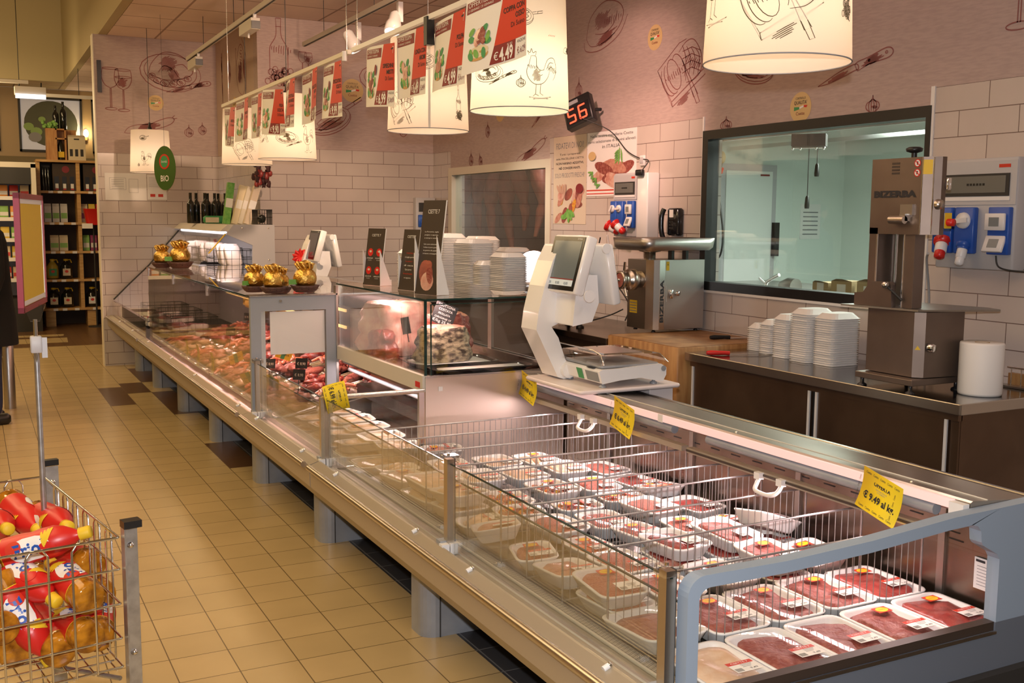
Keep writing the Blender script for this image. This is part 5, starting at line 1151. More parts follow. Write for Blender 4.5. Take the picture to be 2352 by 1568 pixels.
# ------------------------------------------------------------------ bandsaw (wide face towards the shopper, -x)
r = thing('bandsaw', 'tall stainless butcher bandsaw with black top knob on the worktop', 'bandsaw', (3.65, 3.24, .841))
FT = Matrix.Translation((3.65, 3.24, .841)) @ Matrix.Rotation(-PI/2, 4, 'Z')
r.location = (3.65, 3.24, .841); r.rotation_euler = (0, 0, -PI/2)
b = MB(); b.box(-.165, .155, -.15, .18, .035, .062, 'saw_steel'); b.build('base_plate', r, bevel=.003)
for x, y in ((-.14, -.13), (.13, -.13), (-.14, .15), (.13, .15)): b = MB(); b.lathe([(.022, 0), (.02, .006), (.009, .012), (.009, .036)], 'black', (x, y, .0), 12); b.build('foot', r)
b = MB(); b.prism([(-.153, -.10), (.107, -.10), (.143, -.07), (.165, .14), (-.153, .16)], 'z', .066, .345, 'saw_steel'); b.build('lower_housing', r, bevel=.002)
b = MB(); b.lathe([(.020, 0), (.020, .018), (.014, .024), (.001, .024)], 'chrome', (.148, -.045, .195), 14, 'x'); b.build('lower_latch_knob', r)
b = MB(); b.poly([(.113, -.0965, .185), (.131, -.081, .185), (.122, -.089, .203)], 'yellow'); b.build('warning_triangle', r)
b = MB(); b.prism([(-.267, -.153), (.124, -.10), (.25, .255), (.15, .30), (-.20, .24)], 'z', .348, .356, 'steel'); b.build('work_table', r)
b = MB(); b.prism([(-.215, .357), (-.215, .41), (-.165, .415), (-.125, .465), (-.015, .468), (-.005, .455), (.0, .357)], 'y', -.125, -.10, 'saw_steel'); b.build('meat_pusher', r)
b = MB(); b.sph((-.025, -.14, .455), (.018, .015, .016), 'steel_bright', 12, 8); b.tube([(-.025, -.13, .45), (.035, -.10, .39)], .006, 'dark', 6); b.build('pusher_knob', r)
b = MB(); b.box(.023, .08, -.09, -.03, .357, .72, 'saw_steel'); b.box(.020, .027, -.0915, -.088, .357, .72, 'steel_bright'); b.build('blade_guard_post', r, bevel=.0015)
b = MB(); b.box(-.165, -.125, -.10, .02, .357, .70, 'saw_steel'); b.box(-.125, -.119, -.10, -.095, .357, .70, 'steel_bright'); b.box(-.119, -.035, .015, .02, .357, .70, 'steel'); b.box(-.08, -.076, -.02, .02, .357, .70, 'steel_bright'); b.build('column', r)
b = MB(); b.prism([(-.17, -.10), (.109, -.10), (.143, -.071), (.165, -.048), (.168, -.022), (-.17, -.022)], 'z', .673, .997, 'saw_steel'); b.build('upper_housing', r, bevel=.005)
b = MB(); b.box(.107, .111, -.1015, -.097, .675, .995, 'steel_bright'); b.box(.141, .145, -.073, -.068, .675, .995, 'steel_bright'); b.build('edge_trim', r)
b = MB(); b.text('BIZERBA', (-.148, -.1012, .832), (1, 0, 0), (0, 0, 1), .027, 'ink', w=.232, bold=.05)
b.build('maker_lettering', r)
b = MB()
for k_ in range(4):
    for i in range(3): b.box(-.055, -.012, -.1012, -.1, .935+k_*.014-i*.003, .9365+k_*.014-i*.003, 'ink')
b.build('vent_louvres', r)
for z in (.972, .932):
    b = MB()
    for rr_, m_, o_ in ((.017, 'red', .0008), (.013, 'white', .0014)): b.poly([(.082+x, -.1-o_, z+q) for x, q in arc(0, 0, rr_, rr_, n=18)[:-1]], m_)
    b.poly([(.078, -.1018, z-.006), (.084, -.1018, z-.008), (.087, -.1018, z+.006), (.08, -.1018, z+.008)], 'ink'); b.poly([(.070, -.102, z+.008), (.073, -.102, z+.011), (.095, -.102, z-.008), (.092, -.102, z-.011)], 'red'); b.build('prohibition_sticker', r)
b = MB(); b.quad((.1115, -.0985, .925), (.028, .024, 0), (0, 0, .06), 'yellow'); b.build('yellow_label', r)
b = MB(); b.rbox(.168, .182, -.03, -.005, .86, .91, 'chrome', .006); b.build('switch', r)
b = MB(); b.lathe([(.022, 0), (.020, .02), (.001, .023)], 'steel_warm', (.155, -.055, .80), 12, 'x'); b.build('upper_latch_knob', r)
b = MB(); b.lathe([(.016, 0), (.016, .028), (.001, .03)], 'red', (.172, -.005, .725), 14, 'x'); b.build('stop_button', r)
b = MB(); b.box(.1705, .173, -.025, .015, .70, .765, 'yellow'); b.build('stop_plate', r)
b = MB(); b.box(.01, .075, -.112, -.10, .755, .80, 'steel'); b.tube([(-.03, -.125, .735), (.05, -.125, .735)], .017, 'steel_warm', 12); b.box(.02, .05, -.125, -.10, .73, .76, 'steel'); b.build('guide_clamp', r)
b = MB(); b.tube([(.025, -.06, .99), (.025, -.06, 1.02)], .012, 'black', 12); b.lathe([(.014, 1.018), (.033, 1.024), (.036, 1.036), (.024, 1.043), (.001, 1.044)], 'black', (.025, -.06, 0), 12); b.build('tension_knob', r)

# paper roll
r = thing('paper_roll', 'big white paper towel roll standing on the worktop end', 'paper roll', (3.79, 2.98, .8415))
b = MB(); b.lathe([(.03, 0), (.087, 0), (.089, .01), (.089, .215), (.086, .222), (.030, .221)], 'paper', n=40); b.build('paper', r)
b = MB(); b.lathe([(.030, .0), (.030, .2222), (.026, .2222), (.026, 0)], 'carton', n=20, caps=False); b.build('core', r)
b = MB()
for y in (3.05, 3.0, 2.95, 2.9): b.tube([(4.08, y, .845), (4.08, y, .93)], .003, 'chrome', 5)
b.tube([(4.08, 3.07, .93), (4.08, 2.88, .93)], .004, 'chrome', 6); b.box(4.05, 4.13, 2.88, 3.08, .8415, .85, 'steel'); b.box(4.10, 4.13, 2.86, 3.08, .85, .90, 'wood_block')
b.build('wire_rack', None, 'low wire rack against the wall behind the paper roll', 'rack')
# ------------------------------------------------------------------ electrical boards
def wallthing(name, label, cat, y, z, x=WX, group=None): return thing(name, label, cat, (x, y, z), -PI/2, group)      # local x = right in view (-y world), local y = into wall
def socket_board(r, w, h, sw, big):
    b = MB(); b.rbox(-w/2, w/2, -.09, -.001, -h/2, h/2, 'grey_panel', .012); b.box(-w/2+.0, w/2, -.094, -.09, h*.08, h/2-.012, 'grey_panel'); b.build('cabinet', r, bevel=.003)
    b = MB(); b.box(-w*.42, w*.42, -.100, -.094, h*.16, h*.36, 'dark'); b.box(-w*.38, w*.38, -.1025, -.100, h*.19, h*.34, 'acrylic'); b.box(-w*.38, w*.38, -.101, -.1005, h*.19, h*.34, 'lcd')
    for i in range(6): b.box(-w*.1+i*w*.04, -w*.075+i*w*.04, -.103, -.1015, h*.255, h*.275, 'black')
    b.box(-w*.43, w*.43, -.098, -.094, h*.12, h*.155, 'white'); b.box(w*.28, w*.42, -.0955, -.094, h*.41, h*.44, 'red_orange'); b.build('breaker_window', r)
    for i in range(2):
        x = -w*.36+i*w*.29
        b = MB(); b.rbox(x-w*.13, x+w*.13, -.125, -.09, -h*.36, h*.06, 'blue', .01); q = b.build('interlocked_socket', r, bevel=.002)
        b = MB(); b.lathe([(w*.09, 0), (w*.085, -.012), (.001, -.013)], 'white', (x, -.125, -h*.06), 18, 'y'); b.T = Matrix.Translation((x, -.14, -h*.06)) @ Matrix.Rotation(d2(35+50*i), 4, 'Y'); b.box(-w*.025, w*.025, -.008, .0, -w*.08, w*.08, 'white'); b.build('rotary_switch', q)
    b = MB(); b.rbox(w*.22-w*.0, w*.48, -.118, -.09, -h*.36, h*.06, 'blue', .006); q = b.build('schuko_panel', r)
    for z in (-h*.07, -h*.27):
        b = MB(); b.T = Matrix.Translation((w*.33, -.122, z)) @ Matrix.Rotation(d2(0 if z > -h*.1 else -22), 4, 'X'); b.rbox(-w*.12, w*.12, -.014, .004, -h*.075, h*.075, 'white', .006); b.box(-w*.06, w*.06, -.016, -.014, -h*.04, h*.04, 'lcd'); b.build('socket_lid', q)
r = wallthing('socket_board', 'large grey electrical board with blue sockets on the tiled wall at right', 'electrical board', 3.29, 1.605); socket_board(r, .42, .50, 0, True)
r2_ = wallthing('socket_board', 'smaller white electrical board with blue sockets behind the grinder tray', 'electrical board', 6.17, 1.67); socket_board(r2_, .29, .44, 0, False)
def plug(name, label, root_loc, rx, rz, big, col='red', group='industrial plugs'):
    r = thing(name, label, 'plug', root_loc, 0, group)
    b = MB(); b.T = Matrix.Rotation(rz, 4, 'Z') @ Matrix.Rotation(rx, 4, 'X')
    b.lathe([(.034*big, 0), (.034*big, .018), (.028*big, .02), (.028*big, .03)], col, n=20); M_ = b.T; b.build('flap_lid', r)
    b = MB(); b.T = M_; b.lathe([(.024*big, .03), (.024*big, .07), (.018*big, .075)], 'white', (0, 0, 0), 16); b.build('plug_barrel', r)
    b = MB(); b.T = M_; b.lathe([(.021*big, .075), (.021*big, .10), (.010*big, .108)], col if col == 'red' else 'white', (0, 0, 0), 14); b.build('cable_gland', r); return r
plug('power_plug', 'red round industrial plug on the right board', (4.045, 3.43, 1.485), d2(140), d2(-60), 1.15)
plug('power_plug', 'blue and white industrial plug beside the red one on the right board', (4.045, 3.31, 1.47), d2(155), d2(-75), .95, 'blue')
plug('power_plug', 'red industrial plug, left of the pair above the grinder', (4.04, 6.33, 1.53), d2(120), d2(30), 1.25)
plug('power_plug', 'red industrial plug, right of the pair above the grinder', (4.03, 6.22, 1.54), d2(125), d2(15), 1.15)
def cable(pts, rad, mat, label, n=8, cat='cable'):
    b = MB(); b.tube(bez(pts, n), rad, mat, 6); return b.build('power_cable', None, label, cat)
cable([(4.0, 3.47, 1.42), (4.05, 3.52, 1.38), (4.12, 3.555, 1.2), (4.14, 3.57, .95), (4.14, 3.58, .845)], .006, 'cable_grey', 'grey cable dropping from the red plug behind the bandsaw table')
cable([(4.06, 3.15, 1.42), (4.06, 3.13, 1.37), (4.08, 3.05, 1.355), (4.12, 2.93, 1.36), (4.15, 2.8, 1.42), (4.15, 2.7, 1.5)], .004, 'cable', 'black cable looping from the right electrical board')
cable([(4.0, 6.36, 1.44), (4.02, 6.40, 1.32), (4.06, 6.28, 1.15), (4.08, 6.1, .98), (4.02, 6.05, .87)], .005, 'cable', 'black cable hanging from the red plug left of the grinder')
cable([(4.02, 6.30, 1.46), (4.06, 6.30, 1.3), (4.08, 6.20, 1.12), (4.1, 6.0, 1.0)], .005, 'white', 'white cable beside the black one left of the grinder')
cable([(4.0, 6.05, .95), (3.95, 6.15, .90), (3.8, 6.2, .86), (3.6, 6.25, .85)], .005, 'cable', 'black cable lying on the rear worktop')
cable([(3.96, 6.6, 2.30), (4.1, 6.42, 2.2), (4.14, 6.25, 2.05), (4.15, 6.1, 1.99), (4.15, 6.0, 1.97), (4.12, 6.02, 1.91)], .004, 'cable', 'thin black cable from the number display to the electrical board')
r = wallthing('electrical_cabinet', 'tall white wall duct box between the socket board and the telephone', 'box', 5.95, 1.645)
b = MB(); b.rbox(-.065, .065, -.10, -.001, -.24, .24, 'white_gloss', .01); b.build('housing', r)
b = MB(); b.rbox(-.05, .03, -.13, -.1, .22, .26, 'black', .01); b.build('power_adapter', r)
# telephone
r = wallthing('telephone', 'black wall telephone with white number card', 'telephone', 5.67, 1.55)
b = MB(); b.rbox(-.055, .07, -.055, -.001, -.085, .095, 'black_gloss', .02); b.box(-.02, .022, -.0575, -.055, .035, .085, 'paper')
for i in range(12): b.box(-.02+(i % 3)*.017, -.010+(i % 3)*.017, -.058, -.055, .02-(i//3)*.020, .030-(i//3)*.020, 'dark')
b.build('phone_body', r)
b = MB(); b.tube(bez([(-.075, -.06, .09), (-.082, -.075, .04), (-.08, -.075, -.06), (-.06, -.06, -.13)], 4), .017, 'black_gloss', 10); b.build('handset', r)
# switch box on wall (small)
r = wallthing('wall_socket', 'small white wall socket above the electrical duct box', 'socket', 6.08, 1.975)
b = MB(); b.rbox(-.03, .03, -.02, -.001, -.035, .035, 'white', .006); b.build('frame', r); b = MB(); b.rbox(-.018, .018, -.024, -.02, -.022, .022, 'grey_panel', .004); b.build('socket_face', r)
# number display
r = thing('number_display', 'black queue number display with red digits 56', 'display', (4.0, 6.67, 2.345), d2(-62))
b = MB(); b.T = Matrix.Rotation(d2(-14), 4, 'X') @ Matrix.Rotation(d2(-22), 4, 'Y'); b.rbox(-.115, .115, -.035, .035, -.11, .11, 'black', .012); M_ = b.T; b.build('housing', r, bevel=.004)
b = MB(); b.T = M_; b.box(-.10, .10, -.037, -.035, -.09, .05, 'black_gloss'); b.box(-.095, .02, -.037, -.035, .062, .09, 'ink_grey'); b.build('front_pane', r)
b = MB(); b.T = M_
SEG = {'5': 'afgcd', '6': 'afgcde'}
for i, ch in enumerate('56'):
    ox = -.052+i*.092; w_, h_ = .027, .05; t_ = .006
    for s_ in SEG[ch]:
        q = dict(a=(-w_, w_, 2*h_-t_, 2*h_+t_), g=(-w_, w_, h_-t_, h_+t_), d=(-w_, w_, -t_, t_), f=(-w_-t_, -w_+t_, h_, 2*h_), e=(-w_-t_, -w_+t_, 0, h_), b=(w_-t_, w_+t_, h_, 2*h_), c=(w_-t_, w_+t_, 0, h_))[s_]
        b.box(ox+q[0], ox+q[1], -.0385, -.037, -.072+q[2], -.072+q[3], 'led')
b.build('digits', r)
b = MB(); b.tube([(.04, .03, 0), (.10, .06, .02), (.13, .09, .02)], .012, 'black', 8); b.build('bracket', r)

# posters on the right wall
def poster_face(b, kind, w, h):
    t = lambda s_, x, z, hh, ww, m_='ink', al='c', bo=0: b.text(s_, (x, -.0032, z), (1, 0, 0), (0, 0, 1), hh, m_, align=al, w=ww, bold=bo)
    def ell(x, z, rx, rz, m_, i, rot=0, n=16): b.poly([(p, -.0035-i*.0002, q) for p, q in arc(x, z, rx, rz, n=n, rot=rot)[:-1]], m_)
    if kind == 0:
        t('FIDATEVI DI NOI!', 0, h*.36, h*.07, w*.84, 'ink_grey'); t('Tutti i preparati', 0, h*.285, h*.022, w*.62); t('delle MACELLERIE CSETTE', 0, h*.235, h*.022, w*.84); t('NON HANNO ADDITIVI,', 0, h*.18, h*.026, w*.84, bo=.02); t('NÉ CONSERVANTI.', 0, h*.125, h*.026, w*.66, bo=.02); t('SOLO PRODOTTI FRESCHI!', 0, h*.03, h*.055, w*.9, 'ink_grey')
        b.prism([(-w/2+.001, -h/2+.001), (w/2-.001, -h/2+.001), (w/2-.001, -h*.18), (-w*.1, -h*.06), (-w/2+.001, -h*.03)], 'y', -.0032, -.003, 'paper_cream')
        rr = random.Random(2)
        for i in range(16):
            x = rr.uniform(-.36, .34)*w; z = rr.uniform(-.44, -.14)*h; ell(x, z, w*rr.uniform(.1, .17), h*rr.uniform(.03, .06), ('hung_meat', 'beef', 'veg', 'rib_fat', 'pork')[i % 5], i, rr.uniform(0, 90))
        for i in range(6): ell(-.15*w+.05*w*i, -h*(.42-.02*(i % 3)), w*.09, h*.03, 'green_leaf', 20+i, 30*i)
        for i in range(4): ell(-.32*w+i*.07*w, -h*.1, w*.03, h*.06, 'skin', 30+i, 40-15*i)
        ell(w*.33, -h*.1, w*.11, h*.055, 'maroon', 40)
    else:
        t('Nelle nostre macellerie Csette', 0, h*.415, h*.045, w*.86); t('carni selezionate di bovini allevati', 0, h*.33, h*.045, w*.96); t('in ITALIA', 0, h*.24, h*.055, w*.36)
        rr = random.Random(5)
        for i in range(9): ell(rr.uniform(-.22, .3)*w, rr.uniform(-.3, -.02)*h, w*.2, h*.09, ('pork', 'beef', 'rib_fat')[i % 3], i, rr.uniform(-20, 20))
        for i in range(14): ell(w*(.12+.05*(i % 3)), h*(.02+.012*i), w*.045, h*.012, 'green_leaf', 12+i, 30+40*(i % 3))
        for i in range(10): ell(-w*(.42-.02*i), -h*(.12+.025*i), w*.05, h*.012, 'green_leaf', 30+i, 30*(i % 4))
        ell(-w*.37, h*.13, w*.08, h*.07, 'badge', 50); b.box(-w/2, w/2, -.0035, -.003, -h*.42, -h*.40, 'red_orange'); b.box(-w/2, w/2, -.0035, -.003, -h*.47, -h*.455, 'red')
for kind, (y, z, w, h, lb) in enumerate(((7.09, 1.87, .50, .68, 'beige poster headed FIDATEVI DI NOI! beside the dark window'), (6.50, 1.975, .66, .47, 'white poster Nelle nostre macellerie with raw meat picture'))):
    r = wallthing('wall_poster', lb, 'poster', y, z)
    b = MB(); b.box(-w/2, w/2, -.003, -.0005, -h/2, h/2, 'paper_cream' if kind == 0 else 'paper'); poster_face(b, kind, w, h); b.build('printed_sheet', r)
# paper notices on the partition
for i, (x, z, w, h, lb) in enumerate(((1.465, 1.87, .41, .28, 'large faint plan notice taped to the partition tiles under the small lamp'), (1.775, 1.87, .195, .26, 'narrower notice with red stamp, right of the plan notice'))):
    b = MB(); b.box(-w/2, w/2, -.002, 0, -h/2, h/2, 'paper')
    if i == 0:
        for q in ((-.16, .0, -.03, .09), (.03, .12, -.06, .08)):
            b.box(q[0], q[1], -.003, -.002, q[2], q[2]+.002, 'ink_grey'); b.box(q[0], q[1], -.003, -.002, q[3], q[3]+.002, 'ink_grey'); b.box(q[0], q[0]+.002, -.003, -.002, q[2], q[3], 'ink_grey'); b.box(q[1], q[1]+.002, -.003, -.002, q[2], q[3], 'ink_grey')
        for k_ in range(6): b.box(-.14, -.02, -.003, -.002, -.02+k_*.018, -.017+k_*.018, 'ink_grey')
    else:
        for k_ in range(9): b.box(-.08, .08, -.003, -.002, .10-k_*.012, .102-k_*.012, 'ink_grey')
        b.box(-.07, -.02, -.003, -.002, -.1, -.07, 'red_orange'); b.box(.01, .06, -.003, -.002, -.1, -.07, 'red_orange')
    o = b.build('paper_notice', None, lb, 'notice', 'paper notices on the partition'); o.location = (x, YA-.003, z)
# socket board on the back wall behind the signs
r = thing('wall_socket_board', 'grey and blue electrical board on the back wall behind the tall sign', 'electrical board', (4.06, YB, 1.58))
b = MB(); b.rbox(-.11, .10, -.08, -.001, -.26, .19, 'grey_panel', .01); b.build('cabinet', r); b = MB(); b.box(-.08, .08, -.084, -.08, .05, .14, 'dark'); b.build('breaker_window', r); b = MB(); b.rbox(-.09, .09, -.1, -.08, -.1, .02, 'blue', .008); b.build('socket_unit', r); b = MB(); b.lathe([(.03, 0), (.028, -.03)], 'red', (.02, -.1, -.16), 14, 'y'); b.build('red_cap', r)
# ------------------------------------------------------------------ pendant lamps
def lamp(x, y, zb, rb, h, label, turn, kinds, power=1.0, seam=None, bc=(1, .68, .44)):
    r = thing('pendant_lamp', label, 'lamp', (x, y, zb), 0, 'printed drum pendant lamps')
    rt_ = rb*.91; b = MB(); L = []; n = 48
    for t in (0, .25, .5, .75, 1): rr = rb+(rt_-rb)*t; L.append([(rr*math.cos(2*PI*k/n), rr*math.sin(2*PI*k/n), h*t) for k in range(n)])
    b.loft(L, 'lamp_shade')
    def fn(u, v, off=.0012):        # u = arc length, v = height
        rr = rb+(rt_-rb)*(v/h)+off; a = turn+u/rb; return (rr*math.cos(a), rr*math.sin(a), v)
    for kd, u, v, sx, sy, ro in kinds: draw(b, kd, fn, u, v, sx, sy, ro, w=.0026, mat='sketch_lamp')
    for u0 in (-.30, .13, .36): 
        for i in range(5): ribbon(b, [(u0+.008*i, .62*h), (u0+.008*i+.006, .62*h+.006)], .002, fn, 'red')
    if seam is not None: b.add([fn(seam, 0), fn(seam+.012, 0), fn(seam+.012, h), fn(seam, h)], [(0, 1, 2, 3)], 'cream')
    b.build('lamp_shade', r)
    b = MB(); b.tube([(rb*math.cos(2*PI*k/n), rb*math.sin(2*PI*k/n), 0) for k in range(n)], .0022, 'ink_grey', 5, closed=True); b.build('hem_ring', r)
    b = MB(); b.lathe([(.022, h), (.022, h+.03), (.012, h+.035), (.010, h+.08)], 'black', n=12); b.build('canopy_cap', r)
    b = MB(); b.tube([(0, 0, h+.07), (0, 0, ZC-zb)], .0028, 'cable', 6); b.build('suspension_cord', r)
    b = MB(); b.lathe([(.02, h*.62), (.02, h)], 'white', n=12); b.sph((0, 0, h*.46), .045, 'bulb', 14, 10)
    for a in range(3): b.tube([(0, 0, h*.98), (rt_*math.cos(a*2.1), rt_*math.sin(a*2.1), h*.98)], .002, 'chrome', 5)
    b.build('bulb', r)
    point('pendant_bulb', (x, y, zb+h*.28), power, bc, .05)
    return r
va = lambda x, y: math.atan2(-y, -x)
K = [('pan', .02, .36, .16, .14, -4), ('rooster', .09, .13, .17, .20, 0), ('garlic', .005, .10, .05, .055, 0), ('platter', -.15, .14, .16, .12, 0), ('knife', -.075, .115, .13, .08, 10), ('bottle', -.33, .2, .1, .2, 0), ('sausage', .30, .25, .14, .1, 0), ('roast', .45, .22, .2, .18, 0)]
K2 = [('roast', .0, .155, .26, .24, 0), ('rooster', -.21, .22, .2, .25, 0), ('bottle', .23, .2, .1, .2, 0), ('pan', .42, .2, .17, .15, 0)]
K3 = [('roast', -.165, .12, .20, .20, 0), ('bottle', .175, .13, .09, .17, 0), ('pan', .0, .33, .16, .15, 0)]
K4 = [('platter', .0, .14, .17, .13, 0), ('knife', .05, .10, .12, .07, 8), ('rooster', .17, .14, .13, .2, 0), ('roast', -.22, .2, .18, .18, 0)]
K5 = [('roast', -.03, .12, .2, .18, 0), ('pan', .2, .2, .15, .12, 0)]
K6 = [('pan', -.06, .33, .10, .09, 0), ('rooster', -.05, .13, .12, .14, 0), ('garlic', -.12, .07, .03, .04, 0), ('knife', .12, .16, .1, .1, 60)]
lamp(2.10, 2.40, 2.02, .21, .46, 'printed drum pendant lamp with roast drawing, nearest and rightmost', va(2.1, 2.4), K2, 2.0)
lamp(2.10, 4.00, 2.022, .21, .46, 'brightest drum pendant lamp, rooster and pan drawings, beside the nearest poster', va(2.1, 4.0), K, 4.2, None, (1, .86, .58))
lamp(2.13, 5.07, 2.015, .21, .46, 'drum pendant lamp with grey seam, third from the right, under the posters', va(2.13, 5.07), K3, 2.4, 0)
lamp(2.10, 7.66, 1.99, .21, .46, 'drum pendant lamp with platter drawing, front one of the overlapping pair', va(2.1, 7.66), K4, 2.4)
lamp(2.13, 9.05, 2.01, .21, .46, 'drum pendant lamp behind the row of far posters, rear one of the overlapping pair', va(2.13, 9.05), K5, 2.4)
lamp(1.632, 11.0, 2.0, .197, .41, 'drum pendant lamp hanging alone by the partition wall behind the green sign', va(1.632, 11.0), K6, 1.8)

# green oval sign
r = thing('hanging_sign', 'green oval hanging BIO sign in front of the far left lamp', 'sign', (1.637, 10.2, 2.012), d2(-62))
b = MB(); b.prism(arc(0, 0, .155, .203, n=36)[:-1], 'y', -.003, .003, 'sign_green'); b.build('oval_board', r)
b = MB(); b.prism(arc(0, .06, .075, .07, n=20)[:-1], 'y', -.005, -.003, 'red_orange'); b.prism(arc(0, .06, .055, .055, n=20)[:-1], 'y', -.006, -.005, 'green'); b.text('BIO', (0, -.004, -.12), (1, 0, 0), (0, 0, 1), .055, 'paper', align='c', bold=.02); b.text('bontà', (0, -.0065, .05), (1, 0, 0), (0, 0, 1), .025, 'paper', align='c'); b.build('printed_emblem', r)
b = MB(); b.tube([(0, 0, .2), (0, 0, ZC-2.012)], .0015, 'cable', 4); b.build('suspension_wire', r)

# ------------------------------------------------------------------ ceiling tracks, spotlights, converters
def track(x, y0, y1, z, label):
    r = thing('lighting_track', label, 'lighting track', (x, (y0+y1)/2, z)); b = MB(); b.box(x-.018, x+.018, y0, y1, z, z+.035, 'beige_metal'); b.box(x-.008, x+.008, y0, y1, z-.001, z, 'dark'); wp(b, 'rail', r)
    y = y0+.6
    while y < y1:
        b = MB(); b.tube([(x, y, z+.03), (x, y, ZC)], .003, 'cable', 5); wp(b, 'hanger_rod', r); y += 1.25
track(2.0, 2.0, 10.9, 3.10, 'long white ceiling track, left one, carrying two converter boxes')
track(2.76, 2.0, 9.45, 3.10, 'long white ceiling track, right one, carrying the spotlights')
for x, y, lb in ((2.0, 8.15, 'white converter box with black end on the left track, nearer one'), (2.0, 10.35, 'white converter box with black end on the left track, farther one')):
    r = thing('track_converter', lb, 'converter box', (x, y, 3.1), 0, 'converters on the left track')
    b = MB(); b.box(-.035, .035, -.02, .38, -.115, -.03, 'beige_metal'); b.build('housing', r, bevel=.004); b = MB(); b.box(-.033, .033, -.035, -.02, -.110, -.055, 'black'); b.build('end_cap', r); b = MB(); b.lathe([(.014, -.03), (.014, 0)], 'white', n=10); b.build('mount', r); b = MB(); b.lathe([(.008, -.15), (.008, -.115)], 'white', (0, .2, 0), 8); b.build('cable_outlet', r)
def spot(x, y, z, aim, label, pw=9):
    r = thing('track_spotlight', label, 'spotlight', (x, y, z), 0, 'white spotlights on the right track')
    A_ = Vector(aim).normalized(); q = A_.to_track_quat('Z', 'Y').to_matrix().to_4x4(); q = Matrix.Translation((0, 0, -.16)) @ q
    b = MB(); b.T = q; b.lathe([(.03, -.10), (.045, -.08), (.048, -.02), (.058, .0), (.058, .07), (.052, .07), (.05, .055)], 'white_gloss', n=24, caps=False); b.lathe([(.001, -.10), (.03, -.10)], 'white_gloss', n=24, caps=False); b.build('spot_head', r)
    b = MB(); b.T = q; b.lathe([(.051, .056), (.001, .060)], 'bulb', n=20, caps=False); b.build('lens', r)
    b = MB(); b.box(.03, .065, -.02, .02, -.14, -.0, 'white_gloss'); b.tube([(.05, 0, -.13), (0, 0, -.16)], .01, 'white', 8); b.build('arm', r)
    d = bpy.data.lights.new('spot_beam', 'SPOT'); d.energy = pw; d.color = (1, .86, .70); d.spot_size = d2(75); d.spot_blend = .7; d.shadow_soft_size = .05
    o = bpy.data.objects.new('spot_beam', d); C.objects.link(o); o.location = Vector((x, y, z-.16))+A_*.08; o.rotation_euler = A_.to_track_quat('-Z', 'Y').to_euler()
spot(2.76, 8.1, 3.10, (.45, -.25, -.9), 'white track spotlight aimed right, farthest of the three', 110)
spot(2.76, 7.2, 3.10, (-.35, -.35, -.9), 'white track spotlight aimed down left, middle of the three', 90)
spot(2.76, 5.95, 3.13, (-.1, -.4, -.9), 'white track spotlight cut by the top picture edge', 30)
for y_, a_ in ((3.3, (-.3, -.1, -1)), (1.7, (-.1, .5, -1))):
    d = bpy.data.lights.new('spot_beam', 'SPOT'); d.energy = 20; d.color = (1, .80, .70); d.spot_size = d2(95); d.spot_blend = .8; d.shadow_soft_size = .08
    o = bpy.data.objects.new('spot_beam', d); C.objects.link(o); o.location = (2.76, y_, 3.0); o.rotation_euler = Vector(a_).to_track_quat('-Z', 'Y').to_euler()

# ------------------------------------------------------------------ poster rail with offer posters
r = thing('poster_rail', 'white hanging rail carrying the row of offer posters', 'rail', (1.8, 5.5, 2.42))
b = MB(); b.box(1.79, 1.81, 2.9, 5.28, 2.415, 2.437, 'white'); b.box(1.79, 1.81, 5.34, 8.42, 2.415, 2.437, 'cream'); b.tube([(1.78, 5.36, 2.43), (1.78, 5.36, 2.38)], .013, 'white', 10); wp(b, 'bar', r)
for y in (8.2, 5.38, 5.21, 3.0):
    b = MB(); b.tube([(1.8, y, 2.43), (1.8, y, ZC)], .0022, 'chrome', 5); wp(b, 'hanging_chain', r)
b = MB(); b.box(1.782, 1.818, 4.255, 4.29, 2.31, 2.43, 'black'); wp(b, 'black_clip', r)
OFF = [('ARISTA', 'Di Suino', '5,99', '7,90'), ('BRACIOLE', 'Di Suino', '4,99', '6,90'), ('COSTINE', 'Di Suino', '4,99', '7,90'), ('FESA SCELTA', 'Di Bovino', '9,90', '11,90'), ('COTOLETTE ALLA MILANESE', 'Di Suino', '6,99', '7,90'), ('SALSICCIA MISTA', 'Di Suino', '5,99', '6,90'), ('SPEZZATINO SCELTO', 'Di Vitello', '9,99', '11,90'),
       ('SPIEDINI MISTI', 'Di Suino', '6,99', '8,69'), ('LONZA CON AROMI', 'Di Suino', '6,49', '8,49'), ('POLPA', 'Di Suino', '4,99', '6,99'), ('COPPA CON OSSO', 'Di Suino', '4,49', '6,29')]
YC = [8.18-.425*i for i in range(7)]+[4.88, 4.475, 4.055, 3.63]
zoff = [0]*10+[.02]
pw_, ph_ = .415, .292
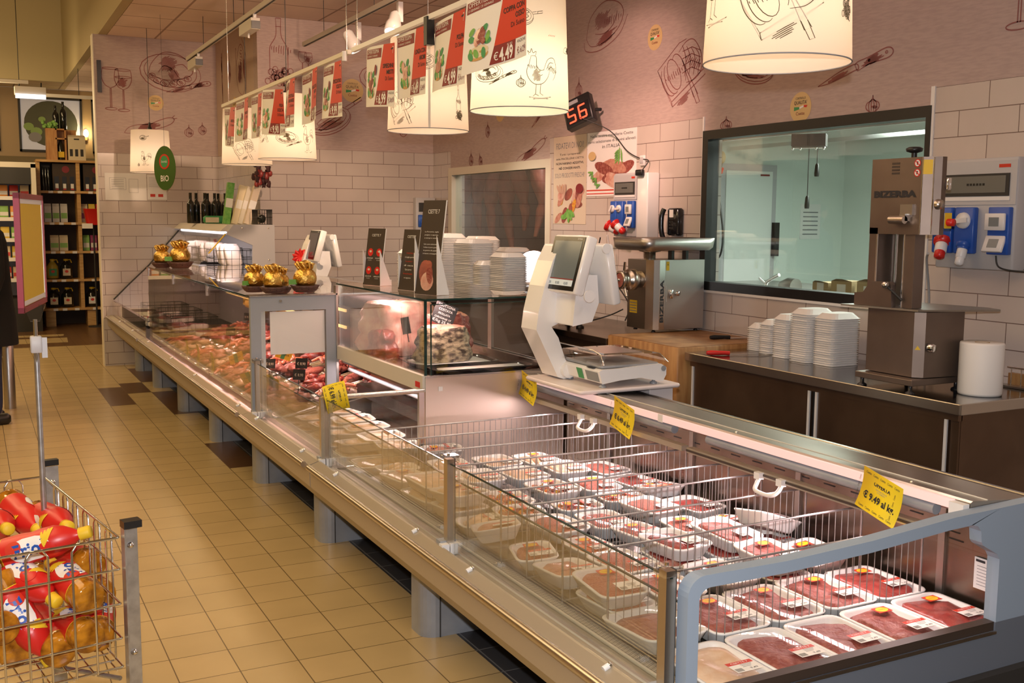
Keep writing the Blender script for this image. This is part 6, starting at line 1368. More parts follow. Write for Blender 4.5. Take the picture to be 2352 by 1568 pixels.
for i, (nm, sub, pr, old) in enumerate(OFF):
    near = i >= 7
    r = thing('offer_poster', 'red and white offer poster priced € %s, %s from the near end of the rail' % (pr, ordn[10-i]), 'poster', (1.8, YC[i], 2.413+zoff[i]-(.012 if i == 9 else 0)), -PI/2+R.uniform(-.12, .12)+(.06 if i == 10 else 0), 'offer posters on the rail')
    amp = R.uniform(.012, .03); ph = R.uniform(0, 6); tw = R.uniform(-.06, .06); sag = .035 if i in (0, 3, 7, 10) else R.uniform(0, .02)
    def S_(x, z, off=0):      # curved sheet: x across, z down from 0
        y = amp*math.sin(x*9+ph)*(-z/ph_*.6+.25)+tw*x+.05*(z/ph_)*abs(tw)*4
        zz = z - (sag*(x/pw_+.5) if i not in (10,) else -sag*(x/pw_)) 
        return Vector((x, y-off, zz))
    def patch(b, pts, off, m_, nu=5, nv=4):   # quad pts (4 corners) bilinear on the curved sheet
        A_, B_, C_, D_ = [Vector(p) for p in pts]; vs = []; fs = []
        for a in range(nu+1):
            for c_ in range(nv+1):
                p = (A_*(1-a/nu)+B_*(a/nu))*(1-c_/nv)+(D_*(1-a/nu)+C_*(a/nu))*(c_/nv); vs.append(S_(p.x, p.y, off))
        for a in range(nu):
            for c_ in range(nv): k_ = a*(nv+1)+c_; fs.append((k_, k_+nv+1, k_+nv+2, k_+1))
        b.add(vs, fs, m_, True)
    def ptext(b, s_, x, z, hh, m_, ww=None, al='l', off=.0022, bo=0):
        vs, fs, wd = glyphs(s_, bo); k_ = hh/.72; kx = k_ if ww is None else ww/wd; x0 = {'l': 0, 'c': -wd*kx/2, 'r': -wd*kx}[al]
        b.add([S_(x+p[0]*kx+x0, z+p[1]*k_, off) for p in vs], fs, m_)
    W2 = pw_/2; X = lambda f: -W2+pw_*f; Z = lambda f: -ph_*f
    b = MB(); patch(b, [(X(0), Z(0)), (X(1), Z(0)), (X(1), Z(1)), (X(0), Z(1))], 0, 'paper', 10, 5); b.build('sheet', r)
    b = MB(); patch(b, [(X(.03), Z(.05)), (X(.60), Z(.05)), (X(.59), Z(.20)), (X(.03), Z(.20))], .001, 'maroon'); patch(b, [(X(.66), Z(.0)), (X(1), Z(0)), (X(1), Z(.74)), (X(.50), Z(.74))], .001, 'red_orange')
    patch(b, [(X(.50), Z(.74)), (X(.82), Z(.74)), (X(.80), Z(.97)), (X(.44), Z(.97))], .0012, 'maroon')
    if 1:
        ptext(b, 'OFFERTISSIMA', X(.06), Z(.125), .020, 'paper', pw_*.46); ptext(b, '12 GENNAIO / 25 GENNAIO', X(.06), Z(.18), .009, 'paper', pw_*.42)
        ws = nm.split(' '); half = (len(ws)+1)//2; lines = [nm] if len(ws) == 1 else [' '.join(ws[:half]), ' '.join(ws[half:])]
        for q, ln_ in enumerate(lines): ptext(b, ln_, X(.97), Z(.38+.10*q), .020, 'ink', min(pw_*.36, len(ln_)*.0155), 'r', bo=.02)
        ptext(b, sub, X(.97), Z(.38+.10*len(lines)), .019, 'ink', pw_*.22, 'r')
        ptext(b, '€', X(.50), Z(.93), .030, 'paper', .026); ptext(b, pr, X(.58), Z(.95), .048, 'paper', pw_*.2, bo=.03); ptext(b, 'AL KG', X(.69), Z(.785), .008, 'paper', pw_*.08)
        ptext(b, 'ANZICHÉ', X(.845), Z(.80), .011, 'ink', pw_*.14); ptext(b, '€ '+old, X(.845), Z(.93), .022, 'maroon', pw_*.14)
        ribbon(b, [(X(.845), Z(.95)), (X(.99), Z(.84))], .0016, lambda u, v: S_(u, v, .0026), 'ink')
        ptext(b, '7', X(.95), Z(.16), .034, 'paper', .012)
        ribbon(b, [(X(.90), Z(.09)), (X(.97), Z(.08))], .008, lambda u, v: S_(u, v, .002), 'ink')
    b.build('printed_offer', r)
    b = MB(); rr = random.Random(i*5+1)
    def ell(x, z, rx, rz, m_, k_, rot=0, n=14):
        pts = arc(x, z, rx, rz, n=n, rot=rot)[:-1]; vs = [S_(x, z, .0012+k_*.00012)]+[S_(p, q, .0012+k_*.00012) for p, q in pts]
        b.add(vs, [(0, j+1, (j+1) % n+1) for j in range(n)], m_)
    cx, cz = X(.27), Z(.60); ell(cx, cz-.055, .062, .022, 'pine', 0); ell(cx, cz-.042, .062, .024, 'pk_cream', 1)
    for k_ in range(12): ell(cx+.055*math.cos(k_*.9), cz-.01+.05*math.sin(k_*1.3), .022, .013, 'green_leaf' if k_ % 2 else 'green', 2+k_, k_*35)
    food = ['pork', 'chicken', 'hung_meat', 'sausage', 'cheese', 'pork', 'beef', 'hung_meat', 'rib_fat', 'pork', 'beef'][i]
    for k_ in range(9): ell(cx+rr.uniform(-.03, .03), cz+rr.uniform(-.035, .03), rr.uniform(.014, .028), rr.uniform(.012, .022), food if k_ % 3 else 'rib_fat', 16+k_, rr.uniform(0, 90))
    if i in (0, 1, 4, 5, 6, 7): ell(X(.44), Z(.40), .017, .026, 'maroon', 30)
    b.build('food_picture', r)

# ------------------------------------------------------------------ left: framed sign on a telescopic pole, wire bin with oil bottles
r = thing('pole_sign', 'yellow board in a red plastic frame on a telescopic silver pole', 'sign', (.145, 3.12, .44))
Lp, Rp = Vector((.104, 2.872, 0)), Vector((.181, 3.252, 0)); ux = (Rp-Lp).normalized(); nx_ = Vector((ux.y, -ux.x, 0))   # facing right
Mf = Matrix(((ux.x, nx_.x, 0, Lp.x), (ux.y, nx_.y, 0, Lp.y), (0, 0, 1, 1.325), (0, 0, 0, 1)))
Wd = (Rp-Lp).length
b = MB(); b.T = Mf; b.box(.012, Wd-.012, -.003, .003, .012, .288, 'yellow')
for z in (.010, .268): b.box(.02, Wd-.02, -.0045, .0045, z+.006, z+.018, 'paper')
b.box(.016, .022, -.0045, .0045, .012, .285, 'paper'); b.box(Wd-.024, Wd-.016, -.0045, .0045, .012, .285, 'paper'); wp(b, 'yellow_board', r)
b = MB(); b.T = Mf
for q in ((0, Wd, 0, .014), (0, Wd, .286, .300), (0, .014, 0, .300), (Wd-.014, Wd, 0, .300)): b.box(q[0], q[1], -.007, .007, q[2], q[3], 'frame_red')
wp(b, 'red_frame', r)
b = MB(); b.tube([(.146, 3.10, .44), (.1445, 3.085, 1.22)], .0075, 'galv', 12); b.tube([(.1445, 3.085, 1.14), (.1445, 3.08, 1.29)], .0055, 'chrome', 10); wp(b, 'pole', r)
b = MB(); b.rbox(.130, .159, 3.068, 3.10, 1.20, 1.245, 'grey_panel', .005); b.box(.158, .172, 3.08, 3.09, 1.185, 1.24, 'grey_panel'); wp(b, 'pole_clamp', r)
b = MB(); b.prism([(-.012, 0), (.012, 0), (.028, .045), (-.028, .045)], 'y', -.004, .004, 'acrylic'); b.T = None; o = b.build('clip', r); o.location = (.1445-.145, 3.085-3.12, 1.285-.44)
# bin
PB = Vector((.30, 2.69, 0)); an = math.radians(9.7)
binM = Matrix(((-math.cos(an), -math.sin(an), 0, PB.x), (-math.sin(an), math.cos(an), 0, PB.y), (0, 0, 1, 0), (0, 0, 0, 1)))
r = thing('wire_bin', 'galvanized wire promotion bin with black capped corner posts holding oil bottles', 'bin', (.0, 3.0, 0)); SZ = .77
def bp_(mb): mb.T = binM; return mb
for i, (x, y, sx, sy) in enumerate(((0, 0, 1, 1), (SZ, 0, -1, 1), (0, SZ, 1, -1), (SZ, SZ, -1, -1))):
    b = bp_(MB()); b.box(min(x, x-.038*sx), max(x, x-.038*sx), min(y-.002, y+.002), max(y-.002, y+.002), 0, .80, 'galv'); b.box(min(x-.002, x+.002), max(x-.002, x+.002), min(y, y-.03*sy), max(y, y-.03*sy), 0, .80, 'galv')
    for z in (.75, .47): b.lathe([(.009, -.002), (.007, -.007), (.001, -.009)], 'chrome', (x-.02*sx, y, z), 10, 'y')
    q = wp(b, 'corner_post', r); b = bp_(MB()); b.box(min(x+.002*sx, x-.042*sx), max(x+.002*sx, x-.042*sx), min(y+.006, y-.03*sy), max(y+.006, y-.03*sy), .80, .818, 'black'); wp(b, 'black_cap', q)
def side(a, b_):
    a, b_ = Vector(a), Vector(b_); d = (b_-a); L_ = d.length; d.normalize(); mb = bp_(MB())
    for z in (.772, .69, .60, .51, .435): mb.tube([a+Vector((0, 0, z)), b_+Vector((0, 0, z))], .0036 if z > .7 else .003, 'chrome', 6)
    k_ = .06
    while k_ < L_-.06:
        p, q = a+d*k_, a+d*(k_+.05); mb.tube([p+Vector((0, 0, .43)), p+Vector((0, 0, .755)), p+d*.012+Vector((0, 0, .773)), p+d*.038+Vector((0, 0, .773)), q+Vector((0, 0, .755)), q+Vector((0, 0, .43))], .003, 'chrome', 6); k_ += .105
    wp(mb, 'wire_side', r)
side((.008, .006, 0), (SZ-.008, .006, 0)); side((.008, SZ-.006, 0), (SZ-.008, SZ-.006, 0)); side((.006, .01, 0), (.006, SZ-.01, 0)); side((SZ-.006, .01, 0), (SZ-.006, SZ-.01, 0))
b = bp_(MB())
for k_ in range(15): b.tube([(.01, .02+k_*.052, .43), (SZ-.01, .02+k_*.052, .43)], .0025, 'chrome', 5); b.tube([(.02+k_*.052, .01, .427), (.02+k_*.052, SZ-.01, .427)], .0025, 'chrome', 5)
b.tube([(.01, .02, .40), (.2, .3, .40)], .006, 'galv', 6); wp(b, 'wire_floor', r)
# oil bottles
def oil_bottle():
    r = thing('oil_bottle', 'x', 'bottle', (0, 0, 0), 0, 'red oil bottles in the wire bin')
    b = MB(); b.lathe([(.001, .004), (.030, .002), (.040, .006), (.042, .016), (.042, .05)], 'oil', n=22); b.lathe([(.0418, .05), (.0422, .052)], 'yellow', n=22, caps=False)
    b.lathe([(.0422, .052), (.0422, .10), (.039, .125), (.0415, .15), (.041, .18), (.033, .205), (.021, .225), (.014, .235), (.013, .245)], 'red', n=22, caps=False); b.build('bottle_body', r)
    b = MB(); b.lathe([(.0165, .243), (.0165, .266), (.014, .270), (.001, .270)], 'yellow', n=20); b.lathe([(.0175, .241), (.0175, .245)], 'yellow', n=20, caps=False); b.build('cap', r)
    def fn(u, v, off=.0008):
        pr = [(.052, .0422), (.10, .0422), (.125, .039), (.15, .0415), (.18, .041), (.205, .033), (.3, .03)]
        for (z0, r0), (z1, r1) in zip(pr, pr[1:]):
            if v <= z1: rr = r0+(r1-r0)*max(0, (v-z0))/(z1-z0); break
        a = u/.0422; return ((rr+off)*math.cos(a), (rr+off)*math.sin(a), v)
    b = MB()
    def pat(x, z, rx, rz, m_, off, rot=0):
        L = [[fn(p, q, off) for p, q in arc(x, z, rx*s_, rz*s_, n=20, rot=rot)[:-1]] for s_ in (1, .75, .5, .25, .02)]; b.loft(L, m_)
    for off_ in (0, PI*.0422):
        pat(off_, .125, .036, .052, 'paper', .0010); pat(off_+.01, .165, .02, .022, 'red', .0013); pat(off_-.012, .085, .02, .02, 'red_orange', .0013)
        vs, fs, wd = glyphs('Friol', .03); k_ = .034/.72
        b.add([fn(off_+.014-p[1]*k_, .082+p[0]*(.078/wd), .0018) for p in vs], fs, 'blue')
        for i in range(4): pat(off_-.030+.004*i, .178-.006*i, .004, .022, 'yellow', .0016, 70+i*8)
    b.build('bottle_label', r)
    return r
BT = [((0.063, 3.316, 0.739), (0.132, 3.057, 0.707)), ((0.132, 3.22, 0.716), (0.199, 2.959, 0.739)), ((-0.002, 2.945, 0.683), (0.244, 2.857, 0.751)), ((0.019, 2.99, 0.678), (0.153, 2.769, 0.6)), ((0.223, 2.706, 0.617), (0.147, 2.963, 0.649)), ((0.016, 2.887, 0.658), (0.13, 2.772, 0.442)),
      ((0.216, 2.698, 0.524), (0.161, 2.961, 0.503)), ((0.087, 3.045, 0.499), (0.158, 2.785, 0.488)), ((0.146, 2.747, 0.478), (0.179, 3.011, 0.478)), ((0.049, 2.796, 0.478), (0.042, 3.063, 0.478)), ((0.025, 2.76, 0.56), (-0.008, 3.03, 0.50)), ((0.257, 2.973, 0.618), (0.153, 3.222, 0.617)),
      ((0.244, 2.806, 0.478), (0.283, 3.073, 0.478)), ((-0.007, 3.291, 0.703), (0.055, 3.03, 0.733)), ((0.14, 3.191, 0.53), (0.077, 3.444, 0.50)), ((0.21, 3.331, 0.57), (0.03, 3.507, 0.52)), ((0.272, 2.949, 0.54), (0.229, 3.215, 0.52))]
BL = ['lying label up at the upper back left', 'upper one with yellow cap pointing to the camera', 'topmost, lying crosswise behind the front wires', 'sloping down with its yellow cap at the middle wires', 'amber base facing the camera below the top rail', 'large white label sloping down at the front left',
      'amber base facing the camera lower right', 'yellow cap showing low between the bases', 'amber base in the bottom row, right', 'amber base in the bottom row, centre', 'amber base at the far left edge', 'red, behind the right front bases', 'bottom right corner, half hidden', 'at the back left edge', 'deep in the middle of the pile', 'deep at the back of the pile', 'against the right wire side']
ob0 = None
for i, (p, q) in enumerate(BT):
    p, q = Vector(p), Vector(q); d_ = (q-p).normalized(); cx_ = (Vector((0, 0, 1.57))-(p+q)/2); cx_ = (cx_-d_*cx_.dot(d_)).normalized(); cy_ = d_.cross(cx_)
    Q = Matrix((cx_, cy_, d_)).transposed().to_4x4() @ Matrix.Rotation([1.4, .9, .1, -.5, .6, .0, .8, 1, .4, -.6, .5, .7, 0, 1, 1.2, .4, -.5][i], 4, 'Z')
    e = (Matrix.Translation(p) @ Q)
    if ob0 is None: ob0 = o = oil_bottle(); o.location = p; o.rotation_euler = e.to_euler()
    else: o = dup(ob0, p, e.to_euler())
    o['label'] = 'red cooking oil bottle, ' + BL[i]

# ------------------------------------------------------------------ bottles and boxes on the far corner case
def wine(h=.30, r_=.037, lab=None):
    b = MB(); b.lathe([(r_*.9, 0), (r_, .006), (r_, h*.60), (r_*.85, h*.68), (r_*.4, h*.76), (r_*.38, h*.97), (r_*.42, h*.975), (r_*.42, h), (.001, h)], 'bottle_glass', n=16); return b
w0 = None
for i, (x, y) in enumerate(((1.95, 10.70), (2.02, 10.78), (2.09, 10.70), (2.14, 10.82), (2.19, 10.72), (2.25, 10.84), (2.29, 10.70), (2.36, 10.86))):
    lb = 'dark wine bottle on top of the corner case, %s from the left' % ordn[i]
    if w0 is None: w0 = o = wine().build('wine_bottle', None, lb, 'bottle', 'wine bottles on the corner case')
    else: o = w0.copy(); C.objects.link(o); o['label'] = lb
    o.location = (x, y, 1.501)
b = MB(); b.rbox(-.07, .10, -.04, .04, 0, .075, 'green', .03); b.box(-.06, .03, -.0415, -.04, .01, .06, 'pk_cream'); o = b.build('green_bottle', None, 'green tube lying in front of the dark wine bottles', 'container'); o.location = (2.10, 10.35, 1.501); o.scale = (1.4, 1, 1)
for i, (x, y, h, lean, m_, lb) in enumerate(((2.30, 9.72, .36, 14, 'pk_cream', 'tall pale carton leaning left of the hanging red flower'), (2.345, 9.68, .35, 16, 'cream', 'second pale leaning carton, middle'), (2.38, 9.60, .355, 17, 'paper_cream', 'pale leaning carton with shiny band, rightmost'), (2.24, 9.8, .38, 8, 'green_leaf', 'green and yellow packet behind the leaning cartons'))):
    b = MB(); b.box(-.03, .03, -.03, .03, 0, h, m_); b.box(-.031, .031, -.031, -.03, h*.4, h*.62, 'paper'); o = b.build('tall_carton', None, lb, 'box', 'tall cartons on the corner case'); o.location = (x-.14, y, 1.502); o.rotation_euler = (0, d2(lean), 0)
b = wire_basket(None, -.09, .04, -.10, .10, 0, .13); b.sph((-.03, 0, .05), (.04, .05, .04), 'bottle_glass', 10, 8); o = b.build('wire_basket', None, 'small black wire basket on top of the corner case beside the cartons', 'basket'); o.location = (2.36, 9.40, 1.502)
b = MB(); rr = random.Random(4)
for k_ in range(34): b.sph((rr.uniform(-.07, .07), rr.uniform(-.05, .05), rr.uniform(-.14, .10)), (.022, .014, .034), 'flower' if k_ % 3 else 'beef_dark', 7, 5, .6, k_)
b.tube([(0, 0, .08), (0, 0, .25)], .004, 'dark', 5); o = b.build('dried_bouquet', None, 'dark red dried bouquet hanging by the wall corner under the lamp', 'bouquet'); o.location = (2.36, 9.50, 2.0)

# ------------------------------------------------------------------ cutting room contents seen through window 1
b = MB(); b.box(-.11, .11, -.06, .06, -.04, .04, 'dark'); b.tube([(-.1, -.05, -.05), (.1, -.05, -.05)], .008, 'chrome', 6)
for x in (-.1, -.05, .05, .1): b.sph((x, -.05, -.055), .012, 'chrome', 8, 6)
o = b.build('hoist_motor', None, 'black hoist motor block on the rail behind the big window', 'hoist'); o.location = (5.0, 5.36, 2.10); o.rotation_euler = (0, 0, d2(-50))
b = MB(); b.box(4.98, 5.02, 2.8, 7.3, 2.15, 2.19, 'steel_bright'); b.tube([(4.9, 2.8, 2.23), (4.9, 7.3, 2.23)], .012, 'white', 6); b.box(5.9, 5.94, 2.8, 7.3, 2.17, 2.2, 'steel_bright'); b.build('overhead_rail', None, 'silver overhead rail crossing behind the big window', 'rail')
for (x, y, z0, z1, lb) in ((5.0, 5.28, 2.05, 1.86, 'shorter black pull handle hanging behind the big window'), (5.0, 5.36, 2.05, 1.65, 'longer black pull handle hanging behind the big window')):
    r = thing('pull_cord', lb, 'pull cord', (x, y, z1)); b = MB(); b.tube([(0, 0, .06), (0, 0, z0-z1)], .003, 'dark', 5); b.build('cord', r); b = MB(); b.lathe([(.015, 0), (.017, .02), (.012, .075), (.006, .085)], 'black', n=10); b.build('handle', r)
r = thing('work_table', 'steel table inside the cutting room under the big window', 'table', (5.1, 5.0, 0)); b = MB(); b.box(4.5, 5.6, 4.0, 6.4, 1.05, 1.10, 'steel'); wp(b, 'top', r)
b = MB(); b.box(4.55, 5.55, 4.05, 6.35, 0, 1.05, 'grey_panel'); wp(b, 'body', r)
b = MB(); b.tube(bez([(0, 0, 0), (0, 0, .06), (.0, -.05, .09), (.0, -.12, .12)], 4), .012, 'chrome', 8); b.tube([(0, 0, .05), (.0, .07, .09)], .008, 'chrome', 6); o = b.build('water_tap', None, 'chrome tap at the lower left of the big window', 'tap'); o.location = (4.62, 5.3, 1.101)
b = MB(); b.lathe([(.05, 0), (.055, .06), (.03, .13)], 'steel', n=16, axis='y'); o = b.build('steel_funnel', None, 'steel funnel lying inside at the foot of the big window', 'funnel'); o.location = (4.6, 5.0, 1.157)
for i, (y, s_, lb) in enumerate(((5.08, .8, 'left cardboard box at the foot of the big window'), (4.92, 1, 'middle cardboard box with white label behind the big window'), (4.72, 1.1, 'cardboard box nearest the bandsaw behind the big window'))):
    b = MB(); b.box(-.07, .07, -.07, .07, 0, .09*s_, 'carton'); b.poly([(-.07, -.07, .09*s_), (-.10, -.02, .105*s_), (-.1, .02, .105*s_), (-.07, .07, .09*s_)], 'carton'); b.box(-.0705, -.07, -.03, .03, .01, .07, 'paper'); o = b.build('cardboard_box', None, lb, 'box', 'cartons in the cutting room'); o.location = (4.95, y, 1.101); o.rotation_euler = (0, 0, .3*i)
b = MB(); b.tube(bez([(0, 0, .75), (0, .02, .5), (.0, -.04, .2), (.0, -.02, .02), (0, .06, 0), (0, .1, .25), (0, .06, .45)], 5), .008, 'cable', 6); b.sph((0, 0, .78), (.03, .03, .05), 'carton', 10, 8); b.tube([(0, 0, .70), (0, .02, .66)], .02, 'red_orange', 8); o = b.build('hanging_hose', None, 'hanging dark hose with orange plug inside the left edge of the big window', 'hose'); o.location = (5.3, 6.65, 1.28)
b = MB(); b.box(0, .24, -.006, 0, 0, .32, 'paper')
for k_ in range(6): b.box(.03, .21, -.007, -.006, .04+k_*.04, .05+k_*.04, 'ink_grey')
o = b.build('wall_notice', None, 'framed notice on the pale cutting room wall', 'notice'); o.location = (6.78, Y1, 1.4)

# ------------------------------------------------------------------ far shelf with bottles
r = thing('wooden_shelving', 'pine cube shelving with dark back at the far end of the aisle', 'shelving', (1.3, 16.35, 0))
SX = [.88, 1.395, 1.91]; SZs = [.245, .655, 1.055, 1.46, 1.90, 2.33]
b = MB(); b.box(.88, 1.92, 16.50, 16.52, .0, 2.33, 'shelf_back'); wp(b, 'back_board', r)
for x in SX+[2.42]:
    b = MB(); b.box(x-.025, x+.025, 16.1, 16.5, .23, 2.34, 'pine'); wp(b, 'upright_panel', r)
for z in SZs:
    b = MB(); b.box(.86, 2.45, 16.07, 16.5, z-.02, z+.012, 'pine')
    if z < 2: 
        for x in (1.0, 1.12, 1.28, 1.52, 1.62, 1.75): b.box(x, x+.06, 16.06, 16.068, z-.022, z+.010, 'paper')
    wp(b, 'shelf_board', r)
for x in (.95, 1.5): b = MB(); b.box(x-.05, x+.08, 16.1, 16.45, 0, .225, 'pine'); wp(b, 'plinth_leg', r)
def jug(oil, lab):
    b = MB(); b.lathe([(.07, 0), (.082, .01), (.084, .10), (.078, .17), (.045, .22), (.03, .235), (.03, .25)], oil, n=16); b.lathe([(.032, .25), (.032, .275), (.001, .277)], 'yellow', n=12); b.tube([(.0, 0, .26), (.06, 0, .265), (.075, 0, .22)], .008, 'yellow', 5); b.poly([(-.05, -.086, .04), (.05, -.086, .04), (.05, -.086, .14), (-.05, -.086, .14)], lab); b.poly([(x, -.0865, .1+z) for x, z in arc(0, 0, .025, .02, n=10)[:-1]], 'red_orange'); return b
for i, (x, z, o_, l_, lb) in enumerate(((1.02, .67, 'oil_light', 'green', 'oil jug with green label, upper left of the far shelf'), (1.20, .67, 'bottle_glass', 'paper_cream', 'dark jug with cream label beside the green labelled jug'), (1.02, .26, 'bottle_glass', 'pk_cream', 'dark jug on the bottom far shelf, leftmost'), (1.20, .26, 'bottle_glass', 'pk_cream', 'dark jug on the bottom far shelf, second from left'), (1.53, .26, 'bottle_glass', 'pk_white', 'dark jug on the bottom far shelf beside the upright'), (1.72, .26, 'bottle_glass', 'dark', 'dark jug on the bottom far shelf, partly behind the wall edge'))):
    o = jug(o_, l_).build('oil_jug', None, lb, 'jug', 'oil jugs on the far shelf'); o.location = (x, 16.25, z+.005)
def carton_o(x, z, w, h, m1, m2, lb, grp):
    b = MB(); b.box(-w/2, w/2, 0, .08, 0, h*.85, m1); b.prism([(0, h*.85), (.08, h*.85), (.045, h), (.035, h)], 'x', -w/2, w/2, m1); b.box(-w*.45, w*.45, -.001, 0, h*.2, h*.5, m2); o = b.build('drink_carton', None, lb, 'carton', grp); o.location = (x, 16.2, z+.014); return o
for i in range(3): carton_o(.99+i*.105, 1.46, .09, .26, 'pk_white', 'pk_green', 'white drink carton on the far shelf, %s from left' % ordn[i], 'white cartons, fourth shelf')
for i in range(4): carton_o(1.47+i*.10, 1.46, .085, .26, ('pk_cream', 'pk_yellow', 'pk_red', 'pk_red')[i], ('pk_purple', 'ink', 'pk_white', 'pk_white')[i], 'colourful drink carton behind the red basket, %s from the upright' % ordn[i], 'coloured cartons, fourth shelf')
for i in range(2): carton_o(1.06+i*.12, 1.055, .11, .22, 'pk_cream', 'pk_green', 'cream square carton on the middle far shelf, %s' % ('left', 'right')[i], 'cream cartons, middle shelf')
for i in range(4): carton_o(1.48+i*.10, 1.055, .085, .22, ('pk_green', 'pk_purple', 'pk_red', 'pk_green')[i], 'pk_white', 'juice carton with coloured cap on the middle far shelf, %s' % ordn[i], 'juice cartons, middle shelf')
def winecase(x, z, lb, n=3):
    b = MB(); b.box(-.15, .17, 0, .3, 0, .38, 'shelf_back'); b.poly([(.02+p, -.001, .30+q) for p, q in arc(0, 0, .05, .05, n=12)[:-1]], 'maroon')
    for i in range(n): b.box(-.13+i*.1, -.07+i*.1, -.002, 0, .02, .2, 'black'); b.box(-.12+i*.1, -.08+i*.1, -.003, -.002, .03, .10, 'pk_white'); b.box(-.12+i*.1, -.08+i*.1, -.003, -.002, .015, .035, 'pk_red')
    o = b.build('wine_case', None, lb, 'box', 'dark wine cases on the top far shelf'); o.location = (x, 16.15, z+.014)
winecase(1.22, 1.90, 'dark wine case with red emblem, left cube of the top far shelf'); winecase(1.62, 1.90, 'dark wine case with red emblem, right cube of the top far shelf')
b = MB(); b.box(-.0, .11, 0, .25, 0, .36, 'dark'); 
for i in range(3): b.lathe([(.03, 0), (.03, .2), (.012, .26), (.012, .33)], 'bottle_glass', (.02+i*.035, -.03, 0), 8)
o = b.build('dark_bottles_pack', None, 'dark bottles at the left end of the top far shelf', 'bottles'); o.location = (.93, 16.25, 1.915)
r = thing('wooden_crate', 'orange wooden crate standing on the far shelf with a bottle inside', 'crate', (1.13, 16.2, 2.343)); 
b = MB(); b.box(-.12, .02, 0, .2, 0, .44, 'crate'); b.box(.02, .13, .18, .2, 0, .44, 'crate'); b.box(.12, .14, 0, .2, 0, .44, 'crate'); b.box(.0, .14, 0, .2, .29, .31, 'crate'); b.box(-.0, .14, 0, .2, .42, .44, 'crate'); b.build('crate_body', r)
b = MB(); b.lathe([(.045, .01), (.048, .02), (.048, .2), (.018, .26), (.017, .285)], 'bottle_glass', (.07, .08, 0), 14); b.box(.03, .11, .031, .033, .04, .12, 'yellow'); o = b.build('magnum_bottle', None, 'dark bottle with yellow label inside the orange crate', 'bottle'); o.location = (1.13, 16.2, 2.345)
b = MB(); b.box(-.13, .10, 0, .16, 0, .33, 'pk_cream'); b.prism([(0, .33), (.16, .33), (.10, .36), (.06, .36)], 'x', -.13, .10, 'pk_cream')
for i in range(3): b.box(-.11+i*.07, -.07+i*.07, -.001, 0, .06, .16, 'dark')
b.box(-.05, .02, -.001, 0, .29, .31, 'dark'); o = b.build('bottle_carrier', None, 'cream cardboard bottle carrier beside the orange crate', 'box'); o.location = (1.42, 16.2, 2.343)
b = MB(); rr = random.Random(9)
for k_ in range(26): b.sph((rr.uniform(-.1, .1), rr.uniform(-.05, .05), rr.uniform(0, .09)), .024, 'pk_green', 8, 6)
o = b.build('grape_bunch', None, 'bunch of pale green grapes on top of the orange crate', 'grapes'); o.location = (1.06, 16.3, 2.80)
for i, (x, h) in enumerate(((1.12, .34), (1.22, .40))):
    o = wine(h, .045).build('wine_bottle', None, ('left' if i == 0 else 'right')+' dark bottle standing behind the orange crate', 'bottle', 'bottles behind the crate'); o.location = (x+.04, 16.44, 2.78)
b = MB(); b.box(-.1, .3, 0, .1, 0, .44, 'crate'); o = b.build('crate_support', None, 'box behind the orange crate carrying two bottles', 'box'); o.location = (1.12, 16.405, 2.343)
r = thing('spot_lamp', 'small glowing lamp between the far windows', 'lamp', (1.60, 16.9, 2.78)); b = MB(); b.sph((0, 0, 0), (.035, .02, .06), 'bulb', 10, 8); b.build('glow_bulb', r); b = MB(); b.lathe([(.02, -.1), (.03, -.05)], 'pine', n=8); b.build('holder', r); point('far_lamp_light', (1.6, 16.78, 2.78), 5, (1, .75, .4), .03)
# red hand basket hanging near the shelf, with paper tag
b = MB(); b.loft([[(p[0], p[1], z) for p in rrect(w_, h_, .04)] for w_, h_, z in ((.18, .18, 0), (.25, .24, .22), (.26, .25, .225), (.24, .23, .22))], 'red', True, True); b.box(-.16, -.02, -.11, -.108, -.05, .02, 'paper'); b.tube([(0, 0, .16), (0, 0, .20)], .004, 'dark', 4)
o = b.build('red_bucket', None, 'red bucket with a white tag before the far shelf cartons', 'bucket'); o.location = (1.55, 15.85, 1.44)
b = MB(); b.tube([(1.55, 15.85, 0), (1.55, 15.85, 1.435)], .012, 'dark', 8); b.lathe([(.12, 0), (.12, .01)], 'dark', (1.55, 15.85, 0), 16); b.build('bucket_stand', None, 'thin dark stand carrying the red bucket', 'stand')
# refrigerated wall case at the far left
r = thing('wall_fridge', 'open lit refrigerated wall case at the far left edge', 'refrigerated case', (-.3, 15.8, 0))
b = MB(); b.box(-2.2, .80, 16.2, 16.25, 0, 2.25, 'grey_panel'); b.box(.76, .82, 15.5, 16.25, 0, 2.25, 'cream'); b.box(-2.2, .82, 15.5, 16.25, 2.2, 2.27, 'cream'); b.box(-2.2, .82, 15.48, 16.25, 0, .45, 'dark'); b.prism([(15.5, 2.2), (15.5, 1.98), (15.55, 1.98), (16.2, 2.15)], 'x', -2.2, .76, 'dark'); wp(b, 'cabinet', r)
for z in (.70, .98, 1.24, 1.52, 1.80):
    b = MB(); b.box(-2.2, .76, 15.62, 16.2, z-.02, z, 'cream'); b.box(-2.2, .76, 15.60, 15.62, z-.03, z+.02, 'paper'); wp(b, 'shelf', r)
area('fridge_light', (-.3, 15.66, 2.12), 1.8, 40, (1, .86, .50), (d2(25), 0, 0), sy=.05)
pf = {}
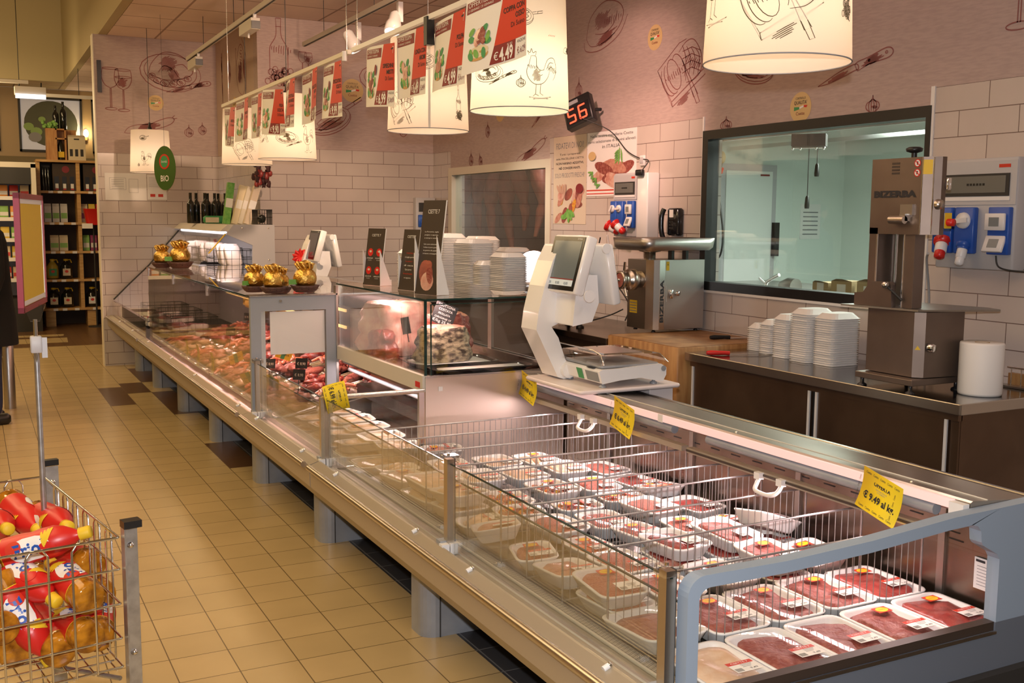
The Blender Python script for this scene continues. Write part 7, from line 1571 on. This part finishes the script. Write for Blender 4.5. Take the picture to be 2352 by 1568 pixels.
for zi, z in enumerate((.70, .98, 1.24, 1.52, 1.80)):
    for i in range(9):
        m_ = ('pk_yellow', 'pk_orange', 'pk_cream', 'pk_green', 'pk_red')[(i*2+zi*3) % 5]; lb = 'food packet, %s shelf up in the far left fridge, %s from its right end' % (ordn[zi], ordn[i])
        if m_ not in pf: b = MB(); b.rbox(-.055, .055, 0, .2, 0, .17, m_, .015); b.box(-.05, .05, -.001, 0, .04, .09, 'pk_white' if m_ != 'pk_cream' else 'pk_red'); o = pf[m_] = b.build('food_packet', None, lb, 'packet', 'packets, fridge shelf %s' % ordn[zi])
        else: o = pf[m_].copy(); C.objects.link(o); o['label'] = lb; o['group'] = 'packets, fridge shelf %s' % ordn[zi]
        o.location = (.68-i*.13, 15.68+R.uniform(0, .04), z+.001)
# hall fixture
r = thing('track_lamp', 'rectangular ceiling lamp with bright white strip, far left', 'lamp', (.72, 14, 3.0)); b = MB(); b.box(-.17, .17, -.08, .08, 0, .09, 'beige_metal'); b.build('housing', r); b = MB(); b.box(-.165, .165, -.10, -.06, -.05, 0, 'tube_white'); b.build('light_panel', r)
b = MB(); b.box(.88, 2.4, 14.4, 14.44, 3.03, 3.07, 'beige_metal'); b.box(-1.5, .7, 13.9, 13.94, 3.12, 3.16, 'beige_metal')
for x in (-1, 0, .6): b.tube([(x, 13.92, 3.15), (x, 13.92, 6)], .004, 'cable', 4)
for x in (1.3, 2.0): b.tube([(x, 14.42, 3.06), (x, 14.42, ZC)], .004, 'cable', 4)
b.build('lighting_track', None, 'pale horizontal lighting track across the far end', 'lighting track')
for x in (.6, .84): b = MB(); b.tube([(x, 13.98, 3.09), (x, 13.93, 3.14)], .008, 'dark', 6); b.build('hanger', r).matrix_parent_inverse = Matrix.Translation((-.72, -14, -3.0))
point('far_fill', (.2, 14.2, 2.9), 34, (1, .74, .40), .2)
# steel barrier post behind the shopper
r = thing('barrier_post', 'round steel barrier post behind the shopper at the left edge', 'post', (.225, 9.35, 0)); b = MB(); b.lathe([(.045, 0), (.045, .78), (.03, .80)], 'steel', n=16); b.build('post', r); b = MB(); b.tube([(0, 0, .5), (-.12, -.02, .5), (-.14, -.02, .46)], .008, 'chrome', 6); b.tube([(0, 0, .42), (-.15, -.02, .44)], .008, 'chrome', 6); b.build('hook_bar', r)

# ------------------------------------------------------------------ shopper at the left edge (mostly outside the frame)
r = thing('person', 'person in a long black coat and dark jeans standing at the left edge', 'person', (.10, 8.75, 0), d2(100))
def skin(vs, es, rs, mat, name, parent, root=0):
    me = bpy.data.meshes.new(name); me.from_pydata(vs, es, []); o = bpy.data.objects.new(name, me); C.objects.link(o); me.materials.append(MATS[mat])
    m = o.modifiers.new('s', 'SKIN'); s_ = o.modifiers.new('u', 'SUBSURF'); s_.levels = 2; s_.render_levels = 2
    sv = me.skin_vertices[0].data if me.skin_vertices else None
    if sv is None: return o
    for i, q in enumerate(rs): sv[i].radius = (q, q) if not hasattr(q, '__len__') else q; sv[i].use_root = (i == root)
    me.polygons.foreach_set('use_smooth', [True]*len(me.polygons)); o.parent = parent; m.use_smooth_shade = True; return o
V = [(0, 0, .95), (0, 0, 1.12), (0, 0, 1.30), (0, 0, 1.42), (0, 0, 1.50), (0, .02, 1.60), (0, .03, 1.70)]
E_ = [(0, 1), (1, 2), (2, 3), (3, 4), (4, 5), (5, 6)]; RR = [(.14, .10), (.13, .10), (.15, .10), (.13, .08), .05, (.075, .09), (.07, .085)]
for s_ in (-1, 1):
    k_ = len(V); V += [(s_*.18, 0, 1.40), (s_*.24, -.01, 1.14), (s_*.25, .06, .92), (s_*.25, .09, .84), (s_*.10, 0, .90), (s_*.11, .01, .50), (s_*.11, 0, .10), (s_*.11, .13, .04)]
    E_ += [(3, k_), (k_, k_+1), (k_+1, k_+2), (k_+2, k_+3), (0, k_+4), (k_+4, k_+5), (k_+5, k_+6), (k_+6, k_+7)]; RR += [.06, .045, .033, .03, .09, .062, .045, (.045, .03)]
def skinmesh(V, E_, RR, mat, name, parent):
    me = bpy.data.meshes.new(name); bm = __import__('bmesh').new(); lay = bm.verts.layers.skin.verify(); vs = [bm.verts.new(v) for v in V]
    for a, b_ in E_: bm.edges.new((vs[a], vs[b_]))
    for i, v in enumerate(vs): q = RR[i]; v[lay].radius = q if hasattr(q, '__len__') else (q, q); v[lay].use_root = (i == 0)
    bm.to_mesh(me); bm.free(); me.materials.append(MATS[mat]); o = bpy.data.objects.new(name, me); C.objects.link(o); o.parent = parent
    m = o.modifiers.new('s', 'SKIN'); m.use_smooth_shade = True; s_ = o.modifiers.new('u', 'SUBSURF'); s_.levels = 2; s_.render_levels = 2; return o
skinmesh(V, E_, RR, 'denim', 'body', r)
for s_ in (-1, 1):
    for f_ in range(5):
        x = s_*.25+(f_-2)*.016; skinmesh([(x, .09+.004*f_, .83), (x, .10, .79), (x, .095, .755+abs(f_-2)*.006)], [(0, 1), (1, 2)], [.009, .009, .007], 'skin', 'finger', r)
b = MB(); L = []
for z, rx, ry in ((.60, .23, .19), (.80, .22, .18), (1.0, .20, .16), (1.2, .20, .15), (1.36, .215, .14), (1.44, .17, .12), (1.49, .075, .075)): L.append([(rx*math.cos(2*PI*k_/28)*(1+.03*math.sin(5*k_)), ry*math.sin(2*PI*k_/28), z) for k_ in range(28)])
b.loft(L, 'coat', False, True)
for s_ in (-1, 1): b.tube([(s_*.18, 0, 1.40), (s_*.23, -.005, 1.26), (s_*.25, -.01, 1.12), (s_*.258, .04, .97), (s_*.258, .075, .88)], .06, 'coat', 12, rs=[.075, .07, .06, .052, .045])
b.build('coat', r)
b = MB(); b.sph((0, .035, 1.66), (.075, .09, .105), 'skin', 18, 14); b.sph((0, .125, 1.65), (.012, .018, .02), 'skin', 8, 6)
for s_ in (-1, 1): b.sph((s_*.03, .115, 1.675), (.01, .008, .007), 'ink', 8, 6); b.sph((s_*.077, .03, 1.66), (.01, .02, .03), 'skin', 8, 6)
b.box(-.022, .022, .112, .122, 1.605, 1.611, 'maroon'); b.build('head', r)
b = MB(); b.sph((0, .015, 1.70), (.088, .098, .095), 'dark_brown', 18, 12); b.build('hair', r)
for s_ in (-1, 1): b = MB(); b.rbox(s_*.11-.05, s_*.11+.05, -.09, .19, 0, .08, 'black', .04); b.build('shoe', r)
